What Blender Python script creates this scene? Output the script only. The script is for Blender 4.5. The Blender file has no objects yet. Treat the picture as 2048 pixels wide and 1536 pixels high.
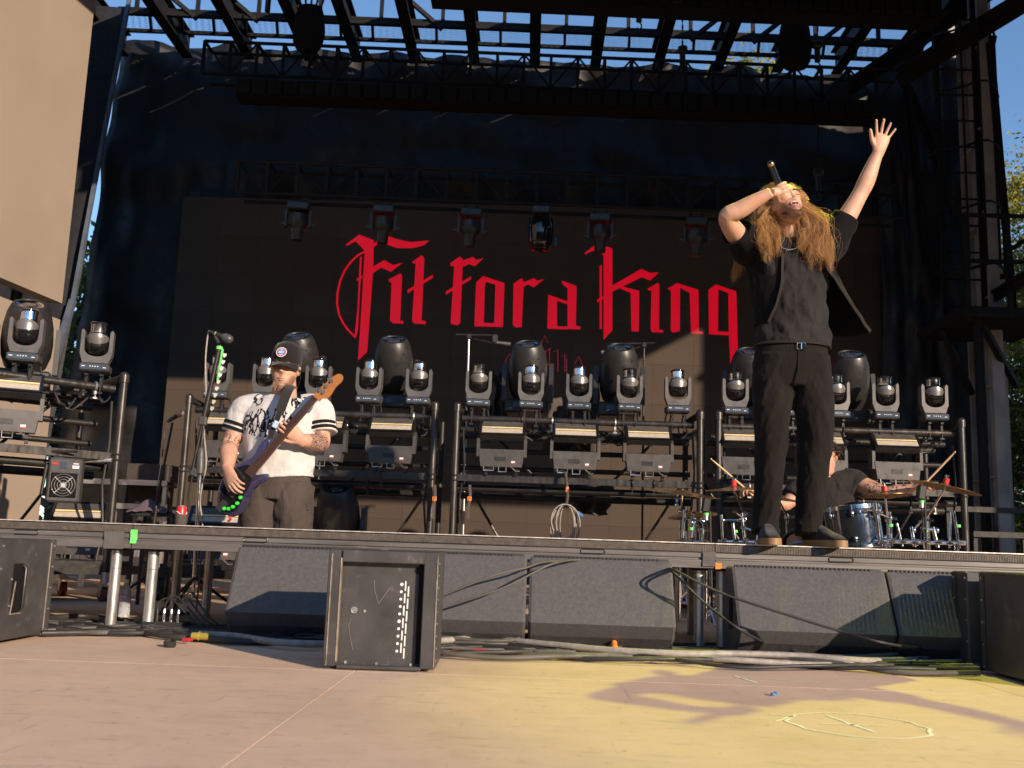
import bpy, bmesh, math, random
from mathutils import Vector, Matrix, Quaternion, noise as mnoise
random.seed(7)
PI = math.pi
R = math.radians
scene = bpy.context.scene
col = scene.collection

# ------------------------------------------------------------------ camera
CAM_H = .48
YAW, PITCH, ROLL, FPX = R(1.1), R(9.2), .034, 1990.
_cy, _sy, _cp, _sp = math.cos(YAW), math.sin(YAW), math.cos(PITCH), math.sin(PITCH)
FWD = Vector((-_sy*_cp, _cy*_cp, _sp))
_r0, _u0 = Vector((_cy, _sy, 0)), Vector((_sy*_sp, -_cy*_sp, _cp))
RGT = _r0*math.cos(ROLL) + _u0*math.sin(ROLL)
UPV = -_r0*math.sin(ROLL) + _u0*math.cos(ROLL)
cam_d = bpy.data.cameras.new('camera')
cam_d.lens = 36*FPX/2048
cam_d.sensor_width = 36
cam_d.clip_start = .05
cam_d.clip_end = 2000
cam_d.dof.use_dof = True
cam_d.dof.focus_distance = 5.6
cam_d.dof.aperture_fstop = 4.5
cam = bpy.data.objects.new('camera', cam_d)
col.objects.link(cam)
cam.matrix_world = Matrix.Translation((0, 0, CAM_H)) @ Matrix((RGT, UPV, -FWD)).transposed().to_4x4()
scene.camera = cam

# ------------------------------------------------------------------ daylight
SUN_EL, SUN_AZ = R(18), R(42)      # low sun behind the photographer's right shoulder
world = bpy.data.worlds.new('World')
scene.world = world
world.use_nodes = True
wn = world.node_tree
wn.nodes.clear()
sky = wn.nodes.new('ShaderNodeTexSky')
sky.sky_type = 'NISHITA'
sky.sun_disc = False
sky.sun_elevation = SUN_EL
sky.sun_rotation = PI - SUN_AZ
sky.altitude = 1300
sky.air_density = 1.2
sky.dust_density = 0.
sky.ozone_density = 4.
bg = wn.nodes.new('ShaderNodeBackground')
bg.inputs[1].default_value = .15
wo = wn.nodes.new('ShaderNodeOutputWorld')
wn.links.new(sky.outputs[0], bg.inputs[0])
wn.links.new(bg.outputs[0], wo.inputs[0])
sun_d = bpy.data.lights.new('sun', 'SUN')
sun_d.energy = 5.0
sun_d.angle = R(.5)
sun_d.color = (1, .80, .61)
sun = bpy.data.objects.new('sun', sun_d)
col.objects.link(sun)
SUNV = Vector((math.sin(SUN_AZ)*math.cos(SUN_EL), -math.cos(SUN_AZ)*math.cos(SUN_EL), math.sin(SUN_EL)))
sun.rotation_euler = SUNV.to_track_quat('Z', 'Y').to_euler()
sun.location = SUNV*60
scene.view_settings.view_transform = 'Standard'
scene.view_settings.look = 'None'
scene.view_settings.gamma = 1
scene.view_settings.exposure = 0.42
scene.view_settings.use_curve_mapping = False

# ------------------------------------------------------------------ helpers
def W(px, py, y):
    """point of the vertical plane at depth y that was measured at this place of the photograph"""
    d = FWD + RGT*((px-1024)/FPX) + UPV*((768-py)/FPX)
    t = y/d.y
    return Vector((d.x*t, y, CAM_H + d.z*t))

def G(px, py, z=0.):
    d = FWD + RGT*((px-1024)/FPX) + UPV*((768-py)/FPX)
    t = (z-CAM_H)/d.z
    return Vector((d.x*t, d.y*t, z))

def tag(o, label=None, cat=None, group=None, kind=None):
    if label: o['label'] = label
    if cat: o['category'] = cat
    if group: o['group'] = group
    if kind: o['kind'] = kind
    return o

def empty(name, loc=(0, 0, 0), rz=0, parent=None):
    o = bpy.data.objects.new(name, None)
    col.objects.link(o)
    o.location = loc
    o.rotation_euler = (0, 0, rz)
    o.empty_display_size = .1
    o.parent = parent
    return o

def copy_tree(o, loc=None, rot=None, parent=None, scale=None):
    c = o.copy()
    col.objects.link(c)
    c.parent = parent
    if loc is not None: c.location = loc
    if rot is not None: c.rotation_euler = rot
    if scale is not None: c.scale = (scale,)*3
    for ch in list(o.children):
        copy_tree(ch, parent=c)
    return c

class MB:
    """collects shapes; build() links them as ONE mesh object"""
    def __init__(self):
        self.v, self.f, self.M = [], [], Matrix.Identity(4)
    def add(self, vs, fs):
        n = len(self.v)
        self.v += [tuple(self.M @ Vector(p)) for p in vs]
        self.f += [[i+n for i in f] for f in fs]
        return self
    def box(self, c, s, rot=None, bev=0.):
        c = Vector(c)
        x, y, z = s[0]/2, s[1]/2, s[2]/2
        m = rot.to_matrix() if isinstance(rot, Quaternion) else (Matrix.Rotation(rot, 3, 'Z') if rot else Matrix.Identity(3))
        if bev:
            b = bev
            vs, fs = [], []
            for sz in (-1, 1):
                for (dx, dy, dz) in ((x-b, y-b, z), (x, y, z-b)):
                    pass
            rings = [(-z, x-b, y-b), (-z+b, x, y), (z-b, x, y), (z, x-b, y-b)]
            for (zz, a, d) in rings:
                for (u, w) in ((-a+b, -d), (a-b, -d), (a, -d+b), (a, d-b), (a-b, d), (-a+b, d), (-a, d-b), (-a, -d+b)):
                    vs.append(c + m @ Vector((u, w, zz)))
            for k in range(3):
                for i in range(8):
                    j = (i+1) % 8
                    fs.append([k*8+i, k*8+j, (k+1)*8+j, (k+1)*8+i])
            fs.append(list(range(7, -1, -1)))
            fs.append(list(range(24, 32)))
            return self.add(vs, fs)
        vs = [c + m @ Vector(p) for p in ((-x,-y,-z),(x,-y,-z),(x,y,-z),(-x,y,-z),(-x,-y,z),(x,-y,z),(x,y,z),(-x,y,z))]
        return self.add(vs, [[0,3,2,1],[4,5,6,7],[0,1,5,4],[1,2,6,5],[2,3,7,6],[3,0,4,7]])
    def bar(self, a, b, w, h=None):
        """square bar from a to b"""
        a, b = Vector(a), Vector(b)
        h = h or w
        d = (b-a)
        q = d.to_track_quat('X', 'Z')
        return self.box((a+b)/2, (d.length, w, h), q)
    def cyl(self, a, b, r, r2=None, n=12, cap=True):
        a, b = Vector(a), Vector(b)
        r2 = r if r2 is None else r2
        q = (b-a).to_track_quat('Z', 'Y')
        vs = []
        for p, rr in ((a, r), (b, r2)):
            for i in range(n):
                t = 2*PI*i/n
                vs.append(p + q @ Vector((rr*math.cos(t), rr*math.sin(t), 0)))
        fs = [[i, (i+1) % n, n+(i+1) % n, n+i] for i in range(n)]
        if cap: fs += [list(range(n-1, -1, -1)), list(range(n, 2*n))]
        return self.add(vs, fs)
    def tube(self, pts, r, n=8, rf=None, closed=False):
        pts = [Vector(p) for p in pts]
        m = len(pts)
        vs, fs = [], []
        up = None
        for i, p in enumerate(pts):
            if closed: t = pts[(i+1) % m]-pts[i-1]
            else: t = pts[min(i+1, m-1)]-pts[max(i-1, 0)]
            t = t.normalized() if t.length > 1e-9 else Vector((0, 0, 1))
            if up is None:
                up = t.orthogonal().normalized()
            else:
                up = (up - t*up.dot(t))
                up = up.normalized() if up.length > 1e-6 else t.orthogonal().normalized()
            sd = t.cross(up)
            rr = rf(i/(m-1)) if rf else (r[i] if isinstance(r, (list, tuple)) else r)
            ra, rb = rr if isinstance(rr, (tuple, list)) else (rr, rr)
            for k in range(n):
                a = 2*PI*k/n
                vs.append(p + up*(ra*math.cos(a)) + sd*(rb*math.sin(a)))
        last = m if closed else m-1
        for i in range(last):
            j = (i+1) % m
            for k in range(n):
                l = (k+1) % n
                fs.append([i*n+k, i*n+l, j*n+l, j*n+k])
        if not closed:
            fs += [list(range(n-1, -1, -1)), list(range((m-1)*n, m*n))]
        return self.add(vs, fs)
    def lathe(self, prof, a=(0, 0, 0), d=(0, 0, 1), n=20, sx=1., sy=1.):
        a = Vector(a)
        q = Vector(d).to_track_quat('Z', 'Y')
        vs, fs = [], []
        m = len(prof)
        for (r, z) in prof:
            r = max(r, 1e-4)
            for k in range(n):
                t = 2*PI*k/n
                vs.append(a + q @ Vector((r*sx*math.cos(t), r*sy*math.sin(t), z)))
        for i in range(m-1):
            for k in range(n):
                l = (k+1) % n
                fs.append([i*n+k, i*n+l, (i+1)*n+l, (i+1)*n+k])
        fs += [list(range(n-1, -1, -1)), list(range((m-1)*n, m*n))]
        return self.add(vs, fs)
    def prism(self, poly, o, u, v, w):
        """polygon (list of 2d) on axes u, v from o, extruded by vector w"""
        o, u, v, w = Vector(o), Vector(u), Vector(v), Vector(w)
        n = len(poly)
        a = [o+u*p[0]+v*p[1] for p in poly]
        return self.add(a+[p+w for p in a], [list(range(n-1, -1, -1)), list(range(n, 2*n))] +
                        [[i, (i+1) % n, n+(i+1) % n, n+i] for i in range(n)])
    def slab(self, pts, w):
        w = Vector(w)
        a = [Vector(p) for p in pts]
        n = len(a)
        return self.add(a+[p+w for p in a], [list(range(n-1, -1, -1)), list(range(n, 2*n))] +
                        [[i, (i+1) % n, n+(i+1) % n, n+i] for i in range(n)])
    def ball(self, c, r, n=12, m=8):
        c = Vector(c)
        r = r if isinstance(r, (tuple, list)) else (r, r, r)
        prof = []
        vs, fs = [], []
        for i in range(m+1):
            p = PI*i/m
            for k in range(n):
                t = 2*PI*k/n
                sn = max(math.sin(p), 1e-3)
                vs.append(c+Vector((r[0]*sn*math.cos(t), r[1]*sn*math.sin(t), -r[2]*math.cos(p))))
        for i in range(m):
            for k in range(n):
                l = (k+1) % n
                fs.append([i*n+k, i*n+l, (i+1)*n+l, (i+1)*n+k])
        fs += [list(range(n-1, -1, -1)), list(range(m*n, m*n+n))]
        return self.add(vs, fs)
    def torus(self, c, rad, r, axis=(0, 0, 1), n=24, k=6):
        q = Vector(axis).to_track_quat('Z', 'Y')
        return self.tube([Vector(c)+q @ Vector((rad*math.cos(2*PI*i/n), rad*math.sin(2*PI*i/n), 0)) for i in range(n)], r, k, closed=True)
    def build(self, name, mat, parent=None, smooth=None, fix=True):
        me = bpy.data.meshes.new(name)
        me.from_pydata(self.v, [], self.f)
        if fix:
            bm = bmesh.new()
            bm.from_mesh(me)
            bmesh.ops.recalc_face_normals(bm, faces=bm.faces)
            bm.to_mesh(me)
            bm.free()
        if smooth is not None:
            me.polygons.foreach_set('use_smooth', [True]*len(me.polygons))
            if smooth < 179: me.set_sharp_from_angle(angle=R(smooth))
        me.materials.append(mat)
        me.update()
        o = bpy.data.objects.new(name, me)
        col.objects.link(o)
        o.parent = parent
        return o

def crom(pts, m):
    """Catmull-Rom resample of equally weighted tuples"""
    P_ = [tuple(p) for p in pts]; n = len(P_); out = []
    for k in range(m):
        u = k/(m-1)*(n-1); i = min(int(u), n-2); t = u-i
        p0, p1, p2, p3 = P_[max(i-1, 0)], P_[i], P_[i+1], P_[min(i+2, n-1)]
        out.append(tuple(.5*((2*b)+(c-a)*t+(2*a-5*b+4*c-d)*t*t+(-a+3*b-3*c+d)*t*t*t) for a, b, c, d in zip(p0, p1, p2, p3)))
    return out

# ------------------------------------------------------------------ materials
def new_mat(name):
    m = bpy.data.materials.new(name)
    m.use_nodes = True
    nt = m.node_tree
    return m, nt, nt.nodes['Principled BSDF']

def coords(nt, rnd=True, scale=(1, 1, 1)):
    tc = nt.nodes.new('ShaderNodeTexCoord')
    mp = nt.nodes.new('ShaderNodeMapping')
    mp.inputs['Scale'].default_value = scale
    nt.links.new(tc.outputs['Object'], mp.inputs[0])
    if rnd:
        oi = nt.nodes.new('ShaderNodeObjectInfo')
        ml = nt.nodes.new('ShaderNodeMath')
        ml.operation = 'MULTIPLY'
        ml.inputs[1].default_value = 37.
        nt.links.new(oi.outputs['Random'], ml.inputs[0])
        cb = nt.nodes.new('ShaderNodeCombineXYZ')
        nt.links.new(ml.outputs[0], cb.inputs[0])
        nt.links.new(ml.outputs[0], cb.inputs[2])
        nt.links.new(cb.outputs[0], mp.inputs['Location'])
    return mp.outputs[0]

def noise(nt, vec, scale, detail=4, rough=.55, dist=0):
    n = nt.nodes.new('ShaderNodeTexNoise')
    n.inputs['Scale'].default_value = scale
    n.inputs['Detail'].default_value = detail
    n.inputs['Roughness'].default_value = rough
    n.inputs['Distortion'].default_value = dist
    nt.links.new(vec, n.inputs['Vector'])
    return n.outputs['Fac']

def ramp(nt, fac, stops, interp='LINEAR'):
    r = nt.nodes.new('ShaderNodeValToRGB')
    r.color_ramp.interpolation = interp
    e = r.color_ramp.elements
    while len(e) < len(stops): e.new(.5)
    for i, (p, c) in enumerate(stops):
        e[i].position = p
        e[i].color = (c, c, c, 1) if not hasattr(c, '__len__') else (*c[:3], 1)
    nt.links.new(fac, r.inputs[0])
    return r.outputs[0]

def mix(nt, fac, a, b, mode='MIX'):
    m = nt.nodes.new('ShaderNodeMix')
    m.data_type = 'RGBA'
    m.blend_type = mode
    for i, s in ((0, fac), (6, a), (7, b)):
        if hasattr(s, 'is_output'): nt.links.new(s, m.inputs[i])
        elif i == 0: m.inputs[0].default_value = s
        else: m.inputs[i].default_value = (*s[:3], 1)
    return m.outputs[2]

def bump(nt, bs, h, strength=.3, dist=.01):
    b = nt.nodes.new('ShaderNodeBump')
    b.inputs['Strength'].default_value = strength
    b.inputs['Distance'].default_value = dist
    nt.links.new(h, b.inputs['Height'])
    nt.links.new(b.outputs[0], bs.inputs['Normal'])

def M(name, c, rough=.6, metal=0., var=.2, scale=7, bmp=0., bscale=90, coat=0., spec=.5, emit=None, estr=1., wear=None, stretch=(1, 1, 1), rvar=.12):
    """painted or plain surface: colour broken up by two noises, roughness varied, optional relief and scuffed wear"""
    m, nt, bs = new_mat(name)
    v = coords(nt, True, stretch)
    n1 = noise(nt, v, scale, 5)
    lo = tuple(x*(1-var) for x in c)
    hi = tuple(min(1, x*(1+var)) for x in c)
    cc = ramp(nt, n1, [(.3, lo), (.7, hi)])
    if wear:
        n2 = noise(nt, v, scale*4, 6, .7)
        w = ramp(nt, n2, [(.60, 0), (.70, 1)])
        sc = nt.nodes.new('ShaderNodeMath'); sc.operation = 'MULTIPLY'; sc.inputs[1].default_value = wear[1]
        nt.links.new(w, sc.inputs[0])
        cc = mix(nt, sc.outputs[0], cc, wear[0])
    nt.links.new(cc, bs.inputs['Base Color'])
    nr = noise(nt, v, scale*2.3, 4)
    rr = ramp(nt, nr, [(.3, max(0.02, rough-rvar)), (.7, min(1, rough+rvar))])
    nt.links.new(rr, bs.inputs['Roughness'])
    bs.inputs['Metallic'].default_value = metal
    bs.inputs['Specular IOR Level'].default_value = spec
    bs.inputs['Coat Weight'].default_value = coat
    if bmp: bump(nt, bs, noise(nt, v, bscale, 3), bmp, .004)
    if emit:
        bs.inputs['Emission Color'].default_value = (*emit, 1)
        bs.inputs['Emission Strength'].default_value = estr
    return m

MT = dict(
    black=M('black_paint', (.022, .021, .021), .5, wear=((.12, .11, .10), .35)),
    blackmatte=M('black_matte', (.007, .007, .0075), .85, spec=.2),
    blacksteel=M('black_steel', (.034, .032, .030), .42, .5, wear=((.16, .15, .14), .5)),
    pipe=M('worn_steel_pipe', (.075, .069, .064), .36, .7, var=.35, scale=14, wear=((.05, .045, .04), .7), stretch=(1, 1, .3)),
    roofsteel=M('roof_steel', (.012, .012, .013), .7, spec=.2),
    alu=M('aluminium', (.62, .60, .57), .38, .85, var=.2, scale=20, wear=((.32, .3, .28), .4), stretch=(1, 1, .2)),
    chrome=M('chrome', (.78, .78, .79), .14, 1., var=.1, rvar=.06),
    plastic=M('fixture_plastic', (.022, .0215, .0215), .42, var=.25, scale=12, bmp=.08, bscale=220),
    housing=M('fixture_housing_grey', (.075, .07, .066), .42, .15, var=.18, scale=12),
    yoke=M('fixture_yoke_grey', (.13, .122, .115), .4, .35, var=.15),
    visor=M('fixture_visor_grey', (.19, .18, .172), .34, .45, var=.1),
    gloss=M('gloss_black', (.010, .010, .011), .12, coat=.5, rvar=.05),
    glass=M('lens_glass', (.10, .10, .11), .06, .6, coat=1., rvar=.03),
    display=M('display_panel', (.05, .07, .10), .25, rvar=.05),
    emitter=M('strobe_emitter', (.43, .38, .31), .5, var=.12, scale=30),
    emitter2=M('strobe_reflector', (.14, .13, .12), .35, .5, var=.2, scale=20),
    white=M('white_print', (.75, .74, .72), .6, var=.05),
    redprint=M('red_print', (.55, .05, .06), .6),
    red=M('red_plastic', (.55, .03, .03), .4),
    green=M('green_tape', (.17, .72, .16), .6),
    greenpl=M('green_plastic', (.05, .6, .06), .3, coat=.4),
    orange=M('orange_plastic', (.8, .22, .03), .5),
    blueplug=M('blue_plug', (.06, .22, .5), .4),
    cable=M('cable_rubber', (.028, .026, .025), .55, var=.3),
    cablegrey=M('grey_cable_hose', (.30, .27, .235), .6, var=.25, scale=25),
    cableyel=M('dusty_cable', (.085, .078, .066), .6, var=.3),
    tarp=M('black_tarp', (.0075, .0062, .0052), .55, var=.3, scale=3, bmp=.2, bscale=25),
    cloth=M('black_cloth', (.07, .055, .048), .9, bmp=.3, bscale=60),
    wood=M('wood_stick', (.62, .42, .22), .5, stretch=(1, 1, 1)),
    brass=M('cymbal_bronze', (.45, .30, .13), .28, .9, var=.25, scale=18),
    column=M('grey_steel_column', (.30, .285, .27), .6, var=.3, scale=3, wear=((.3, .2, .12), .25)),
    colblue=M('dark_painted_column', (.013, .014, .018), .7, var=.2),
    strip=M('pale_edge_strip', (.12, .15, .20), .5, .3),
    rubber=M('rubber', (.02, .02, .02), .8),
    caster=M('caster_wheel', (.22, .05, .045), .5),
)
# ================================================================== the setting
def floor_mat():
    m, nt, bs = new_mat('painted_stage_floor')
    v = coords(nt, True)
    tc = nt.nodes.new('ShaderNodeTexCoord')
    g = tc.outputs['Object']
    geo = nt.nodes.new('ShaderNodeNewGeometry')
    p = geo.outputs['Position']
    base = ramp(nt, noise(nt, p, 1.1, 6, .6), [(.3, (.57, .40, .27)), (.5, (.67, .475, .322)), (.72, (.73, .52, .355))])
    # smears dragged sideways, scuffs and dark rubber marks
    mp = nt.nodes.new('ShaderNodeMapping'); mp.inputs['Scale'].default_value = (1.2, 7, 1); mp.inputs['Rotation'].default_value = (0, 0, .35)
    nt.links.new(p, mp.inputs[0])
    s1 = ramp(nt, noise(nt, mp.outputs[0], 2.4, 7, .65, .6), [(.52, 0), (.78, .55)])
    c = mix(nt, s1, base, (.74, .55, .40))
    s2 = ramp(nt, noise(nt, mp.outputs[0], 5., 8, .7, 1.2), [(.56, 0), (.72, .65)])
    c = mix(nt, s2, c, (.26, .20, .17))
    s3 = ramp(nt, noise(nt, p, 26, 4, .7), [(.62, 0), (.72, .6)])
    c = mix(nt, s3, c, (.24, .19, .15))
    mp2 = nt.nodes.new('ShaderNodeMapping'); mp2.inputs['Scale'].default_value = (9, .8, 1); mp2.inputs['Rotation'].default_value = (0, 0, -.6)
    nt.links.new(p, mp2.inputs[0])
    s4 = ramp(nt, noise(nt, mp2.outputs[0], 3., 8, .75, .4), [(.60, 0), (.68, .5)])
    c = mix(nt, s4, c, (.34, .26, .22))
    oi = nt.nodes.new('ShaderNodeObjectInfo')
    pv = ramp(nt, oi.outputs['Random'], [(0, .93), (1, 1.05)])
    c = mix(nt, 1, c, pv, 'MULTIPLY')
    nt.links.new(c, bs.inputs['Base Color'])
    nt.links.new(ramp(nt, noise(nt, p, 9, 5), [(.3, .5), (.7, .75)]), bs.inputs['Roughness'])
    bump(nt, bs, noise(nt, p, 140, 5, .7), .25, .003)
    return m

FLOOR = floor_mat()
earth = M('grass_ground', (.06, .06, .025), .95, var=.4, scale=.3, bmp=.5, bscale=4)
g = MB(); g.add([(-700, -700, -1.6), (700, -700, -1.6), (700, 700, -1.6), (-700, 700, -1.6)], [[0, 1, 2, 3]])
tag(g.build('ground', earth), 'dry ground far below and behind the stage', 'ground', kind='structure')
g = MB(); g.box((0, 7.5, -.81), (15, 18.2, 1.56))
stage = tag(g.build('stage_floor', FLOOR), 'beige painted stage floor of large panels in front of and under the riser', 'floor', kind='structure')
xs = [-.62+2.44*k for k in range(-3, 4)]
ys = [-1.08+2.44*k for k in range(0, 8)]
pan_m = None
for i in range(len(xs)-1):
    for j in range(len(ys)-1):
        if pan_m is None:
            b = MB(); b.box((0, 0, -.011), (2.437, 2.437, .022), bev=.0012)
            o = b.build('floor_panel', FLOOR, stage); pan_m = o.data
        else:
            o = bpy.data.objects.new('floor_panel', pan_m); col.objects.link(o); o.parent = stage
        o.location = (xs[i]+1.22, ys[j]+1.22, 0)

chalk = M('yellow_chalk', (.93, .88, .66), .9, var=.06, scale=60)
def ribbon(pts, w, z=.0015, closed=False):
    """flat painted line on the floor with uneven width"""
    b = MB(); vs, fs = [], []
    n = len(pts)
    for i, p in enumerate(pts):
        p = Vector((p[0], p[1], 0))
        a = Vector((*pts[i-1][:2], 0)) if (i or closed) else p
        c = Vector((*pts[(i+1) % n][:2], 0)) if (i < n-1 or closed) else p
        t = (c-a).normalized(); s = Vector((-t.y, t.x, 0))
        ww = w*(.55+.75*abs(mnoise.noise(p*14)))
        vs += [(p+s*ww/2).to_tuple()[:2]+(z,), (p-s*ww/2).to_tuple()[:2]+(z,)]
    for i in range(n if closed else n-1):
        j = (i+1) % n
        fs.append([2*i, 2*i+1, 2*j+1, 2*j])
    return b.add(vs, fs)
def chalkline(pts, w, closed=False):
    out = []
    for i in range(len(pts)-1):
        a, b = Vector(pts[i]), Vector(pts[i+1])
        for k in range(8):
            q = a.lerp(b, k/8)
            out.append((q.x+random.uniform(-1, 1)*.002, q.y+random.uniform(-1, 1)*.002))
    out.append(tuple(pts[-1][:2]))
    ribbon(out, w).build('chalk_mark', chalk, stage)
ribbon([(.975+.195*math.cos(2*PI*i/48)*(1+.04*math.sin(5*i)), 3.01+.205*math.sin(2*PI*i/48)) for i in range(48)], .013, closed=True).build('chalk_circle', chalk, stage)
chalkline([(.87, 3.01, 0), (1.06, 3.015, 0)], .013); chalkline([(.93, 3.16, 0), (.985, 2.90, 0)], .016)
chalkline([G(1540, 1430), G(1590, 1432), G(1552, 1443)], .012); chalkline([G(1395, 1356), G(1520, 1357), G(1640, 1366)], .012)
chalkline([G(1468, 1352), G(1512, 1366)], .02); chalkline([G(1650, 1380), G(1740, 1378)], .012)

# ------------------------------------------------------------------ video walls
def led_mat(name, c, sc, met=0.):
    m, nt, bs = new_mat(name)
    v = coords(nt, False)
    base = ramp(nt, noise(nt, v, .9, 3), [(.3, tuple(x*.9 for x in c)), (.7, tuple(x*1.08 for x in c))])
    w = nt.nodes.new('ShaderNodeTexWave'); w.inputs['Scale'].default_value = sc; w.bands_direction = 'X' if sc < 40 else 'Z'
    nt.links.new(v, w.inputs['Vector'])
    c2 = mix(nt, ramp(nt, w.outputs['Fac'], [(.0, 0), (1, .28)]), base, tuple(x*.45 for x in c))
    nt.links.new(c2, bs.inputs['Base Color'])
    bs.inputs['Roughness'].default_value = .62
    bs.inputs['Metallic'].default_value = met
    bs.inputs['Specular IOR Level'].default_value = .04
    oi = nt.nodes.new('ShaderNodeObjectInfo'); c3 = mix(nt, 1, c2, ramp(nt, oi.outputs['Random'], [(0, .965), (1, 1.03)]), 'MULTIPLY'); nt.links.new(c3, bs.inputs['Base Color'])
    bump(nt, bs, noise(nt, v, 120, 2), .25, .003)
    return m
LED = led_mat('led_wall_face', (.082, .064, .050), 14, 0.)
LED2 = led_mat('led_side_face', (.33, .265, .21), 55)
ledY = 12.
x0, x1, z0, z1 = -4.47, 4.46, .25, 4.70
b = MB(); b.box(((x0+x1)/2, ledY+.09, (z0+z1)/2), (x1-x0, .12, z1-z0))
wall = tag(b.build('video_wall', MT['blackmatte']), 'wide dark video wall showing red blackletter lettering behind the light carts', 'video wall')
b = MB()
for x in (-3.4, -1.2, 1.2, 3.4): b.box((x, ledY+.25, z0/2), (.1, .5, z0)); b.box((x, ledY+.25, 2.3), (.06, .06, 4.2))
b.build('support_frame', MT['blacksteel'], wall)
NXP, NZP = 18, 9
pw, phh = (x1-x0)/NXP, (z1-z0)/NZP
b = MB(); b.box((0, 0, 0), (pw-.0016, .028, phh-.0016)); lp = b.build('led_panel', LED, wall); led_me = lp.data
for i in range(NXP):
    for j in range(NZP):
        if i or j: lp = bpy.data.objects.new('led_panel', led_me); col.objects.link(lp); lp.parent = wall
        lp.location = (x0+pw*(i+.5), ledY+.0145+.0004*((i*7+j*3) % 3), z0+phh*(j+.5))
redglow = new_mat('red_lettering')
redglow[2].inputs['Base Color'].default_value = (.12, .01, .015, 1)
redglow[2].inputs['Emission Color'].default_value = (.37, .0, .008, 1)
redglow[2].inputs['Emission Strength'].default_value = 1.
dimred = new_mat('dim_red_lines')
dimred[2].inputs['Base Color'].default_value = (.15, .05, .05, 1)
dimred[2].inputs['Emission Color'].default_value = (.13, .003, .01, 1)
dimred[2].inputs['Emission Strength'].default_value = 1.
def z5(p, k): return W(650+p[0]/2.2756, 440+p[1]/2.2756, ledY-.003-.0012*k)
def stroke(pts, w):
    out1, out2 = [], []
    for i, p in enumerate(pts):
        a, c = Vector(pts[max(i-1, 0)]), Vector(pts[min(i+1, len(pts)-1)])
        t = (c-a).normalized()
        out1.append((p[0]-t.y*w/2, p[1]+t.x*w/2)); out2.append((p[0]+t.y*w/2, p[1]-t.x*w/2))
    return [[out1[i], out1[i+1], out2[i+1], out2[i]] for i in range(len(pts)-1)]
LET = [
 [[(95,112),(155,66),(222,92),(220,220),(205,420),(192,600),(150,640),(165,420),(181,140),(140,97),(98,118)],
  [(222,106),(280,70),(330,88),(390,100),(475,93),(450,115),(400,128),(330,128),(282,112),(250,102),(222,124)],
  [(218,213),(270,182),(310,205),(354,194),(300,236),(256,217),(218,242)],
  [(159,170),(168,164),(150,500),(140,540),(134,530),(148,400)],
  [(145,266),(170,252),(170,264),(145,280)]] + stroke([(182,144),(150,160),(118,190),(92,225),(70,275),(57,330),(55,380),(64,430),(82,468),(105,500),(138,534)], 9),
 [[(290,270),(345,242),(351,258),(342,458),(358,460),(356,472),(310,470),(296,458),(303,286),(293,282)]],
 [[(397,190),(440,160),(452,172),(440,455),(460,462),(458,474),(408,472),(396,460),(413,197),(400,198)], [(375,318),(492,248),(490,264),(376,334)]],
 [[(570,196),(615,166),(628,180),(615,470),(602,480),(572,472),(588,210),(573,210)], [(628,184),(672,168),(692,182),(722,172),(682,211),(655,200),(628,214)], [(550,325),(666,255),(664,270),(551,340)]],
 [[(688,285),(720,254),(735,270),(728,300),(722,484),(680,482)], [(722,256),(817,287),(816,306),(728,280)], [(776,292),(817,290),(810,486),(770,486)], [(682,468),(806,470),(806,487),(682,484)]],
 [[(858,290),(895,264),(905,280),(895,488),(866,488),(855,478)], [(903,284),(950,265),(966,276),(998,268),(950,307),(925,293),(903,304)]],
 [[(1078,276),(1145,300),(1142,480),(1163,486),(1162,498),(1104,496),(1104,310),(1080,292)], [(1016,340),(1056,354),(1056,492),(1012,492)], [(1016,340),(1104,370),(1104,384),(1040,362)], [(1012,482),(1104,485),(1104,498),(1012,495)]],
 [[(1182,150),(1240,105),(1308,130),(1308,300),(1308,502),(1268,546),(1268,160),(1224,138),(1184,156)], [(1250,208),(1260,205),(1260,497),(1250,494)], [(1238,363),(1268,345),(1268,358),(1240,376)],
  [(1308,298),(1440,222),(1477,240),(1520,238),(1480,276),(1442,260),(1308,326)], [(1345,300),(1430,322),(1428,508),(1395,506),(1391,332),(1345,312)]],
 [[(1468,312),(1515,286),(1522,297),(1520,498),(1540,502),(1538,512),(1490,511),(1482,500),(1486,320),(1470,320)]],
 [[(1558,312),(1605,286),(1616,296),(1615,506),(1582,513),(1574,502),(1575,322)], [(1605,288),(1700,318),(1702,505),(1720,509),(1720,519),(1666,517),(1660,332),(1612,306)]],
 [[(1745,318),(1780,292),(1790,302),(1788,522),(1748,516)], [(1782,294),(1872,325),(1870,346),(1788,314)], [(1836,336),(1872,326),(1880,620),(1845,666),(1838,520)], [(1748,504),(1838,509),(1838,525),(1748,520)]],
]
for L in LET:
    b = MB()
    for k, poly in enumerate(L):
        b.add([z5(p, k) for p in poly], [list(range(len(poly)))])
    b.build('letter', redglow[0], wall, fix=False)
b = MB(); k = 0
for pts in ([(985,560),(1000,525),(1015,560)], [(822,640),(840,606),(852,650)], [(1136,655),(1155,620),(1172,660)], [(1004,595),(1004,680)], [(1022,585),(1022,690)], [(1042,600),(1060,590),(1060,690)], [(1078,620),(1092,610),(1092,690)],
            [(1004,600),(1028,584)], [(1008,650),(1030,668)], [(822,640),(830,690)], [(1172,660),(1160,690)], [(1100,630),(1100,700)], [(985,560),(992,610),(1010,640)]):
    for poly in stroke(pts, 3.4):
        k += 1
        b.add([z5(p, .1*k) for p in poly], [[0, 1, 2, 3]])
b.build('castle_outline', dimred[0], wall, fix=False)

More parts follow.
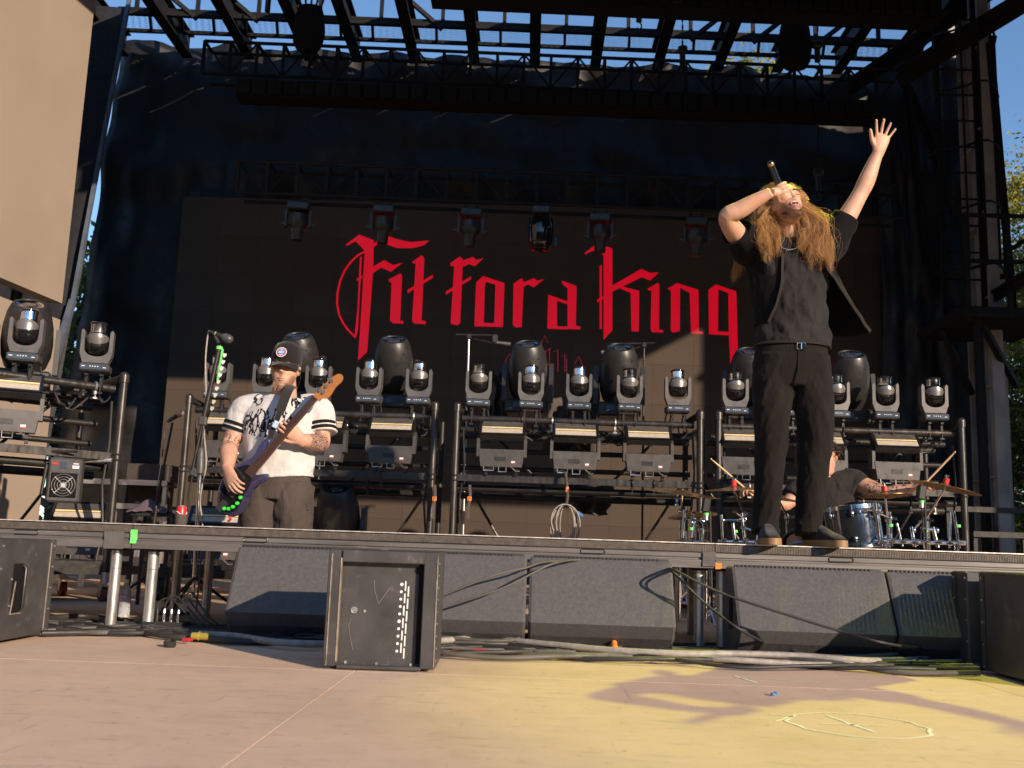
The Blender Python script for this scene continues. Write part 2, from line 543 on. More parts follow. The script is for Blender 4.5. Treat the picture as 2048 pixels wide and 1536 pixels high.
# side screen at the left, standing nearly along the stage depth
def side_screen():
    far = W(188, 20, 9.5); d = Vector((math.sin(R(7)), math.cos(R(7)), 0)); n = Vector((d.y, -d.x, 0))
    root = empty('side_screen', (far.x, 9.5, 0))
    for (za, zb, nm) in ((W(100, 606, 9.5).z, 7.2, 'screen_panel'), (.05, W(130, 640, 9.5).z, 'screen_panel')):
        b = MB()
        a, c = Vector((0, 0, 0)), -d*5.5
        b.slab([(a.x, a.y, za), (c.x, c.y, za), (c.x, c.y, zb), (a.x, a.y, zb)], -n*.15)
        b.build(nm, LED2, root)
    b = MB(); b.cyl((-.3, -.3, 0), (-.3, -.3, 7.0), .05); b.cyl((-.8, -4, 0), (-.8, -4, 7.0), .05)
    b.build('rear_frame', MT['blacksteel'], root)
    return tag(root, 'tall tan unlit side screen standing at the left edge of the stage', 'screen')
side_screen()

# ------------------------------------------------------------------ black tarps and drapes
def curtain(name, label, corners, nx, nz, amp, seed, cat='backdrop', mat=None):
    """hanging tarp: wrinkled sheet with slack folds between its ties; corners = bl, br, tr, tl"""
    bl, br, tr, tl = [Vector(c) for c in corners]
    nrm = (br-bl).cross(tl-bl).normalized()
    vs, fs = [], []
    for j in range(nz+1):
        for i in range(nx+1):
            u, w = i/nx, j/nz
            p = bl.lerp(br, u).lerp(tl.lerp(tr, u), w)
            q = Vector((u*nx*.33, w*nz*.12, seed))
            h = mnoise.noise(q)*.7+mnoise.noise(Vector((u*nx*.14+w*2.2, w*nz*.2, seed+4)))*1.
            h += .35*abs(math.sin(u*nx*.28+mnoise.noise(q*.6)*3.))*(w**.7)
            seam = min(abs((w*4) % 1-.5)*2, 1)
            top = math.sin(u*nx*.5)*.02 if j == nz else 0
            vs.append(p+nrm*(amp*h*(.45+.55*seam))+Vector((0, 0, top)))
    n1 = nx+1
    for j in range(nz):
        for i in range(nx):
            fs.append([j*n1+i, j*n1+i+1, (j+1)*n1+i+1, (j+1)*n1+i])
    b = MB(); b.add(vs, fs)
    o = b.build(name, mat or MT['tarp'], None, smooth=180, fix=False)
    s = o.modifiers.new('thick', 'SOLIDIFY'); s.thickness = .01
    return tag(o, label, cat)
yb = 12.75
curtain('backdrop', 'huge wrinkled black tarp hung behind the video wall across the stage',
        [(W(141, 560, yb).x, yb, 0), (6.0, yb, 0), W(1890, 165, yb), W(246, 84, yb)], 120, 70, .16, 3.3)
curtain('side_drape', 'crumpled black drape hanging right of the video wall beside the ladder',
        [(4.2, 11.85, 0), (5.6, 11.6, 0), (5.5, 11.6, 6.6), (4.25, 11.85, 6.7)], 40, 60, .10, 8.1, 'drape')
yl = 11.6
curtain('wing_drape', 'flat dark navy drape between the side screen and the pale slanted strut',
        [(-6.6, yl, 0), (W(146, 600, yl).x-.22, yl, 0), W(258, 20, yl), (-6.6, yl, 7.2)], 16, 30, .05, 5.5, 'drape', MT['colblue'])
b = MB(); b.bar(W(262, -20, yl-.1), W(146, 600, yl-.1), .045, .045); b.bar(W(146, 600, yl-.1), (W(146, 600, yl-.1).x-.6, yl-.1, 0), .07)
tag(b.build('slanted_strut', MT['strip']), 'pale blue slanted strut at the upper left beside a slit of sky', 'strut')

# ------------------------------------------------------------------ roof
def lerp(a, b, t): return a+(b-a)*t
beamx = [(-5.66, 0), (-4.79, 1), (-3.94, 0), (-3.12, 0), (-2.47, 0), (-1.70, 0), (-.89, 0), (-.08, 0), (.73, 0), (1.56, 0), (2.36, 0), (3.16, 0), (3.96, 0), (4.76, 0)]
names_b = 'first second third fourth fifth sixth seventh eighth ninth tenth eleventh twelfth thirteenth fourteenth'.split()
for i, (x, _) in enumerate(beamx):
    b = MB(); zz = 6.86
    b.box((x, 9.45, zz), (.14, 6.2, .02)); b.box((x, 9.45, zz+.30), (.14, 6.2, .02)); b.box((x, 9.45, zz+.15), (.025, 6.2, .28))
    tag(b.build('roof_beam', MT['roofsteel']), 'black steel roof beam running front to back, %s from the left' % names_b[i], 'beam', 'roof beams')
# unseen roof sheeting, outline shaped to steer sun and shade (rear open to the sky)
b = MB(); b.box((-3.4, 8.2, 7.30), (8.8, 3.7, .05)); b.box((5.3, 7.7, 7.30), (8.6, 4.7, .05))
for k in range(24): b.box((-7.6+k*.74, 8.2, 7.355), (.06, 3.7, .06))
tag(b.build('roof_deck', MT['roofsteel']), 'unseen dark roof deck over the stage, edges shaped for sun and shade', 'roof')
# unseen roof lip and tower, added and shaped to shade the video wall
fy = 5.1
b = MB(); b.slab([(1.0, fy, 5.37), (6.76, fy, 5.37), (8.26, fy, 6.2), (8.26, fy, 8.1), (1.0, fy, 8.1)], (0, .25, 0))
b.slab([(2.9, fy+.02, 3.95), (6.76, fy+.02, 3.95), (6.76, fy+.02, 5.369), (2.9, fy+.02, 5.369)], (0, .2, 0))  # hanging block added to keep the middle of the video wall shaded
tag(b.build('shade_fascia', MT['roofsteel']), 'unseen black fascia added above the stage front to shade the video wall', 'fascia')
b = MB(); b.box((9.27, fy+.62, 3.1), (2.0, 1.2, 9.4))
for k in range(9): b.box((9.27, fy-.02, -.4+k), (2.0, .08, .08))
tag(b.build('shade_tower', MT['roofsteel']), 'unseen black tower added at the front right to shade the video wall', 'tower')

# catwalk of expanded mesh under the open rear of the roof
def catwalk():
    A, B = W(240, 60, 12.3), W(1840, 122, 12.3); A2, B2 = W(236, 24, 11.7), W(1845, 92, 11.7)
    root = empty('roof_catwalk', (0, 12, 6.9))
    for (p, q, s) in ((A, B, .045), (A2, B2, .06)):
        b = MB(); b.bar(p-root.location, q-root.location, s); b.build('side_rail', MT['roofsteel'], root)
    up = Vector((0, 0, .16))
    b = MB(); b.bar(A2+up*.35-root.location, B2+up*.35-root.location, .03); b.build('hand_rail', MT['roofsteel'], root)
    for i in range(26):
        t = i/25
        p, q = A.lerp(B, t)-root.location, A2.lerp(B2, t)-root.location
        b = MB(); b.bar(p, q, .035, .05); b.build('crossbar', MT['roofsteel'], root)
    b = MB(); vs, fs = [], []
    n, m = 250, 9
    for k in range(m+1):           # zigzag strands of the expanded metal
        for i in range(n):
            t0, t1 = i/n, (i+1)/n
            s0, s1 = (k+(.5 if (i % 2) else 0))/(m+1), (k+(.5 if ((i+1) % 2) else 0))/(m+1)
            p, q = A.lerp(B, t0).lerp(A2.lerp(B2, t0), s0), A.lerp(B, t1).lerp(A2.lerp(B2, t1), s1)
            w = Vector((0, .011, .004))
            j = len(vs)
            vs += [p-w-root.location, q-w-root.location, q+w-root.location, p+w-root.location]; fs.append([j, j+1, j+2, j+3])
    b.add(vs, fs)
    tag(b.build('mesh_grating', MT['roofsteel'], root, fix=False), kind='stuff')
    for i in range(13):
        t = (i+.3)/13
        p = A2.lerp(B2, t)-root.location
        b = MB(); b.bar(p, p+Vector((0, 0, 1.2)), .045); b.build('hanger', MT['roofsteel'], root)
        if i in (1, 2, 3, 5, 9, 10, 11):
            s = .9 if i < 7 else -.9
            b = MB(); b.bar(p+Vector((0, 0, -.05)), p+Vector((-s, -.2, .65)), .05); b.build('brace', MT['roofsteel'], root)
    tag(root, 'roof catwalk of open metal mesh crossing the sky behind the beams', 'catwalk')
catwalk()

def truss(name, label, a, b_, h, bays, mat, r=.022, depth=.3, flip=1):
    a, b_ = Vector(a), Vector(b_)
    root = empty(name, a)
    L = b_-a
    offs = [Vector((0, 0, 0)), Vector((0, 0, -h)), Vector((0, depth, 0)), Vector((0, depth, -h))]
    for o in offs:
        m = MB(); m.cyl(o, o+L, r, n=8); m.build('chord', mat, root)
    for i in range(bays):
        t0, t1 = i/bays, (i+1)/bays
        p, q = L*t0, L*t1
        m = MB()
        m.cyl(p+offs[1 if i % 2 else 0], q+offs[0 if i % 2 else 1], r*.55, n=6)
        m.build('diagonal', mat, root)
        m = MB(); m.box(p+(offs[0]+offs[1])/2, (.035, .035, h)); m.box(p+(offs[0]+offs[2])/2, (.03, depth, .03)); m.build('lattice_post', mat, root)
    return tag(root, label, 'truss')
truss('lighting_truss', 'upper rear lighting truss just under the open sky', W(410, 82, 11.3), W(1806, 141, 11.3), .42, 26, MT['roofsteel'])
truss('lighting_truss', 'lower rear lighting truss carrying the row of hanging lights', W(478, 322, 10.4), W(1800, 372, 10.4), .36, 22, MT['roofsteel'])
def batten(label, a, b_, h, n):
    a, b_ = Vector(a), Vector(b_)
    root = empty('light_batten', a)
    L = b_-a
    m = MB(); m.slab([Vector((0, 0, 0)), L, L+Vector((0, 0, h)), Vector((0, 0, h))], (0, .25, 0)); m.build('housing', MT['blackmatte'], root)
    for i in range(n):
        p = L*((i+.5)/n)
        m = MB(); m.box(p+Vector((0, -.02, h*.5)), (L.length/n*.86, .04, h*.86), bev=.008); m.build('cell', MT['blackmatte'], root)
    return tag(root, label, 'light batten')
batten('long black batten of light cells above the lower truss', W(470, 190, 10.6), W(1755, 236, 10.6), .2, 40)
batten('long black batten of light cells at the top right of the roof', W(860, -8, 9.4), W(1884, 38, 9.4), .45, 36)
# chain hoists
def hoist(px, py0, py1, Y, label, big=False):
    p, q = W(px, py0, Y), W(px, py1, Y)
    root = empty('chain_hoist', q)
    L = (p-q).length
    n = max(6, int(L/.05))
    b = MB()
    for i in range(n):
        c = (p-q)*((i+.5)/n)
        b.box(c, (.022 if i % 2 else .008, .008 if i % 2 else .022, L/n*1.1))
    b.build('chain', MT['blacksteel'], root)
    s = 1.6 if big else 1
    b = MB(); b.cyl((0, 0, -.02), (0, 0, .14*s), .035*s, n=10); b.box((0, 0, .19*s), (.11*s, .09*s, .1*s), bev=.02); b.tube([(0, 0, -.02), (.03, 0, -.06), (.03, 0, -.1), (0, 0, -.12), (-.025, 0, -.1)], .009); b.build('hook_block', MT['blacksteel'], root)
    tag(root, label, 'hoist', 'chain hoists')
hoist(535, -40, 20, 11.2, 'chain hoist hanging in the sky gap at upper left')
hoist(1278, -20, 40, 11.2, 'small chain hook hanging in the sky gap right of centre')
hoist(1365, -20, 130, 11.0, 'chain hoist hanging left of the dark lamp on the upper truss')
hoist(1635, -10, 120, 10.8, 'chain hoist hanging beside the dark lamp on the upper truss')
hoist(1636, 240, 380, 10.3, 'long chain hanging below the batten above the singer')
def motor(px0, py0, px1, py1, Y, label):
    a, c = W(px0, py0, Y), W(px1, py1, Y)
    root = empty('cable_bag', ((a.x+c.x)/2, Y, c.z))
    w, h = c.x-a.x, a.z-c.z
    m = MB(); m.lathe([(.01, 0), (w*.32, .02), (w*.45, h*.18), (w*.5, h*.45), (w*.44, h*.8), (w*.36, h)], n=14, sy=.7); m.build('bag', MT['blackmatte'], root, smooth=50)
    m = MB()
    for k in range(5):
        x = (k-2)*w*.12
        m.tube([(x, 0, h*.85), (x*1.5, .03, h*1.2), (x*.4, 0, h*1.7), (0, 0, h*2.2)], .014, 6)
    m.build('cable_loom', MT['cable'], root, smooth=60)
    tag(root, label, 'cable bag')
motor(588, 15, 648, 105, 11.0, 'black cable bag hanging from the roof at upper left')
motor(1555, 40, 1625, 140, 10.9, 'black cable bag hanging from the roof above the singer')

# ------------------------------------------------------------------ steel columns, ladder and platform at the right
def hcol(label, px, py, Y, w, d, pitch=1):
    x = W(px, py, Y).x
    root = empty('steel_column', (x, Y, 0))
    b = MB(); b.box((0, -d/2, 4.2), (w, .03, 8.4)); b.build('front_flange', MT['column'], root)
    b = MB(); b.box((0, d/2, 4.2), (w, .03, 8.4)); b.build('rear_flange', MT['column'], root)
    b = MB(); b.box((0, 0, 4.2), (.03, d-.034, 8.4)); b.build('web', MT['column'], root)
    b = MB()
    for k in range(9):
        for s in (-1, 1): b.box((s*(w/4+.006), 0, .4+k*.95), (w/2-.02, d-.04, .02))
    b.build('stiffener', MT['column'], root)
    tag(root, label, 'column')
hcol('slim grey steel column behind the caged ladder', 1905, 200, 12.0, .17, .22)
hcol('wide grey steel column at the right edge of the stage', 1956, 300, 11.0, .25, .36)
hcol('dark steel column at the far right beside the trees', 1985, 700, 10.4, .12, .2)
def ladder():
    Y = 10.4
    root = empty('caged_ladder', (4.55, Y, 2.95))
    o = root.location
    top = 4.6
    for x in (-.16, .26):
        b = MB(); b.box((x, 0, top/2), (.05, .03, top)); b.build('rail', MT['roofsteel'], root)
    for k in range(15):
        b = MB(); b.cyl((-.16, 0, .2+k*.3), (.26, 0, .2+k*.3), .012, n=6); b.build('rung', MT['roofsteel'], root)
    for k in range(5):
        z = .5+k*.66
        b = MB(); b.tube([(-.16+.21-.36*math.cos(PI*i/14)*1., -.55*math.sin(PI*i/14), z+.03*math.sin(i)) for i in range(15)], [(.03, .008)]*15, 6); b.build('cage_hoop', MT['roofsteel'], root)
    for i in (2, 5, 7, 9, 12):
        b = MB(); b.bar((.05-.36*math.cos(PI*i/14), -.55*math.sin(PI*i/14), .5), (.05-.36*math.cos(PI*i/14), -.55*math.sin(PI*i/14), 3.2), .03, .012); b.build('cage_strap', MT['roofsteel'], root)
    tag(root, 'black steel ladder with a hooped safety cage above the platform', 'ladder')
ladder()
def platform():
    root = empty('access_platform', (4.75, 10.3, 2.9))
    b = MB(); b.box((.05, 0, .03), (1.05, 1.2, .10)); b.build('deck', MT['roofsteel'], root)
    b = MB(); b.bar((-.3, -.5, 0), (.45, .3, -.55), .06); b.bar((-.45, 0, -.02), (.1, .6, -.6), .06); b.build('bracket', MT['roofsteel'], root)
    for x in (-.42, 0, .5):
        b = MB(); b.box((x, -.58, .55), (.045, .045, 1.0)); b.build('rail_post', MT['roofsteel'], root)
    for z in (.55, 1.03):
        b = MB(); b.box((.04, -.58, z), (.96, .035, .035)); b.build('rail_bar', MT['roofsteel'], root)
    b = MB(); b.box((.56, 0, 1.03), (.035, 1.16, .035)); b.box((.56, 0, .55), (.03, 1.16, .03)); b.build('side_rail', MT['roofsteel'], root)
    tag(root, 'dark steel access platform with handrails at the right columns', 'platform')
platform()
def strut(label, a, b_, w, name='roof_strut'):
    b = MB(); a, b_ = Vector(a), Vector(b_)
    b.bar(a, b_, w, w*.3); b.bar(a+Vector((0, .06, -w*.5)), b_+Vector((0, .06, -w*.5)), .03, w)
    tag(b.build(name, MT['roofsteel']), label, 'strut')
strut('thick black strut slanting down from the top right corner', W(2075, -25, 9.6), W(1800, 145, 10.6), .17)
strut('black strut slanting from the roof batten to the ladder top', W(1985, -30, 10.6), W(1700, 165, 11.6), .15)
strut('short black bar between the slanted strut and the columns', W(1868, 70, 10.8), W(1990, 78, 10.8), .10)
strut('slim dark pole along the right trees', W(1983, 75, 10.2), W(2032, 640, 10.2), .06)
strut('black bar running from the platform off the right edge', W(1990, 585, 10.3), W(2075, 535, 9.0), .10)
strut('black wing post right of the hanging drape', W(1815, 150, 11.4), W(1856, 520, 11.4), .09)
strut('black diagonal bar crossing the right hand drape', W(1822, 175, 11.5), W(1885, 330, 11.5), .07)
tower = MB(); p = W(1940, 700, 9.7)
b = MB(); b.cyl((p.x+.18, 9.9, 0), (p.x+.18, 9.9, 2.9), .05); 
tag(b.build('platform_leg', MT['roofsteel']), 'dark round leg holding up the right access platform', 'leg')

# ------------------------------------------------------------------ trees
def leaf_mat(name, c1, c2):
    m, nt, bs = new_mat(name)
    geo = nt.nodes.new('ShaderNodeNewGeometry')
    cc = ramp(nt, geo.outputs['Random Per Island'], [(0, c1), (.6, tuple((a+b)/2 for a, b in zip(c1, c2))), (1, c2)])
    nt.links.new(cc, bs.inputs['Base Color'])
    bs.inputs['Roughness'].default_value = .55
    tr = nt.nodes.new('ShaderNodeBsdfTranslucent'); nt.links.new(cc, tr.inputs[0])
    ad = nt.nodes.new('ShaderNodeMixShader'); ad.inputs[0].default_value = .35
    nt.links.new(bs.outputs[0], ad.inputs[1]); nt.links.new(tr.outputs[0], ad.inputs[2])
    nt.links.new(ad.outputs[0], nt.nodes['Material Output'].inputs[0])
    return m
LEAFA = leaf_mat('leaves_autumn', (.12, .17, .02), (.52, .40, .05))
LEAFB = leaf_mat('leaves_green', (.05, .09, .015), (.2, .21, .03))
BARK = M('bark', (.12, .09, .065), .9, var=.4, scale=12, bmp=.6, bscale=30)
def tree(label, loc, h, rad, seed, leaf, nl=9000, ls=.11):
    rnd = random.Random(seed)
    root = empty('broadleaf_tree', loc)
    b = MB(); tips = []
    b.tube([(0, 0, 0), (.1, .05, h*.2), (-.05, .1, h*.45), (.1, 0, h*.7)], [h*.028, h*.024, h*.018, h*.009], 8)
    for k in range(44):
        z = h*(.2+.6*k/44); a = rnd.uniform(0, 2*PI); L = rad*rnd.uniform(.55, 1.)*(1-.35*abs(k/44-.4))
        e = Vector((math.cos(a)*L, math.sin(a)*L, z+L*rnd.uniform(.1, .7)))
        mpt = Vector((math.cos(a)*L*.5, math.sin(a)*L*.5, z+L*.15))
        b.tube([(0, 0, z), mpt, e], [h*.011, h*.007, h*.003], 6)
        tips += [e, mpt.lerp(e, .5), e+Vector((rnd.uniform(-.6, .6), rnd.uniform(-.6, .6), rnd.uniform(.1, .6)))]
    b.build('trunk', BARK, root, smooth=60)
    tips += [Vector((rnd.uniform(-.4, .4)*rad, rnd.uniform(-.4, .4)*rad, h*rnd.uniform(.75, 1))) for _ in range(16)]
    vs, fs = [], []
    for i in range(nl):
        c = rnd.choice(tips)
        d = Vector((rnd.gauss(0, 1), rnd.gauss(0, 1), rnd.gauss(0, .75))); d = d.normalized()*abs(rnd.gauss(0, .36))*rad*.55
        p = c+d
        q = Quaternion((rnd.gauss(0, 1), rnd.gauss(0, 1), rnd.gauss(0, 1), rnd.gauss(0, 1))).normalized()
        s = ls*rnd.uniform(.6, 1.3); n = len(vs)
        vs += [p+q @ Vector(t) for t in ((-s, 0, 0), (-.2*s, -.45*s, .1*s), (s, 0, 0), (-.2*s, .45*s, .1*s))]
        fs.append([n, n+1, n+2, n+3])
    b = MB(); b.add(vs, fs); b.build('crown', leaf, root, fix=False)
    tag(root, label, 'tree', 'trees behind the stage')
tree('yellow green autumn tree at the right edge of the picture', (8.35, 15.8, -1.6), 8.3, 2.9, 1, LEAFA, 150000, .038)
tree('darker green tree low behind the right platform', (7.7, 14.9, -1.6), 5.0, 1.9, 5, LEAFB, 50000, .042)
tree('tree top showing through the roof mesh above the singer', (5.3, 22.5, -1.6), 14.0, 2.0, 9, LEAFA, 16000, .09)
tree('green tree glimpsed through the slit left of the backdrop', (-7.9, 16.5, -1.6), 7.0, 2.0, 12, LEAFB, 12000, .08)

# pale wall far behind at the right bottom
b = MB(); b.box((8.0, 19, .0), (3., .15, 3.0)); 
for k in range(6): b.box((6.7+k*.5, 18.9, .0), (.03, .06, 3.0))
tag(b.build('site_fence', M('pale_fence_panel', (.62, .64, .66), .6)), 'pale fence panel behind the trees at the lower right', 'fence')

# black side walls added out of view to cut skylight under the roof
for (x, lb) in ((-7.3, 'left'), (10.6, 'right')):
    b = MB(); y0, y1 = (5.6, 11.2)
    b.box((x, (y0+y1)/2, 2.8), (.12, y1-y0, 8.9))
    for q in range(7): b.box((x-.09*(1 if x > 0 else -1), y0+.3+q*1.2, 2.8), (.07, .08, 8.8))
    tag(b.build('shade_side_wall', MT['roofsteel']), 'unseen black %s side wall added to cut skylight on the stage' % lb, 'wall')

# wooded rise added unseen behind the camera to block the low front sky
rnd = random.Random(77); vs, fs = [], []
N = 90
for i in range(N+1):
    a = R(175)+R(190)*i/N
    for j, (rr, zz) in enumerate(((66, -1.7), (64, 5), (66, 10), (70, 14.5), (78, 15.5))):
        k = 1+.10*mnoise.noise(Vector((i*.5, j*.8, 3)))
        vs.append((rr*k*math.cos(a), rr*k*math.sin(a), zz*(1+.22*mnoise.noise(Vector((i*.35, j*.5, 9)))) if j else zz))
for i in range(N):
    for j in range(4): fs.append([i*5+j, (i+1)*5+j, (i+1)*5+j+1, i*5+j+1])
b = MB(); b.add(vs, fs)
tag(b.build('sky_block_woods', M('sky_block_foliage', (.035, .045, .015), .9, var=.5, scale=.4, bmp=1., bscale=2), None, fix=False), 'unseen woods added behind the camera to block low sky', 'woods', kind='stuff')
# ================================================================== riser, monitors, front boxes
DY, DZ = 5.0, .522
skirt = M('scuffed_riser_rail', (.16, .148, .138), .5, .35, var=.35, scale=6, wear=((.32, .3, .27), .5), stretch=(.25, 1, 3), bmp=.12, bscale=40)
ribbed = M('ribbed_edge_strip', (.12, .10, .083), .6, .2, var=.3, scale=30, bmp=.3, bscale=200)
lipm = M('worn_edge_lip', (.66, .60, .54), .45, .5, var=.3, scale=30)
decktop = M('riser_top', (.05, .047, .045), .8, var=.4)
def riser(label, xa, xb, legs, slots):
    w = xb-xa
    root = empty('stage_riser', (xa, DY, 0))
    b = MB(); b.box((w/2, .54, DZ-.012), (w-.006, 1.04, .024)); b.build('deck_board', decktop, root)
    b = MB(); b.box((w/2, .008, DZ-.0005), (w-.004, .02, .005)); b.build('edge_lip', lipm, root)
    b = MB(); b.box((w/2, .012, DZ-.025), (w-.004, .02, .034))
    for k in range(int(w/.008)): b.box((.006+k*.008, .0012, DZ-.025), (.004, .003, .03))
    b.build('ribbed_strip', ribbed, root)
    # extruded rail with two grooves
    prof = [(.012, 0), (.012, -.004), (.002, -.006), (.002, -.026), (.010, -.030), (.010, -.036), (.0, -.040), (.0, -.078), (.04, -.080), (.04, 0)]
    b = MB(); b.prism([(p[0], p[1]+DZ-.0425) for p in prof], (.003, 0, 0), (0, 1, 0), (0, 0, 1), (w-.006, 0, 0)); b.build('front_rail', skirt, root)
    b = MB(); b.box((w/2, 1.04, DZ-.08), (w-.006, .03, .11)); b.build('rear_rail', skirt, root)
    for x in (.015, w-.015):
        b = MB(); b.box((x, .54, DZ-.08), (.025, .96, .10)); b.build('end_rail', skirt, root)
    for x in slots:
        b = MB(); n = 24; pts = []
        for k in range(n):
            a = 2*PI*k/n; pts.append((x+(.05 if math.cos(a) > 0 else -.05)+.010*math.cos(a), -.001, DZ-.058+.010*math.sin(a)))
        b.tube(pts, .0022, 5, closed=True); b.build('slot_ring', MT['pipe'], root, smooth=60)
    for x in legs:
        for y in (.09, 1.0):
            b = MB(); b.cyl((x, y, 0), (x, y, DZ-.09), .027, n=16); b.torus((x, y, .012), .028, .006); b.torus((x, y, .30), .0272, .002)
            b.build('leg', MT['alu'], root, smooth=50)
    for (x) in (legs[0], legs[-1]):
        b = MB(); b.box((x, .09, DZ-.11), (.085, .085, .05), bev=.006); b.build('leg_socket', MT['blacksteel'], root)
    return tag(root, label, 'riser', 'riser sections along the stage front')
XA, XB = W(265, 1060, DY).x, W(1430, 1090, DY).x
riser('left section of the low dark riser along the stage front', -4.4, XA, (.1, 2.33), (1.9, .8))
riser('long middle section of the low dark riser under the bassist', XA, XB, (.085, 2.84), (.62, 2.3))
riser('right section of the riser under the singer', XB, 3.5, (.05, 2.4), (.62, 1.9))
# gaffer tape and other bits stuck on the rails
def tape(px, py, w, h, mat, label, name='tape_strip'):
    p = W(px, py, DY-.006)
    vs, fs = [], []
    for j in range(6):
        for i in range(4):
            u, t = i/3-.5, .5-j/5
            vs.append((p.x+u*w+random.uniform(-1, 1)*.002, p.y-.001-.003*abs(math.sin(j*2.1+i)), p.z+t*h))
    for j in range(5):
        for i in range(3): fs.append([j*4+i, j*4+i+1, j*4+i+5, j*4+i+4])
    b = MB(); b.add(vs, fs); o = b.build(name, mat, None, smooth=180)
    tag(o, label, 'tape')
tape(268, 1073, .034, .068, MT['green'], 'bright green tape strip on the riser joint at left')
tape(1437, 1132, .03, .03, MT['orange'], 'small orange tape strip on the riser joint under the singer')
clear = M('glossy_clear_tape', (.115, .106, .10), .3, coat=.4)
tape(228, 1080, .10, .085, clear, 'glossy dark tape patch on the riser left of the green tape')
tape(1418, 1118, .06, .07, clear, 'glossy dark tape patch on the riser left of the orange tape')

wedgem = M('textured_speaker_paint', (.085, .082, .083), .55, var=.2, scale=60, bmp=1., bscale=420, wear=((.20, .19, .18), .5))
grille = M('speaker_grille', (.03, .03, .031), .6)
def wedge(label, xa, xb, ytop=.43, lean=0.):
    w = xb-xa
    root = empty('floor_monitor', (xa, 4.66, 0))
    prof = [(.31, .0), (.13, 0), (.10, .035), (.045, .075), (.0, .135), (.145, ytop-.015), (.155, ytop), (.31, ytop)]
    b = MB()
    # cheeks are a little proud of the middle; bevelled outer edges
    m = len(prof); secs = []
    for (x, s) in ((0, .012), (.012, 0), (w-.012, 0), (w, .012)):
        cx, cz = .2, ytop*.5
        secs.append([Vector((x, cx+(p[0]-cx)*(1-s*4), cz+(p[1]-cz)*(1-s*3.))) for p in prof])
    vs = [p for s in secs for p in s]; fs = []
    for k in range(3):
        for i in range(m):
            j = (i+1) % m; fs.append([k*m+i, k*m+j, (k+1)*m+j, (k+1)*m+i])
    fs += [list(range(m)), list(range(4*m-1, 3*m-1, -1))]
    b.add(vs, fs); b.build('cabinet', wedgem, root)
    b = MB(); b.box((w/2, .17, ytop+.004), (w-.03, .028, .012))
    for k in range(int((w-.06)/.02)): b.cyl((.03+k*.02, .156, ytop+.006), (.03+k*.02, .150, ytop+.006), .006, n=6)
    b.build('grille_edge', grille, root)
    if xa > .9 and xa < 1.2:
        b = MB(); b.box((-.002, .17, .2), (.006, .06, .14), bev=.002); b.build('side_handle', MT['blackmatte'], root)
    b = MB(); b.box((w*.5+.02, .112, .02), (.17, .03, .03)); 
    b.build('connector_plate', MT['blackmatte'], root)
    for q in (-.05, .06):
        b = MB(); b.cyl((w*.5+.02+q, .099, .022), (w*.5+.02+q, .088, .022), .012, n=12); b.build('connector', MT['chrome'], root, smooth=40)
    return tag(root, label, 'floor monitor', 'floor monitors in front of the riser')
wx = [W(p, 1200, 4.66).x for p in (450, 752, 756, 1052, 1058, 1353, 1478, 1794, 1799, 2110)]
wedge('leftmost textured black floor monitor beside the riser legs', wx[0], wx[1])
wedge('black floor monitor right behind the upright front box', wx[2], wx[3])
wedge('black floor monitor with an orange plug at its base in the centre', wx[4], wx[5], .428)
wedge('black floor monitor below the singer with a stepped shadow', wx[6], wx[7], .415)
wedge('rightmost black floor monitor partly hidden by the corner boxes', wx[8], wx[9], .415)
b = MB(); p = W(1228, 1285, 4.72); b.cyl(p, p+Vector((0, -.03, -.02)), .014, .016, 10); b.cyl(p+Vector((0, -.03, -.02)), p+Vector((.005, -.06, -.045)), .016, .008, 10)
tag(b.build('orange_plug', MT['orange'], None, smooth=40), 'orange cable plug in the base of the centre floor monitor', 'plug')

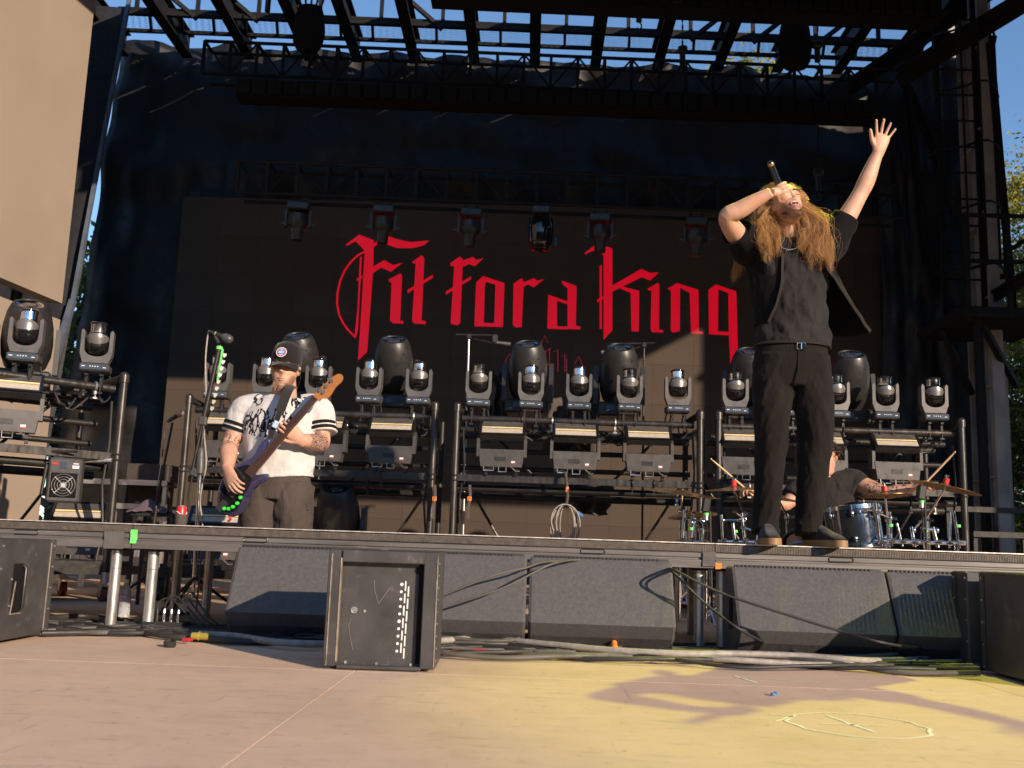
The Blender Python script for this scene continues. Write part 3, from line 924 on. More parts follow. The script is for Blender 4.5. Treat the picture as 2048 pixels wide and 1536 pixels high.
boxpaint = M('scratched_black_paint', (.05, .048, .047), .5, var=.35, scale=5, bmp=.15, bscale=120, wear=((.16, .15, .14), .55))
edgem = M('worn_box_edge', (.40, .33, .26), .45, .5, var=.4, scale=20)
def front_box():
    x0, x1, y0, h, d = -.745, -.328, 3.83, .442, .40
    w = x1-x0
    root = empty('front_speaker_box', (x0, y0, 0), R(1.5))
    t = .045
    b = MB(); b.box((w/2, d/2+.016, h/2+.006), (w, d-.03, h-.012)); b.build('cabinet', boxpaint, root)
    for (c, s) in (((t/2, .003, h/2+.006), (t, .03, h-.012)), ((w-t/2-.005, .003, h/2+.006), (t+.01, .03, h-.012)), ((w/2, .003, h-t/2), (w-2*t-.012, .03, t)), ((w/2, .003, .012), (w-2*t-.012, .03, .014))):
        b = MB(); b.box(c, s, bev=.003); b.build('frame_board', boxpaint, root)
    b = MB(); b.box((t+.004, -.004, h/2), (.005, .02, h-.06)); b.build('edge_trim', edgem, root)
    for ex in (t*.3, w-.003): b = MB(); b.box((ex, -.0134, h/2), (.0035, .004, h-.03)); b.build('edge_trim', edgem, root)
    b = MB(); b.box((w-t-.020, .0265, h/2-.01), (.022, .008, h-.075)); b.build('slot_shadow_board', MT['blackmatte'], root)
    b = MB(); b.cyl((w-t-.035, .031, h-.07), (w-t-.035, .0285, h-.07), .013, n=20); b.build('cable_hole', MT['blackmatte'], root)
    # white slot marks
    yy = .0295; b = MB()
    for k in range(10):
        z = h*.72-k*.0275
        b.cyl((w*.665-k*.0007, yy+.002, z), (w*.665-k*.0007, yy, z), .0052 if k not in (0, 5) else .0064, n=12)
    b.build('white_dot_marks', MT['white'], root)
    b = MB()
    for k in range(6):
        z = h*.735-k*.046
        b.box((w*.70-k*.0012, yy+.0012, z-.012), (.005, .003, .036)); b.box((w*.728-k*.0012, yy+.0010, z-.032), (.005, .003, .038))
    b.build('white_dash_marks', MT['white'], root)
    b = MB(); b.torus((w*.24, yy, h*.49), .010, .004, (0, 1, 0), 16); b.cyl((w*.24, yy+.002, h*.49), (w*.24, yy-.001, h*.49), .006, n=10); b.build('fly_point', MT['alu'], root, smooth=60)
    for (sx, sz) in ((.19, .055), (.47, .05), (.78, .05), (.34, .485), (.36, .905)):
        b = MB(); b.cyl((w*sx, yy+.002, h*sz), (w*sx, yy-.003, h*sz), .0055, n=10); b.build('screw', MT['alu'], root)
    for k in range(9):
        b = MB(); b.cyl((w+.0, .03, .04+k*.045), (w+.003, .03, .04+k*.045), .004, n=8); b.build('side_screw', MT['alu'], root)
    scm = M('pale_scratch', (.2, .19, .18), .7)
    for pts in ([(.41, .75), (.42, .66), (.46, .55), (.56, .69)], [(.22, .43), (.2, .36), (.225, .25), (.25, .16)]):
        b = MB()
        for i in range(len(pts)-1):
            b.bar((w*pts[i][0], yy-.0003, h*pts[i][1]), (w*pts[i+1][0], yy-.0003, h*pts[i+1][1]), .0016, .0016)
        b.build('scratch', scm, root)
    tag(root, 'upright black speaker box with white dot and dash marks at front centre', 'speaker box')
front_box()
def corner_box(label, x0, x1, y0, y1, h, face, handle=True):
    root = empty('corner_speaker_box', (x0, y0, 0))
    w, d = x1-x0, y1-y0
    b = MB(); b.box((w/2, d/2, h/2+.008), (w, d, h-.016), bev=.006); b.build('cabinet', boxpaint, root)
    fx = w if face > 0 else 0
    if handle:
        yc, zc = d*.36, h*.52
        hx = fx+face*.001
        b = MB(); b.box((hx, yc, zc), (.004, .085, .21), bev=.0018); b.build('handle_plate', MT['blackmatte'], root)
        b = MB(); b.tube([(hx+face*.002, yc+.03, zc-.10), (hx+face*.018, yc+.03, zc-.085), (hx+face*.018, yc+.03, zc+.085), (hx+face*.002, yc+.03, zc+.1)], .006, 6); b.build('handle_bar', MT['blacksteel'], root, smooth=60)
        b = MB(); b.bar((hx+face*.003, yc-.04, zc-.105), (hx+face*.003, yc+.045, zc-.105), .006); b.bar((hx+face*.003, yc-.04, zc-.105), (hx+face*.003, yc-.02, zc+.03), .005); b.build('handle_rim', edgem, root)
        for (dy, dz) in ((-.05, -.07), (.05, -.07), (-.05, .04), (.05, .04)):
            b = MB(); b.cyl((hx, yc+dy, zc+dz), (hx+face*.004, yc+dy, zc+dz), .005, n=8); b.build('handle_screw', MT['alu'], root)
    for yy in (d-.025, d*.08):
        for k in range(5):
            b = MB(); b.cyl((fx, yy, .03+k*(h-.06)/4), (fx+face*.003, yy, .03+k*(h-.06)/4), .005, n=8); b.build('screw', MT['alu'], root)
    b = MB(); b.box((fx+face*.0005, d-.055, h/2), (.004, .006, h-.03)); b.build('corner_trim', edgem if face > 0 else MT['blacksteel'], root)
    return tag(root, label, 'speaker box')
corner_box('black speaker box with a side handle cropped at the left edge', -2.62, -2.17, 4.12, 4.64, .436, 1)
corner_box('black speaker box in shade cropped at the right edge', 2.0, 2.5, 4.02, 4.50, .436, -1, False)
corner_box('narrow black box with a screwed flange behind the right corner box', 1.99, 2.3, 4.60, 4.76, .432, -1, False)

# ================================================================== lighting fixtures
def small_head():
    r = empty('moving_head_light')
    for x in (-.05, .05):
        b = MB(); b.box((x, 0, -.002), (.028, .05, .075), bev=.006); b.cyl((x, 0, .03), (x, 0, .07), .012, n=8); b.cyl((x, -.03, -.035), (x, -.03, -.075), .006, n=6); b.box((x, -.03, -.078), (.034, .006, .012)); b.box((x, -.03, .05), (.03, .02, .02), bev=.004)
        b.build('clamp', MT['blacksteel'], r)
    b = MB(); b.box((0, .01, .100), (.200, .15, .055), bev=.008); b.build('base', MT['housing'], r)
    b = MB(); b.box((0, -.067, .101), (.186, .006, .040), bev=.002); d = b.build('display', MT['display'], r)
    b = MB()
    for k, wd in ((-.07, .022), (-.025, .008), (-.008, .008), (.009, .008), (.026, .008)): b.box((k, -.0705, .104), (wd, .002, .006))
    b.box((.07, -.0705, .098), (.02, .002, .005))
    tag(b.build('print_mark', MT['white'], d), kind='stuff')
    for (sx, dp) in ((-.07, .10), (.075, .14)):
        b = MB(); b.tube(crom([(sx, .07, .09), (sx*1.15, .11, .06), (sx*1.3, .13, .06-dp), (sx*.6, .12, .02-dp), (sx*.2, .09, -.02)], 16), .006, 6); b.build('power_lead', MT['cable'], r, smooth=60)
    # yoke: scooped cross piece and two arms
    b = MB(); n = 9
    pts_o = [(-.108, .36), (-.108, .20), (-.085, .135), (.085, .135), (.108, .20), (.108, .36), (.098, .375), (.084, .36), (.082, .235)]
    inner = [(.082*math.cos(PI*i/10), .235-.055*math.sin(PI*i/10)) for i in range(1, 10)]
    poly = pts_o+inner+[(-.082, .235), (-.084, .36), (-.098, .375)]
    b.prism(poly, (0, -.035, 0), (1, 0, 0), (0, 0, 1), (0, .08, 0)); b.build('yoke', MT['yoke'], r)
    hd = MB(); hd.lathe([(.02, .205), (.055, .215), (.072, .245), (.076, .29), (.070, .33), (.058, .355), (.05, .362)], n=20); h = hd.build('head', MT['gloss'], r, smooth=50)
    b = MB(); n = 16                 # curved grey visor, proud of the front of the head
    vs, fs = [], []
    for j in range(7):
        t = j/6
        for i in range(n+1):
            a = PI+PI*i/n
            rr = .080-.004*abs(2*t-1)
            up = math.sin(PI*i/n)**.8
            z = .312+(t-.5)*.075*up+(.0 if t < .5 else .0)
            vs.append((rr*math.cos(a), rr*math.sin(a), z+.012*up*(1-abs(2*t-1))))
    for j in range(6):
        for i in range(n): fs.append([j*(n+1)+i, j*(n+1)+i+1, (j+1)*(n+1)+i+1, (j+1)*(n+1)+i])
    b.add(vs, fs); b.build('visor', MT['visor'], h, smooth=180)
    b = MB(); b.lathe([(.052, .352), (.054, .36), (.052, .41), (.053, .42)], n=20); b.build('barrel', MT['chrome'], h, smooth=40)
    b = MB(); b.lathe([(.055, .415), (.058, .42), (.058, .428), (.05, .434)], n=20); b.build('rim', MT['gloss'], h, smooth=40)
    b = MB()
    for k in range(5): b.box((-.02+k*.01, -.074, .245), (.004, .006, .022))
    b.build('vent_fins', MT['blackmatte'], h)
    return r

def big_head(lean=30):
    r = empty('beam_light')
    b = MB(); b.box((0, .02, .06), (.36, .28, .12), bev=.015); b.build('base', MT['plastic'], r)
    b = MB(); b.box((-.05, -.125, .065), (.12, .012, .05), bev=.003); b.build('display', MT['display'], r)
    for s in (-1, 1):
        b = MB(); b.prism([(-.055, .11), (.055, .11), (.06, .30), (.035, .44), (-.035, .44), (-.06, .30)], (s*.20-.018, .02, 0), (0, 1, 0), (0, 0, 1), (.036, 0, 0)); b.build('yoke_arm', MT['plastic'], r)
    q = Quaternion((1, 0, 0), R(lean)) @ Vector((0, 0, 1))
    o = Vector((0, .02, .335))
    b = MB(); b.lathe([(.09, -.20), (.14, -.18), (.165, -.10), (.172, .0), (.165, .12), (.145, .22), (.122, .275), (.112, .29), (.100, .292), (.095, .28)], o, q, 28); h = b.build('head', MT['plastic'], r, smooth=45)
    b = MB(); b.lathe([(.078, .268), (.094, .276), (.09, .286), (.074, .28)], o, q, 28); b.build('lens_ring', MT['chrome'], h, smooth=50)
    b = MB(); b.lathe([(.0, .284), (.03, .284), (.055, .280), (.078, .272), (.05, .262), (.0, .26)], o, q, 24); b.build('lens', MT['glass'], h, smooth=70)
    b = MB()
    qq = q.to_track_quat('Z', 'Y')
    for (ax, zz) in ((-1.2, .12), (-.9, .20), (-1.9, .05), (-2.3, .16), (-1.5, .02)):
        rr = .172-.9*max(0, zz)**1.9*.55
        b.cyl(o+q*zz+qq @ Vector((rr*.97*math.cos(ax), rr*.97*math.sin(ax), 0)), o+q*zz+qq @ Vector((rr*1.01*math.cos(ax), rr*1.01*math.sin(ax), 0)), .006, n=8)
    tag(b.build('screw', MT['blackmatte'], h), kind='stuff')
    return r

def strobe():
    r = empty('strobe_light')
    b = MB(); b.prism([(-.185, .16), (.185, .16), (.165, .02), (-.165, .02)], (0, -.055, 0), (1, 0, 0), (0, 0, 1), (0, .12, 0)); bs_ = b.build('base', MT['housing'], r)
    b = MB(); b.box((.095, -.0565, .06), (.03, .003, .014)); b.build('logo_plate', MT['white'], bs_)
    b = MB(); b.box((.095, -.0565, .046), (.034, .003, .005)); b.build('logo_line', MT['redprint'], bs_)
    b = MB(); b.box((-.01, -.0555, .082), (.09, .003, .035), bev=.001); b.build('embossed_panel', MT['plastic'], bs_)
    for s in (-1, 1):
        b = MB(); b.prism([(-.05, .10), (.05, .10), (.05, .26), (-.005, .28), (-.05, .24)], (s*.190-.012, 0, 0), (0, 1, 0), (0, 0, 1), (.024, 0, 0)); b.build('yoke_arm', MT['housing'], r)
        b = MB(); b.box((s*.12, -.0, -.012), (.022, .05, .07)); b.build('clamp', MT['blacksteel'], r)
    b = MB(); b.tube([(-.14, -.05, .02), (-.14, -.05, -.012), (-.06, -.05, -.012), (-.06, -.05, .018)], .005, 6); b.tube([(-.02, -.05, .02), (-.02, -.05, -.02), (.04, -.05, -.02), (.04, -.05, .018)], .005, 6); b.tube([(.08, -.05, .02), (.12, -.05, -.015), (.15, -.05, -.01)], .005, 6)
    b.build('bracket_wire', MT['alu'], r, smooth=60)
    # panel head tipped back so its emitter looks up and forward
    q = Quaternion((1, 0, 0), R(-40)); c = Vector((0, .0, .315))
    def pl(x, y, z): return c+q @ Vector((x, y, z))
    hd = MB(); hd.box(c, (.37, .07, .17), q, bev=.008); h = hd.build('head', MT['plastic'], r)
    b = MB(); b.box(pl(0, -.036, .003), (.335, .006, .138), q); b.build('reflector', MT['emitter2'], h)
    for (zz, hh, em) in ((-.042, .046, 'emitter'), (.034, .05, 'emitter2')):
        b = MB(); b.box(pl(0, -.040, zz), (.325, .006, hh), q); b.build('emitter_panel', MT[em], h)
    b = MB(); b.box(pl(0, -.041, -.006), (.325, .008, .012), q); b.build('tube_strip', M('strobe_tube', (.75, .6, .3), .3), h) if 'tube' not in MT else b.build('tube_strip', MT['tube'], h)
    b = MB()
    for s in (-1, 1): b.box(pl(s*.178, -.038, 0), (.016, .012, .166), q)
    b.box(pl(0, -.038, .08), (.34, .012, .012), q); b.box(pl(0, -.038, -.08), (.34, .012, .012), q)
    b.build('bezel', MT['gloss'], h)
    return r
MT['tube'] = M('strobe_tube', (.75, .60, .30), .3)
SH, BH, ST = small_head(), big_head(), strobe()
protos = [SH, BH, ST]
used = set()
def place(proto, loc, rz, label, cat, group, scale=1.):
    if proto.name in used: o = copy_tree(proto)
    else: o = proto; used.add(proto.name)
    o.location = loc; o.rotation_euler = (0, 0, rz); o.scale = (scale,)*3
    if proto is SH:                 # each head is parked at a slightly different tilt
        for ch in o.children:
            if ch.name.startswith('head'):
                rm = Matrix.Rotation(R(random.uniform(-9, 7)), 3, 'X'); pv = Vector((0, 0, .30))
                ch.rotation_euler = rm.to_euler(); ch.location = pv-rm @ pv
    return tag(o, label, cat, group)

# ================================================================== light carts
CY = 8.0
def cart(label, a, ang, w, feet=True):
    """rolling pipe frame: two front posts with elbows, rear posts, rails, square tube, shelf and casters"""
    root = empty('light_cart', a, ang)
    H = 1.585; D = .75
    for x in (0, w):
        b = MB(); b.cyl((x, 0, .17), (x, 0, H), .027, n=14); b.ball((x, 0, H), (.034, .034, .03)); b.cyl((x, 0, H-.05), (x, 0, H), .034, n=14)
        b.torus((x, 0, 1.02), .029, .007); b.torus((x, 0, .98), .029, .007)
        b.build('front_post', MT['pipe'], root, smooth=50)
        b = MB(); b.cyl((x, .02, H-.012), (x+(.08 if x == 0 else -.08), .18, H-.06), .027, n=12); b.build('elbow', MT['blacksteel'], root, smooth=50)
        b = MB(); b.cyl((x, D, .17), (x, D, H-.05), .025, n=10); b.build('rear_post', MT['blacksteel'], root, smooth=50)
        for y in (0, D):
            b = MB(); b.cyl((x, y, .20), (x, y, .12), .03, n=10); b.box((x, y+.01, .12), (.07, .08, .012)); b.prism([(-.03, .115), (.035, .115), (.02, .03), (-.005, .03)], (x-.03, y, 0), (0, 1, 0), (0, 0, 1), (.006, 0, 0)); b.prism([(-.03, .115), (.035, .115), (.02, .03), (-.005, .03)], (x+.024, y, 0), (0, 1, 0), (0, 0, 1), (.006, 0, 0))
            c = b.build('caster', MT['alu'], root)
            b = MB(); b.cyl((x-.02, y+.01, .05), (x+.02, y+.01, .05), .05, n=18); b.build('wheel', MT['caster'], c, smooth=40)
    def rail(name, y, z, r, mat, x0=.0, x1=None, sq=False):
        x1 = w if x1 is None else x1
        b = MB()
        if sq: b.box(((x0+x1)/2, y, z), (x1-x0, r*2, r*2.4))
        else: b.cyl((x0, y, z), (x1, y, z), r, n=12)
        b.build(name, mat, root, smooth=None if sq else 50)
    rail('top_rail', .06, 1.49, .027, MT['pipe'], .04, w-.04)
    rail('rear_rail', .34, 1.43, .026, MT['blacksteel'])
    rail('rear_rail', .55, 1.40, .03, MT['blacksteel'])
    rail('mid_rail', .4, 1.26, .022, MT['blacksteel']); rail('mid_rail', .5, 1.12, .022, MT['blacksteel'])
    rail('square_tube', .05, 1.005, .022, MT['pipe'], .03, w-.03, True)
    rail('lower_rail', .16, .93, .028, MT['blacksteel']); rail('lower_rail', .4, .88, .03, MT['blacksteel'])
    rail('base_tube', .05, .22, .03, MT['blacksteel'], .03, w-.03, True); rail('base_tube', D-.05, .22, .03, MT['blacksteel'], .03, w-.03, True)
    b = MB(); b.box((w/2, D/2, .265), (w-.05, D-.05, .02)); b.build('shelf', MT['blacksteel'], root)
    for (p, q) in (((0, D, 1.1), (.5, D, .3)), ((w, D, 1.1), (w-.5, D, .3)), ((.3, .45, 1.4), (.75, .45, .95)), ((w-.3, .45, 1.4), (w-.75, .45, .95)), ((w*.5, .45, 1.4), (w*.5, .45, .9))):
        b = MB(); b.cyl(p, q, .012, n=8); b.build('brace', MT['blacksteel'], root)
    for x in (.3, w*.5, w-.3):
        b = MB(); b.box((x, .32, 1.46), (.035, .5, .03)); b.build('cross_tube', MT['blacksteel'], root)
    for k in range(10):
        x = .12+(w-.24)*(k+.5)/10+random.uniform(-.05, .05); y, z = random.choice(((.06, 1.49), (.34, 1.43), (.16, .93), (.05, 1.005)))
        b = MB(); b.torus((x, y, z), .031, .008, (1, 0, 0), 14, 5); b.box((x, y, z-.045), (.022, .03, .03), bev=.004); b.cyl((x, y-.012, z-.05), (x, y-.012, z-.09), .005, n=6); b.box((x, y-.012, z-.082), (.03, .006, .010)); b.build('coupler', MT['alu'] if k % 3 == 0 else MT['blacksteel'], root, smooth=40)
    # short looms drooping below the rails
    b = MB()
    for k in range(9):
        x = random.uniform(.1, w-.35); L = random.uniform(.15, .4)
        b.tube([(x+L*t, .12+.1*random.random(), 1.44-.10*math.sin(PI*t)-.03*random.random()) for t in (0, .2, .4, .6, .8, 1)], .008, 6)
    for x in (.05, w-.05):
        b.tube([(x, .06, 1.4), (x+.02, .08, 1.1), (x-.01, .06, .8), (x+.02, .05, .5), (x, .06, .28)], .009, 6)
    tag(b.build('cable_loom', MT['cable'], root, smooth=60), kind='stuff')
    return tag(root, label, 'light cart', 'rolling light carts')
C1x, C1w = W(372, 900, CY).x+.0, 0
c1a, c1b = W(374, 850, CY).x, W(866, 900, CY).x
c2a, c2b = W(911, 900, CY).x, W(1400, 900, CY).x
c3a, c3b = W(1437, 900, CY).x, W(1926, 950, CY).x
cart('pipe frame light cart behind the bassist', (c1a, CY, 0), 0, c1b-c1a)
cart('pipe frame light cart in the middle with hanging cable coil', (c2a, CY, 0), 0, c2b-c2a)
cart('pipe frame light cart behind the singer and drummer', (c3a, CY, 0), 0, c3b-c3a)
ang0 = R(45)
e0 = W(250, 745, 7.0)
c0o = Vector((e0.x-1.95*math.cos(ang0), 7.0-1.95*math.sin(ang0), 0))
cart('pipe frame light cart turned sideways at the left edge', c0o, ang0, 1.95)

ordn = ['first', 'second', 'third', 'fourth', 'fifth']
SG, BG, TG = 'small moving heads on the cart rails', 'large beam lights on the carts', 'strobe lights on the carts'
for (nm, xs_) in (('cart behind the bassist', (430, 527, 633, 735, 835)), ('middle cart', (955, 1060, 1157, 1258, 1355)), ('cart behind the singer', (1470, 1572, 1672, 1770, 1868))):
    for i, px in enumerate(xs_):
        x = W(px, 830, CY+.06).x
        place(SH, (x, CY+.06, 1.518), R(random.uniform(-3, 3)), 'small moving head light on the %s, %s from the left' % (nm, ordn[i]), 'moving light', SG, .98)
for (px, py, lb) in ((603, 668, 'large dark beam light rising behind the bassist\'s cap'), (790, 675, 'large dark beam light right of the bass headstock'), (1058, 684, 'large dark beam light at the left of the middle cart'), (1240, 690, 'large dark beam light at the right of the middle cart'), (1497, 698, 'large dark beam light left of the singer\'s hips'), (1697, 704, 'large dark beam light right of the singer\'s hips')):
    top = W(px, py, CY+.38)
    place(BH, (top.x, CY+.40, top.z-.625), R(random.uniform(-6, 6)), lb, 'beam light', BG)
place(BH, (W(678, 1000, CY+.25).x, CY+.25, .275), 0, 'large beam light standing low on the shelf right of the bassist', 'beam light', BG, 1.06)
# its pedestal box on the cart shelf
for (nm, xs_) in (('behind the bassist', (450, 640, 780)), ('on the middle cart', (1003, 1150, 1297)), ('behind the singer and drummer', (1490, 1645, 1795))):
    for i, px in enumerate(xs_):
        x = W(px, 910, CY-.02).x
        place(ST, (x, CY+.03, 1.078), R(random.uniform(-2, 2)), '%s strobe light from the left on the rail %s' % (ordn[i], nm), 'strobe', TG)
# left, turned cart
def c0(t, y, z):
    return Vector((c0o.x+t*math.cos(ang0)-y*math.sin(ang0), c0o.y+t*math.sin(ang0)+y*math.cos(ang0), z))
for i, t in enumerate((1.76, 1.28, .80)):
    place(SH, c0(t, .06, 1.518), ang0-R(30), 'small moving head light on the turned left cart, %s from its right end' % ordn[i], 'moving light', SG)
place(BH, c0(1.40, .42, 1.46), ang0-R(20), 'large beam light leaning over the turned left cart', 'beam light', BG)
place(BH, c0(.62, .2, .40), ang0-R(30), 'large beam light low on the turned cart at the left edge', 'beam light', BG)
for (t, lb) in ((1.22, 'strobe light facing up on the turned left cart'), (.72, 'strobe light on the turned left cart cropped by the left edge')):
    place(ST, c0(t, .06, 1.09), ang0-R(20), lb, 'strobe', TG, 1.05)
for (px, lb) in ((150, 'strobe base seen low under the riser at far left'), (425, 'strobe base seen low under the riser left of the monitors')):
    p = W(px, 1120, 7.4)
    place(ST, (p.x, 7.4, .285), R(10), lb, 'strobe', TG)
    b = MB(); b.box((p.x, 7.45, .20), (.8, .4, .06)); 
    for q in (-.33, .33): b.cyl((p.x+q-.02, 7.3, .05), (p.x+q+.02, 7.3, .05), .05, n=16); b.box((p.x+q, 7.31, .12), (.06, .05, .1))
    b.box((p.x, 7.45, .2475), (.7, .3, .032))
    tag(b.build('wheeled_dolly', MT['blacksteel']), 'low wheeled dolly under the ' + ('far left strobe' if px < 300 else 'strobe left of the monitors'), 'dolly')
# hazer / fan box hung on the turned cart
def fan_box():
    p = W(128, 960, 6.7)
    root = empty('fan_box', (p.x, 6.7, p.z), R(18))
    b = MB(); b.box((0, .08, 0), (.21, .16, .30), bev=.012); b.build('case', MT['housing'], root)
    b = MB(); b.box((0, -.003, -.035), (.165, .012, .165), bev=.006); b.build('grille_plate', MT['blackmatte'], root)
    for k, rr in enumerate((.02, .038, .056, .074)):
        b = MB(); b.torus((0, -.014, -.035), rr, .0022, (0, 1, 0), 24, 5); b.build('guard_ring', MT['alu'], root, smooth=60)
    b = MB()
    for k in range(4): b.bar((0, -.015, -.035), (.078*math.cos(k*PI/2+.8), -.015, -.035+.078*math.sin(k*PI/2+.8)), .004)
    b.cyl((0, -.012, -.035), (0, -.018, -.035), .016, n=14); b.build('guard_spoke', MT['alu'], root)
    b = MB(); b.box((-.01, -.002, .10), (.036, .006, .046)); b.build('screen', MT['display'], root)
    b = MB(); b.box((-.066, -.002, .108), (.036, .006, .014)); b.build('red_badge', MT['red'], root)
    b = MB(); b.box((.066, -.002, .09), (.042, .006, .02)); b.box((.066, -.002, .112), (.034, .005, .006)); b.build('white_badge', MT['white'], root)
    b = MB(); b.tube([(-.11, .05, .15), (-.11, .05, .19), (.06, .05, .2)], .009, 6); b.tube([(-.12, .02, .1), (-.135, .02, -.1)], .012, 6); b.build('bracket', MT['blacksteel'], root, smooth=60)
    tag(root, 'grey fan box with a round wire guard hung on the left cart', 'fan')
fan_box()
b = MB(); p = c0(1.95, 0, .98); b.cyl(p, p+Vector((-.35, -.1, -.03)), .014, n=8); b.box(p+Vector((-.36, -.1, -.01)), (.06, .04, .08), bev=.005)
tag(b.build('clamp_rod', MT['alu']), 'short clamp arm reaching from the left cart post to the fan box', 'clamp arm')

# ================================================================== lights hanging from the lower truss
def hanging_head():
    r = empty('hanging_spot')
    b = MB(); b.box((0, 0, -.07), (.30, .26, .12), bev=.02); b.box((-.08, 0, .02), (.04, .05, .1)); b.box((.08, 0, .02), (.04, .05, .1)); b.build('base', MT['plastic'], r)
    for s in (-1, 1):
        b = MB(); b.prism([(-.05, -.12), (.05, -.12), (.04, -.36), (-.04, -.36)], (s*.17-.016, 0, 0), (0, 1, 0), (0, 0, 1), (.032, 0, 0)); b.build('yoke_arm', MT['plastic'], r)
        b = MB(); b.cyl((s*.18, 0, -.31), (s*.23, 0, -.31), .012, n=8); b.build('lock_pin', MT['yoke'], r)
    b = MB(); b.lathe([(.06, -.16), (.13, -.18), (.14, -.27), (.135, -.33), (.10, -.37), (.085, -.40), (.078, -.52), (.072, -.54)], n=18); h = b.build('head', MT['plastic'], r, smooth=45)
    b = MB(); b.lathe([(.076, -.535), (.078, -.55), (.06, -.553)], n=18); b.build('lens_rim', MT['plastic'], h, smooth=40)
    return r
HH = hanging_head()
HG = 'spot lights hanging from the lower truss'
ta, tb = W(478, 322, 10.4), W(1800, 372, 10.4)
for i, px in enumerate((603, 772, 945, 1203, 1393)):
    x = W(px, 350, 10.5).x
    t = (x-ta.x)/(tb.x-ta.x)
    place(HH, (x, 10.5, ta.z+(tb.z-ta.z)*t-.42), R(random.uniform(-8, 8)), 'grey spot light hanging below the lower truss, %s from the left' % ordn[min(i, 4)] if i < 3 else ('grey spot light hanging below the truss above the letter K' if i == 3 else 'grey spot light hanging below the truss left of the singer\'s elbow'), 'spot light', HG, .78)
b = MB(); x = W(1083, 400, 10.5).x; zt = ta.z+(tb.z-ta.z)*.45-.38
root = empty('hanging_beam_light', (x, 10.5, zt))
b.box((0, 0, -.03), (.2, .2, .1), bev=.015); b.build('base', MT['plastic'], root)
b = MB(); b.lathe([(.08, -.08), (.13, -.12), (.145, -.24), (.125, -.40), (.10, -.47), (.09, -.475)], n=20); b.build('head', MT['gloss'], root, smooth=45)
b = MB(); b.torus((0, 0, -.40), .126, .006); b.box((.17, 0, -.38), (.06, .08, .12), bev=.01); b.build('side_unit', MT['plastic'], root)
tag(root, 'glossy black barrel light hanging at the middle of the lower truss', 'beam light')

# the one lit lamp: a yellow spot under the roof beams, aimed at the stage front
def lit_lamp():
    p = Vector((2.3, 7.9, 6.42))
    root = empty('lit_yellow_spot', p)
    d = (Vector((1.35, 3.75, 0))-p).normalized()
    b = MB(); b.box((0, 0, .25), (.3, .26, .12), bev=.02); b.box((-.17, 0, .04), (.03, .1, .40)); b.box((.17, 0, .04), (.03, .1, .40)); b.box((0, 0, .37), (.9, .06, .14)); b.build('yoke', MT['plastic'], root)
    b = MB(); b.lathe([(.07, -.2), (.13, -.17), (.14, 0), (.12, .16), (.105, .20), (.095, .198), (.09, .17)], (0, 0, 0), d, 20); b.build('head', MT['plastic'], root, smooth=45)
    m = M('lit_yellow_lens', (.5, .4, .04), .3, emit=(1, .78, .03), estr=1.)
    b = MB(); b.lathe([(.0, .185), (.06, .183), (.088, .176), (.06, .165)], (0, 0, 0), d, 20); b.build('lens', m, root, smooth=60)
    l = bpy.data.lights.new('yellow_beam', 'SPOT'); l.energy = YEL; l.color = (.95, 1, .0); l.spot_size = R(28); l.spot_blend = .6; l.shadow_soft_size = .05
    o = bpy.data.objects.new('yellow_beam', l); col.objects.link(o); o.parent = root
    o.location = d*.22; o.rotation_euler = (-d).to_track_quat('Z', 'Y').to_euler()
    tag(root, 'lit yellow spot light hung under the roof beams above the drummer', 'spot light')
YEL = 900
lit_lamp()
# ================================================================== people
def loft(b, pts, rad, ref=(1, 0, 0), m=None, n=20, fold=0., ff=(6, 3), seed=0., diag=0.):
    """tapered limb or garment: centre points, (half width along ref, half depth) per point, optional cloth folds"""
    m = m or max(len(pts)*5, 8)
    rad = [(r, r) if not hasattr(r, '__len__') else r for r in rad]
    full = crom([tuple(p)+tuple(r) for p, r in zip(pts, rad)], m)
    vs, fs = [], []
    ref = Vector(ref)
    for i, q in enumerate(full):
        p = Vector(q[:3]); a = Vector(full[max(i-1, 0)][:3]); c = Vector(full[min(i+1, m-1)][:3])
        t = (c-a).normalized()
        u = ref-t*ref.dot(t)
        if u.length < .05: u = t.orthogonal()
        u.normalize(); v = t.cross(u)
        for k in range(n):
            th = 2*PI*k/n; s = i/(m-1)
            f = 1.
            if fold:
                e = Vector((math.cos(th)*ff[0]*.3, math.sin(th)*ff[0]*.3, s*ff[1]+seed+diag*math.cos(th)))
                h = mnoise.noise(e)+.6*mnoise.noise(e*2.1)
                f += fold*(abs(h)*1.8-.45)
            vs.append(p+u*(q[3]*f*math.cos(th))+v*(q[4]*f*math.sin(th)))
    for i in range(m-1):
        for k in range(n):
            l = (k+1) % n; fs.append([i*n+k, i*n+l, (i+1)*n+l, (i+1)*n+k])
    fs += [list(range(n-1, -1, -1)), list(range((m-1)*n, m*n))]
    b.add(vs, fs)

def organic(o, voxel, smooth=0, it=4):
    r = o.modifiers.new('skin', 'REMESH'); r.mode = 'VOXEL'; r.voxel_size = voxel; r.use_smooth_shade = True
    if smooth:
        s = o.modifiers.new('soft', 'SMOOTH'); s.factor = smooth; s.iterations = it
    return o

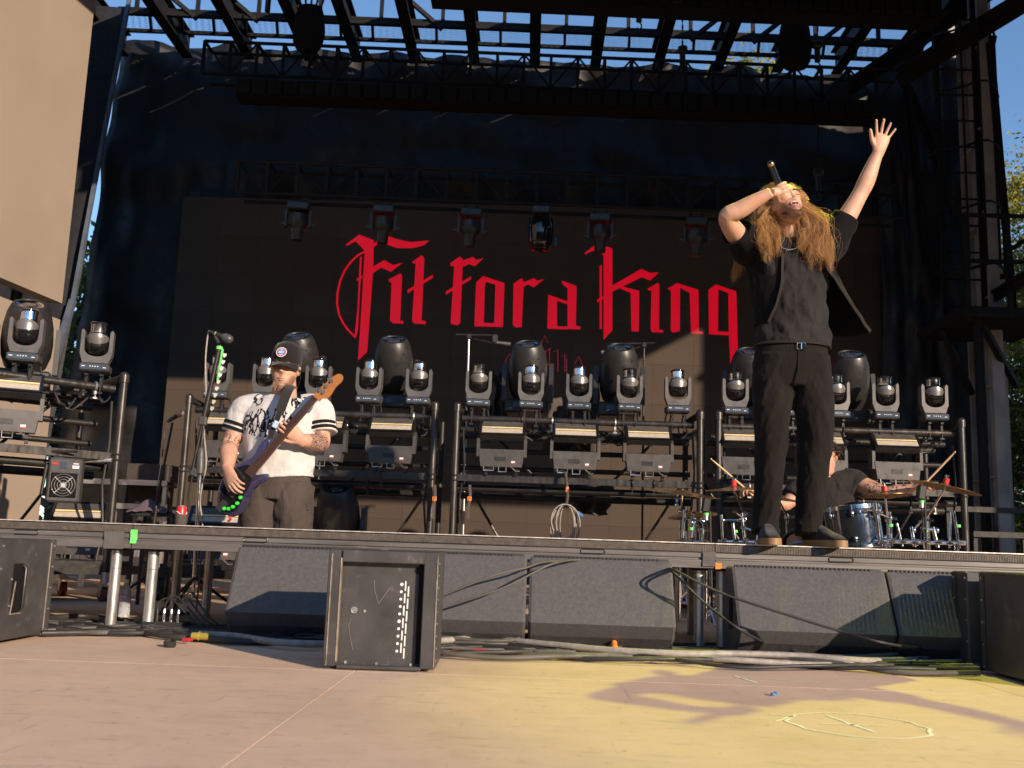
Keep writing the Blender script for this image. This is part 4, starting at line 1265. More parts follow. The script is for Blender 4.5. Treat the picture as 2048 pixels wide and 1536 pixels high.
HEADTAB = [(-.125, .012, .060, .030), (-.118, .034, .084, .0), (-.100, .046, .094, -.025), (-.07, .057, .094, -.05), (-.03, .067, .092, -.078), (.0, .072, .088, -.094), (.04, .076, .092, -.102), (.08, .070, .078, -.094), (.105, .052, .052, -.072), (.12, .026, .02, -.042), (.124, .006, -.006, -.016)]
def headshape(b, mat, feats, k=1.):
    rows = crom(HEADTAB, 44); n = 48; vs, fs = [], []
    for (z, hw, yf, yb) in rows:
        cy, hd = (yf+yb)/2, (yf-yb)/2
        for i in range(n):
            th = 2*PI*i/n
            ct, st = math.cos(th), math.sin(th)
            x = hw*math.copysign(abs(ct)**.92, ct); y = cy+hd*math.copysign(abs(st)**.92, st)
            if st > .1:
                for (fx, fz, sx, sz, am) in feats:
                    y += am*math.exp(-((x-fx)/sx)**2-((z-fz)/sz)**2)*min(1, st*1.4)
            vs.append(mat @ Vector((x*k, y*k, z*k)))
    for j in range(len(rows)-1):
        for i in range(n):
            l = (i+1) % n; fs.append([j*n+i, j*n+l, (j+1)*n+l, (j+1)*n+i])
    fs += [list(range(n-1, -1, -1)), list(range((len(rows)-1)*n, len(rows)*n))]
    b.add(vs, fs)
    for s in (-1, 1):
        c = mat @ Vector((s*.075*k, -.012*k, -.004*k))
        q = mat.to_3x3()
        bb = MB(); bb.ball((0, 0, 0), (.009*k, .020*k, .030*k), 10, 8)
        b.add([c+q @ Vector(v) for v in bb.v], bb.f)
FACE = [(0, .012, .009, .022, .012), (0, -.018, .013, .013, .024), (-.012, -.024, .008, .008, .008), (.012, -.024, .008, .008, .008), (-.032, .006, .016, .011, -.012), (.032, .006, .016, .011, -.012),
        (-.032, .004, .010, .007, .005), (.032, .004, .010, .007, .005), (-.03, .027, .022, .008, .006), (.03, .027, .022, .008, .006), (-.043, -.028, .018, .018, .005), (.043, -.028, .018, .018, .005), (0, -.106, .022, .016, .008)]
MOUTH_SHUT = [(0, -.056, .020, .006, .007), (0, -.069, .017, .006, .007), (0, -.0625, .018, .003, -.004)]
MOUTH_OPEN = [(0, -.050, .024, .007, .007), (0, -.086, .022, .008, .008), (0, -.068, .015, .012, -.030)]

def hand(b, wrist, d, nrm, thumb, sc=1., curl=(.2, .2, .2, .2), spread=.12, tcurl=.2, tang=.8):
    """palm, four unequal jointed fingers and a thumb leaving the side of the palm. thumb=+1/-1 side along d x nrm"""
    d = Vector(d).normalized(); nrm = Vector(nrm); nrm = (nrm-d*nrm.dot(d)).normalized()
    s = d.cross(nrm)*thumb
    w = Vector(wrist)
    L = .095*sc
    loft(b, [w-d*.02*sc, w+d*L*.3, w+d*L*.75, w+d*L*1.0], [(.029*sc, .020*sc), (.037*sc, .018*sc), (.043*sc, .015*sc), (.041*sc, .011*sc)], ref=s, n=14, m=10)
    for k, (off, ln, r) in enumerate(((.031, .076, .0088), (.0105, .084, .0092), (-.0105, .078, .0088), (-.031, .062, .0078))):
        base = w+d*(L*(.92-.012*abs(k-1.2)*2))+s*off*sc
        a = spread*(1.5-k)
        dd = (d+s*a).normalized(); nn = (nrm-dd*nrm.dot(dd)).normalized()
        p = base; pts = [base-dd*.018*sc, base]; cu = 0
        for j, fr in enumerate((.45, .30, .25)):
            cu += curl[k]*(1. if j else .8)
            q = dd*math.cos(cu)+nn*math.sin(cu)
            p = p+q*ln*sc*fr; pts.append(p)
        b.tube(crom(pts, 13), [r*sc*(1.05-.25*i/12) for i in range(13)], 8)
        b.ball(pts[-1], r*sc*.8, 8, 6)
    t0 = w+d*L*.22+s*.024*sc
    td = (d*math.cos(tang)+s*math.sin(tang)+nrm*tcurl*.5).normalized()
    p1 = t0+td*.038*sc; td2 = (td*1.+d*.35+nrm*tcurl-s*tcurl*.3).normalized(); p2 = p1+td2*.030*sc; p3 = p2+(td2+nrm*tcurl*.5).normalized()*.024*sc
    b.tube(crom([t0-td*.015*sc, t0, p1, p2, p3], 13), [.0145*sc, .0145*sc, .014*sc, .013*sc, .0125*sc, .012*sc, .0115*sc, .011*sc, .0108*sc, .0105*sc, .010*sc, .0095*sc, .009*sc], 8)
    b.ball(p3, .0085*sc, 8, 6)

def skin_mat(name, c, ink=(), redd=None):
    m, nt, bs = new_mat(name)
    tc = nt.nodes.new('ShaderNodeTexCoord'); v = tc.outputs['Object']
    cc = ramp(nt, noise(nt, v, 22, 5), [(.3, tuple(x*.86 for x in c)), (.7, tuple(min(1, x*1.1) for x in c))])
    red = ramp(nt, noise(nt, v, 14, 4), [(.40, 0), (.70, .55)])
    cc = mix(nt, red, cc, (c[0]*1.02, c[1]*.72, c[2]*.66))
    for (p, r, style) in ink:     # tattoos with their own drawn edges
        ds = nt.nodes.new('ShaderNodeVectorMath'); ds.operation = 'DISTANCE'; ds.inputs[1].default_value = p
        nt.links.new(v, ds.inputs[0])
        ms = ramp(nt, ds.outputs['Value'], [(max(0, r*.8), 1), (r, 0)])
        if style == 'beard':
            ms = ramp(nt, ds.outputs['Value'], [(r*.55, 1), (r, 0)])
            pat = ramp(nt, noise(nt, v, 330, 3, .6), [(.38, .35), (.6, .95)])
        elif style == 'mesh':
            vo = nt.nodes.new('ShaderNodeTexVoronoi'); vo.feature = 'DISTANCE_TO_EDGE'; vo.inputs['Scale'].default_value = 90
            nt.links.new(v, vo.inputs['Vector']); pat = ramp(nt, vo.outputs['Distance'], [(.05, 1), (.16, .15)])
        else:
            pat = ramp(nt, noise(nt, v, 42, 3, .5, 1.5), [(.50, 0), (.56, .9)])
        mu = nt.nodes.new('ShaderNodeMath'); mu.operation = 'MULTIPLY'
        nt.links.new(ms, mu.inputs[0]); nt.links.new(pat, mu.inputs[1])
        cc = mix(nt, mu.outputs[0], cc, (.13, .065, .032) if style == 'beard' else (.035, .035, .045))
    nt.links.new(cc, bs.inputs['Base Color'])
    bs.inputs['Roughness'].default_value = .52
    bs.inputs['Subsurface Weight'].default_value = .12
    bs.inputs['Subsurface Radius'].default_value = (.02, .008, .004)
    bump(nt, bs, noise(nt, v, 75, 6, .65), .30, .006)
    return m

def cloth_mat(name, c, rough=.85, weave=500, fold=.25, fscale=9, var=.2, sheen=.2):
    m, nt, bs = new_mat(name)
    tc = nt.nodes.new('ShaderNodeTexCoord'); v = tc.outputs['Object']
    cc = ramp(nt, noise(nt, v, 6, 5), [(.3, tuple(x*(1-var) for x in c)), (.7, tuple(min(1, x*(1+var)) for x in c))])
    nt.links.new(cc, bs.inputs['Base Color'])
    bs.inputs['Roughness'].default_value = rough
    bs.inputs['Specular IOR Level'].default_value = .12
    bs.inputs['Sheen Weight'].default_value = sheen
    mp = nt.nodes.new('ShaderNodeMapping'); mp.inputs['Scale'].default_value = (1, 1, .55); nt.links.new(v, mp.inputs[0])
    h = noise(nt, mp.outputs[0], fscale, 4, .5, .8)
    b1 = nt.nodes.new('ShaderNodeBump'); b1.inputs['Strength'].default_value = fold; b1.inputs['Distance'].default_value = .03
    nt.links.new(h, b1.inputs['Height'])
    b2 = nt.nodes.new('ShaderNodeBump'); b2.inputs['Strength'].default_value = .2; b2.inputs['Distance'].default_value = .002
    nt.links.new(noise(nt, v, weave, 2), b2.inputs['Height']); nt.links.new(b1.outputs[0], b2.inputs['Normal'])
    nt.links.new(b2.outputs[0], bs.inputs['Normal'])
    return m, nt, bs, cc, v

def face_matrix(c, yaw, back, roll):
    """local +y is the face; at zero it looks at the camera (-Y)"""
    return Matrix.Translation(c) @ Matrix.Rotation(yaw, 4, 'Z') @ Matrix.Rotation(-back, 4, 'X') @ Matrix.Rotation(roll, 4, 'Y') @ Matrix.Rotation(PI, 4, 'Z')

def shoe(b_up, b_sole, heel, yaw, L=.29):
    Mx = Matrix.Translation(heel) @ Matrix.Rotation(yaw, 4, 'Z')
    out = [(-.036, 0), (-.042, -.06), (-.046, -.16), (-.049, -.21), (-.036, -.27), (-.01, -.29), (.015, -.287), (.038, -.262), (.046, -.21), (.040, -.14), (.036, -.06), (.033, 0), (.018, .022), (-.02, .022)]
    b_sole.M = Mx
    out = [q[:2] for q in crom([p+(0.,) for p in out+[out[0]]], 44)[:-1]]
    b_sole.prism(out, (0, 0, .001), (1, 0, 0), (0, 1, 0), (0, 0, .032))
    b_up.M = Mx
    loft(b_up, [(0, .012, .03), (0, -.03, .05), (0, -.09, .06), (0, -.17, .045), (0, -.24, .036), (0, -.277, .03)], [(.034, .03), (.038, .055), (.039, .052), (.043, .036), (.040, .024), (.022, .012)], m=18, n=16)
    loft(b_up, [(0, -.015, .03), (0, -.018, .08), (0, -.012, .13)], [(.036, .045), (.040, .05), (.042, .05)], m=8, n=14)
    b_up.M = Matrix.Identity(4); b_sole.M = Matrix.Identity(4)

def strand_mesh(b, pts, r, n=4):
    b.tube(pts, [r*(1-.75*(i/(len(pts)-1))**1.5) for i in range(len(pts))], n)

def hair_mat(name, c1, c2):
    m, nt, bs = new_mat(name)
    geo = nt.nodes.new('ShaderNodeNewGeometry')
    nt.links.new(ramp(nt, geo.outputs['Random Per Island'], [(0, c1), (1, c2)]), bs.inputs['Base Color'])
    bs.inputs['Roughness'].default_value = .42
    bs.inputs['Specular IOR Level'].default_value = .5
    return m

def part(b, name, mat, root, **kw):
    o = b.build(name, mat, root, **kw)
    o.location = -root.location
    return o

# ------------------------------------------------------------------ the singer
def singer():
    Y = 5.12
    J = lambda px, py, dy=0.: W(px, py, Y+dy)
    root = empty('person', (J(1585, 1095).x, Y, DZ))
    # --- body: head, neck, arms, hands and trunk as one surface
    hc = J(1573, 412, -.03)
    HM = face_matrix(hc, R(4), R(24), R(-5))
    hk = 1.0
    b = MB()
    headshape(b, HM, FACE+MOUTH_OPEN, hk)
    neck0 = J(1580, 500, .04)
    loft(b, [neck0, J(1580, 478, .02), J(1577, 446, .0), hc+Vector((0, .03, .0))], [(.085, .07), (.062, .062), (.058, .060), (.055, .06)], m=12)
    loft(b, [J(1580, 700), J(1580, 600), J(1582, 540), J(1580, 492, .02)], [(.14, .09), (.15, .1), (.16, .1), (.12, .07)], m=14)
    # raised left arm
    sh, el, wr = J(1655, 486, .02), J(1718, 392, .0), J(1757, 304, -.02)
    loft(b, [J(1630, 500, .02), sh, sh.lerp(el, .5)+Vector((.005, 0, -.008)), el, el.lerp(wr, .35)+Vector((.004, 0, 0)), el.lerp(wr, .75), wr], [.055, .060, .053, .043, .045, .035, .027], m=30, n=18)
    pd = (J(1768, 262, -.03)-wr)
    hand(b, wr, pd, (.15, -1, .1), -1, 1.02, (.10, .12, .10, .12), .26, .15, .75)
    # bent right arm with the microphone
    sh2, el2, wr2 = J(1497, 492, .02), J(1455, 432, -.18), J(1541, 385, -.25)
    loft(b, [J(1530, 505, .02), sh2, sh2.lerp(el2, .5)+Vector((-.012, 0, -.012)), el2+Vector((-.004, 0, -.004)), el2.lerp(wr2, .3)+Vector((0, 0, -.004)), el2.lerp(wr2, .7), wr2], [.055, .062, .056, .043, .046, .036, .027], m=30, n=18)
    # mic and the hand closed round it
    m0, m1 = J(1539, 322, -.27), J(1569, 398, -.20)
    ax = (m1-m0).normalized()
    g0 = m0.lerp(m1, .80)
    sd = ax.cross(Vector((0, -1, 0))).normalized()
    if sd.x < 0: sd = -sd
    pal = g0-sd*.035+Vector((0, -.01, .0))
    loft(b, [wr2, wr2.lerp(pal, .6), pal, pal+sd*.02+Vector((0, -.012, -.012))], [(.027, .022), (.034, .026), (.038, .026), (.026, .018)], m=12, n=14)
    for k in range(4):
        c = g0+ax*(.036-.021*k)
        pts = [c+sd*(.034*math.cos(a))+Vector((0, -.034*math.sin(a), 0)) for a in (PI*.98, PI*.72, PI*.45, PI*.18, -PI*.08, -PI*.25)]
        b.tube(crom(pts, 14), [.0100-.0002*i for i in range(14)], 8); b.ball(pts[-1], .0082, 8, 6)
    c = g0+ax*.052
    b.tube(crom([pal+ax*.012, c-sd*.03+Vector((0, -.02, 0)), c+Vector((0, -.036, 0)), c+sd*.026+Vector((0, -.03, 0))], 12), [.013-.0003*i for i in range(12)], 8)
    skin = skin_mat('singer_skin', (.58, .35, .235), [(tuple(HM @ Vector((0, .075, -.108))), .062, 'beard'), (tuple(HM @ Vector((-.045, .05, -.085))), .05, 'beard'), (tuple(HM @ Vector((.045, .05, -.085))), .05, 'beard'), (tuple(HM @ Vector((0, .105, -.042))), .022, 'beard')])
    o = part(b, 'body', skin, root); organic(o, .0045, .3, 2)
    # --- mouth, beard, brows
    b = MB(); q = HM.to_3x3()
    def HP(x, y, z): return HM @ Vector((x*hk, y*hk, z*hk))
    bb = MB(); bb.ball((0, 0, 0), (.017, .012, .014), 12, 8)
    b.add([HP(v[0], v[1]+.086, v[2]-.068) for v in bb.v], bb.f)
    part(b, 'mouth', M('mouth_dark', (.10, .02, .02), .4), root, smooth=180)
    b = MB(); b.tube([HP(.021*math.cos(t), .097-.006*abs(math.cos(t)), -.068+.016*math.sin(t)) for t in [2*PI*i/18 for i in range(18)]], .0048, 7, closed=True)
    part(b, 'lips', M('lip_skin', (.50, .19, .16), .35), root, smooth=180)
    b = MB(); b.box(HP(0, .093, -.058), (.022, .006, .006), HM.to_quaternion()); part(b, 'teeth', MT['white'], root)
    rnd = random.Random(3); b = MB()
    for i in range(420):
        u, z = rnd.uniform(-1, 1), rnd.uniform(-.124, -.085)
        hw = .060 if z > -.1 else .046
        x = u*hw; y = .092-.75*x*x/.075-(.018 if z < -.112 else 0)
        if z > -.095 and abs(x) < .024: 
            if z < -.052: continue
        if z > -.085 and abs(x) < .045 and z < -.05 and rnd.random() < .5: continue
        if abs(x) > .04: y -= .018
        p = HP(x, y, z); d = HP(x*1.08, y+.004, z-.010-rnd.random()*.010)
        strand_mesh(b, [p, p.lerp(d, .5), d], .0011, 3)
    part(b, 'beard', hair_mat('brown_beard', (.09, .045, .022), (.24, .13, .065)), root, fix=False)
    b = MB()
    for s in (-1, 1): b.tube([HP(s*.012, .100, .024), HP(s*.03, .097, .032), HP(s*.05, .083, .026)], [.004, .0048, .002], 6)
    part(b, 'eyebrows', hair_mat('brow_hair', (.10, .055, .03), (.12, .06, .03)), root, smooth=180)
    b = MB()
    for s in (-1, 1): b.tube([HP(s*.020, .086, .003), HP(s*.032, .0885, -.001), HP(s*.045, .081, .002)], .0017, 5)
    part(b, 'eyelashes', MT['blackmatte'], root)
    # --- hair: long wavy locks over both shoulders
    b = MB(); rnd = random.Random(11)
    guides = []
    for g_ in range(92):            # locks: each has its own fall, end and wave
        side = -1 if g_ % 5 < 2 else 1
        if g_ > 87: mid, end = J(rnd.uniform(1476, 1490), rnd.uniform(470, 505), .2), J(rnd.uniform(1466, 1492), rnd.uniform(535, 578), .2); side = -1
        elif side < 0:
            ex = rnd.random(); mid = J(1510+28*ex, rnd.uniform(424, 455), rnd.uniform(-.07, .08)); end = J(1520+42*ex, 508-30*abs(ex-.45)+rnd.gauss(0, 9), rnd.uniform(-.16, -.07))
        else:
            ex = rnd.random(); mid = J(1604+40*ex, rnd.uniform(428, 472), rnd.uniform(-.08, .08)); end = J(1600+66*ex, 498+34*ex+rnd.gauss(0, 11), rnd.uniform(-.18, -.06))
        guides.append((side, mid, end, rnd.uniform(0, 6.28), rnd.uniform(.006, .017), rnd.uniform(1.6, 2.9), rnd.uniform(.2, 1.45), rnd.uniform(-.1, 1.35), -.09 if rnd.random() < .6 else .045, rnd.uniform(.02, .055)))
    for i in range(4200):
        side, mid, end, ph, am, fr, ga, ge, gf, gv = guides[i % len(guides)]
        a_, e_ = ga+rnd.gauss(0, .16), ge+rnd.gauss(0, .16)
        rt = HP(side*.079*math.cos(e_)*math.sin(a_)+side*.006, -.02+gf*math.cos(a_)*math.cos(e_), .028+.098*math.sin(e_))
        stray = 3. if rnd.random() < .07 else 1.
        q = Vector((rnd.gauss(0, .006), rnd.gauss(0, .006), rnd.gauss(0, .008)))*stray
        m2, e2_ = mid+q*1.3, end+q*.9+Vector((0, 0, rnd.uniform(-.01, .05)))
        c1 = rt+(rt-hc).normalized()*gv
        base = crom([rt, c1, m2, m2.lerp(e2_, .5)+Vector((0, -.01, 0))+q, e2_], 16); pts = []
        for k, p in enumerate(base):
            w = am*(k/15)**.8
            pts.append(Vector(p)+Vector((w*math.sin(ph+fr*k/15*2*PI), w*.6*math.cos(ph+fr*k/15*2*PI), 0)))
        strand_mesh(b, pts, rnd.uniform(.0006, .0013), 3)
    part(b, 'hair', hair_mat('auburn_hair', (.23, .095, .03), (.74, .43, .165)), root, fix=False, smooth=180)
    # --- tee shirt
    tee, nt, bs, cc, v = cloth_mat('charcoal_tee', (.024, .022, .0215), .9, sheen=.05, fold=.9, fscale=9)
    b = MB()
    loft(b, [J(1585, 694, .0), J(1586, 660, .0), J(1585, 600), J(1582, 545), J(1580, 505, .02), J(1580, 486, .03)], [(.192, .125), (.188, .128), (.178, .122), (.19, .12), (.165, .10), (.09, .07)], m=60, n=48, fold=.11, ff=(7, 6), diag=1.6)
    loft(b, [J(1590, 505, .02), J(1650, 492, .02), J(1672, 462, .015)], [(.09, .09), (.085, .085), (.072, .075)], ref=(0, 1, 0), m=12)
    loft(b, [J(1560, 505, .02), J(1505, 492, .02), J(1488, 476, -.03)], [(.09, .09), (.085, .085), (.07, .075)], ref=(0, 1, 0), m=12)
    o = part(b, 'tee_shirt', tee, root); organic(o, .007, .5, 3)
    # --- open black overshirt
    ov, *_ = cloth_mat('black_overshirt', (.007, .0065, .0062), .9, sheen=.03, fold=.35, fscale=7)
    rows = [  # centre px, py, rx, ry, start angle (photo left edge), end angle (photo right edge)
        (1580, 484, .105, .085, -.66, -.42), (1580, 503, .185, .115, -.62, -.33), (1583, 545, .225, .145, -.62, -.26), (1592, 590, .235, .16, -.66, -.17), (1602, 630, .245, .17, -.74, -.10), (1606, 655, .255, .17, -.80, -.07)]
    rr = crom(rows, 30); nA = 60; vs, fs = [], []
    for j, (px, py, rx, ry, a0, a1) in enumerate(rr):
        c = J(px, py, .02)
        A0, A1 = a0*PI, a1*PI+0.      # measured from +x; -pi/2 is the front; wraps round the back
        for i in range(nA+1):
            t = i/nA
            th = A0-(t*(2*PI-(A1-A0)))   # from left front edge round the back to the right front edge
            f = 1+.035*mnoise.noise(Vector((th*2.2, j*.12, 2.)))+.03*mnoise.noise(Vector((th*5, j*.25, 7.)))
            fl = max(0, math.cos(th))*max(0, j/29-.3)*.13
            vs.append(c+Vector(((rx+fl)*f*math.cos(th), ry*f*math.sin(th), -.02*max(0, math.cos(th))*(j/29)**2)))
    for j in range(29):
        for i in range(nA): fs.append([j*(nA+1)+i, j*(nA+1)+i+1, (j+1)*(nA+1)+i+1, (j+1)*(nA+1)+i])
    b = MB(); b.add(vs, fs)
    o = part(b, 'overshirt', ov, root, smooth=180, fix=False); sm = o.modifiers.new('cloth', 'SOLIDIFY'); sm.thickness = .006
    for i_ in (0, nA):
        b = MB(); b.tube([vs[j*(nA+1)+i_]+Vector((0, -.003, 0)) for j in range(30)], [(.013, .004)]*30, 6); part(b, 'front_edge', cloth_mat('overshirt_edge', (.026, .022, .020), .9, sheen=.05)[0], root, smooth=60)
    # sleeves of the overshirt
    for (pts, rd) in (([J(1610, 508, .03), J(1655, 490, .02), J(1680, 455, .01), J(1693, 436, .005)], [.11, .098, .078, .074]), ([J(1545, 510, .03), J(1500, 494, .02), J(1484, 476, -.05), J(1473, 463, -.09)], [.115, .105, .088, .086])):
        full = crom([tuple(p)+(r,) for p, r in zip(pts, rd)], 16); vs, fs = [], []
        for i, q in enumerate(full):
            p = Vector(q[:3]); t = (Vector(full[min(i+1, 15)][:3])-Vector(full[max(i-1, 0)][:3])).normalized()
            u = Vector((0, 1, 0)); u = (u-t*u.dot(t)).normalized(); w = t.cross(u)
            for k in range(24):
                a = 2*PI*k/24; f = 1+.16*mnoise.noise(Vector((math.cos(a)*2.2, math.sin(a)*2.2, i*.22)))
                vs.append(p+(u*math.cos(a)+w*math.sin(a))*q[3]*f)
        for i in range(15):
            for k in range(24): fs.append([i*24+k, i*24+(k+1) % 24, (i+1)*24+(k+1) % 24, (i+1)*24+k])
        b = MB(); b.add(vs, fs); o = part(b, 'sleeve', ov, root, smooth=180, fix=False)
        sm = o.modifiers.new('cloth', 'SOLIDIFY'); sm.thickness = .006
    b = MB(); b.tube([J(1560, 488, -.10), J(1565, 496, -.115), J(1578, 500, -.12), J(1592, 497, -.115), J(1598, 489, -.10)], .003, 6); part(b, 'necklace', MT['chrome'], root, smooth=180)
    # --- trousers
    tr, *_ = cloth_mat('black_jeans', (.0125, .0105, .0092), .88, sheen=.05, fold=.35, fscale=10, weave=700)
    b = MB()
    loft(b, [J(1583, 688), J(1582, 715), J(1580, 745), J(1578, 775)], [(.182, .12), (.19, .128), (.195, .13), (.18, .12)], m=16, n=36, fold=.02)
    loft(b, [J(1550, 715), J(1546, 780, -.005), J(1543, 850, -.03), J(1540, 920, -.015), J(1535, 990, .0), J(1531, 1040, .01), J(1531, 1066, .0)], [(.105, .115), (.108, .115), (.088, .095), (.076, .085), (.070, .078), (.066, .072), (.071, .082)], m=90, n=40, fold=.075, ff=(4.5, 9), diag=2.2)
    loft(b, [J(1618, 715), J(1622, 780, -.01), J(1632, 850, -.04), J(1628, 920, -.025), J(1622, 990, -.01), J(1617, 1040, .0), J(1618, 1070, -.01)], [(.105, .115), (.108, .115), (.09, .098), (.080, .088), (.073, .08), (.068, .074), (.072, .084)], m=90, n=40, fold=.075, ff=(4.5, 9), seed=9, diag=-2.2)
    o = part(b, 'trousers', tr, root); organic(o, .006, .5, 2)
    b = MB(); b.tube([J(1583, 692)+Vector((.19*math.cos(t), .126*math.sin(t), 0)) for t in [2*PI*i/40 for i in range(40)]], [(.006, .016)]*40, 6, closed=True); bl = part(b, 'belt', MT['black'], root, smooth=60)
    b = MB(); c = J(1603, 692, -.135)
    b.tube([c+Vector((x, 0, z)) for (x, z) in ((-.022, -.016), (.022, -.016), (.022, .016), (-.022, .016))], .003, 6, closed=True); b.bar(c+Vector((0, 0, -.015)), c+Vector((0, 0, .015)), .004); bk = b.build('buckle', MT['chrome'], bl, smooth=40)
    b = MB(); b.tube([J(1597, 700, -.128), J(1596, 740, -.137), J(1590, 770, -.13)], .004, 5); part(b, 'fly_seam', tr, root)
    # --- shoes
    up, *_ = cloth_mat('black_suede', (.022, .02, .018), .9)
    gum = M('gum_sole', (.30, .17, .075), .55, var=.15)
    for (px, yaw, dx) in ((1533, R(-4), 0), (1622, R(20), 0)):
        hx = J(px, 1085)
        bu, bs2 = MB(), MB()
        shoe(bu, bs2, (hx.x, Y+.045, DZ+.002), yaw)
        o = part(bu, 'shoe', up, root); organic(o, .006, .4, 3)
        s = bs2.build('sole', gum, o, smooth=40)
        b = MB(); b.M = Matrix.Translation((hx.x, Y+.045, DZ)) @ Matrix.Rotation(yaw, 4, 'Z')
        for k in range(5): b.tube([(-.022+.002*k, -.075-.026*k, .112-.012*k), (0, -.078-.026*k, .118-.012*k), (.022-.002*k, -.075-.026*k, .112-.012*k)], .0035, 6)
        b.build('laces', MT['black'], o, smooth=60)
    tag(root, 'long haired singer in black standing on the riser with one arm raised', 'person')
    # --- microphone (its own thing, held in the hand)
    mr = empty('microphone', m0)
    b = MB(); L = (m1-m0).length
    b.lathe([(.012, 0), (.015, .004), (.0165, .03), (.0175, .12), (.019, L-.06), (.023, L-.045)], (0, 0, 0), ax, 18); b.build('handle', MT['gloss'], mr, smooth=40)
    b = MB(); b.lathe([(.023, L-.045), (.0255, L-.035), (.0255, L-.01), (.020, L+.004), (.008, L+.012)], (0, 0, 0), ax, 18); b.build('grille', MT['visor'], mr, smooth=60)
    b = MB(); b.lathe([(.0172, .012), (.0176, .014), (.0176, .026), (.0172, .028)], (0, 0, 0), ax, 18); b.build('collar', MT['brass'], mr, smooth=60)
    tag(mr, 'black wireless handheld microphone at the singer\'s mouth', 'microphone')
singer()

# ------------------------------------------------------------------ the bassist
def bassist():
    Y = 6.32
    J = lambda px, py, dy=0.: W(px, py, Y+dy)
    root = empty('person', (J(560, 960).x, Y, 0))
    k = 1.16                      # he is a big man
    hc = J(571, 738, -.02)
    HM = face_matrix(hc, R(2), R(-3), R(3))
    def HP(x, y, z): return HM @ Vector((x*k, y*k, z*k))
    b = MB()
    headshape(b, HM, FACE+MOUTH_SHUT, k)
    loft(b, [J(566, 812, .03), J(568, 795, .02), J(570, 770, .02), hc], [(.11, .09), (.085, .085), (.072, .078), (.06, .07)], m=12)
    loft(b, [J(556, 955), J(560, 880), J(563, 830)], [(.2, .13), (.21, .14), (.18, .12)], m=12)
    # his right arm (photo left) reaching down to the strings
    s1, e1, w1 = J(492, 822, .02), J(460, 890, -.05), J(455, 936, -.31)
    loft(b, [J(520, 820, .02), s1, s1.lerp(e1, .5), e1, e1.lerp(w1, .35)+Vector((-.004, 0, 0)), e1.lerp(w1, .75), w1], [.07, .072, .064, .054, .056, .044, .034], m=26, n=18)
    hand(b, w1+Vector((0, -.005, -.005)), J(470, 972, -.36)-w1, (.5, .75, -.1), -1, 1.12, (.5, .45, .45, .45), .06, .3, .6)
    # his left arm (photo right) with the hand round the neck
    s2, e2, w2 = J(634, 822, .02), J(643, 884, -.02), J(604, 882, -.21)
    loft(b, [J(605, 820, .02), s2, s2.lerp(e2, .5), e2, e2.lerp(w2, .35)+Vector((0, 0, -.01)), e2.lerp(w2, .75), w2], [.07, .072, .064, .056, .060, .048, .036], m=26, n=18)
    hand(b, w2, J(580, 860, -.27)-w2, (-.55, .55, .35), 1, 1.14, (.42, .46, .48, .5), .05, .3, .7)
    ink = [(tuple(HP(0, .08, -.105)), .065, 'beard'), (tuple(HP(-.055, .045, -.075)), .055, 'beard'), (tuple(HP(.055, .045, -.075)), .055, 'beard'), (tuple(HP(0, .105, -.045)), .024, 'beard'), (tuple(J(456, 895, -.06)), .10, 'blot'), (tuple(J(460, 925, -.1)), .09, 'blot'), (tuple(J(632, 886, -.1)), .10, 'mesh')]
    o = part(b, 'body', skin_mat('bassist_skin', (.56, .33, .225), ink), root); organic(o, .005, .3, 2)
    rnd = random.Random(5); b = MB()
    for i in range(450):
        u, z = rnd.uniform(-.8, .8), rnd.uniform(-.122, -.080)
        hw = .066
        x = u*hw
        if z > -.05 and abs(x) < .046 and not (z < -.040 and abs(x) < .022): continue
        if -.078 < z < -.052 and abs(x) < .022: continue
        if z < -.1 and abs(x) > .048: continue
        y = .093-.60*x*x/.07-(.012 if z < -.112 else 0)
        if abs(x) > .045: y -= .02
        p = HP(x, y, z); d = HP(x*1.08, y+.003, z-.008-rnd.random()*.006)
        strand_mesh(b, [p, p.lerp(d, .5), d], .0010, 3)
    part(b, 'beard', hair_mat('ginger_beard', (.20, .095, .04), (.38, .20, .10)), root, fix=False)
    b = MB(); b.tube([HP(-.022, .090, -.063), HP(-.008, .0985, -.060), HP(0, .099, -.061), HP(.008, .0985, -.060), HP(.022, .090, -.063)], [.002, .0045, .005, .0045, .002], 7); b.tube([HP(-.018, .090, -.067), HP(0, .100, -.072), HP(.018, .090, -.067)], [.002, .0055, .002], 7)
    part(b, 'lips', M('lip_skin_light', (.50, .22, .18), .4), root, smooth=180)
    b = MB()
    for s in (-1, 1): b.tube([HP(s*.019, .087, .0), HP(s*.032, .0895, -.004), HP(s*.045, .081, .0)], .0018, 5); b.tube([HP(s*.012, .099, .022), HP(s*.03, .096, .028), HP(s*.05, .082, .022)], [.003, .004, .002], 6)
    part(b, 'eyebrows', hair_mat('brown_brow', (.14, .07, .035), (.2, .1, .05)), root, smooth=180)
    # cap
    capm, *_ = cloth_mat('black_cap', (.014, .0125, .012), .9, fold=.15)
    b = MB(); vs, fs = [], []
    prof = [(1.04, .022), (1.05, .05), (1.03, .085), (.93, .115), (.72, .138), (.4, .15), (.02, .153)]
    for (f, z) in prof:
        for i in range(32):
            t = 2*PI*i/32
            vs.append(HP(.080*f*math.cos(t), -.006+.101*f*math.sin(t), z))
    for j in range(len(prof)-1):
        for i in range(32): fs.append([j*32+i, j*32+(i+1) % 32, (j+1)*32+(i+1) % 32, (j+1)*32+i])
    b.add(vs, fs); cap = part(b, 'cap', capm, root, smooth=180)
    b = MB(); vs, fs = [], []
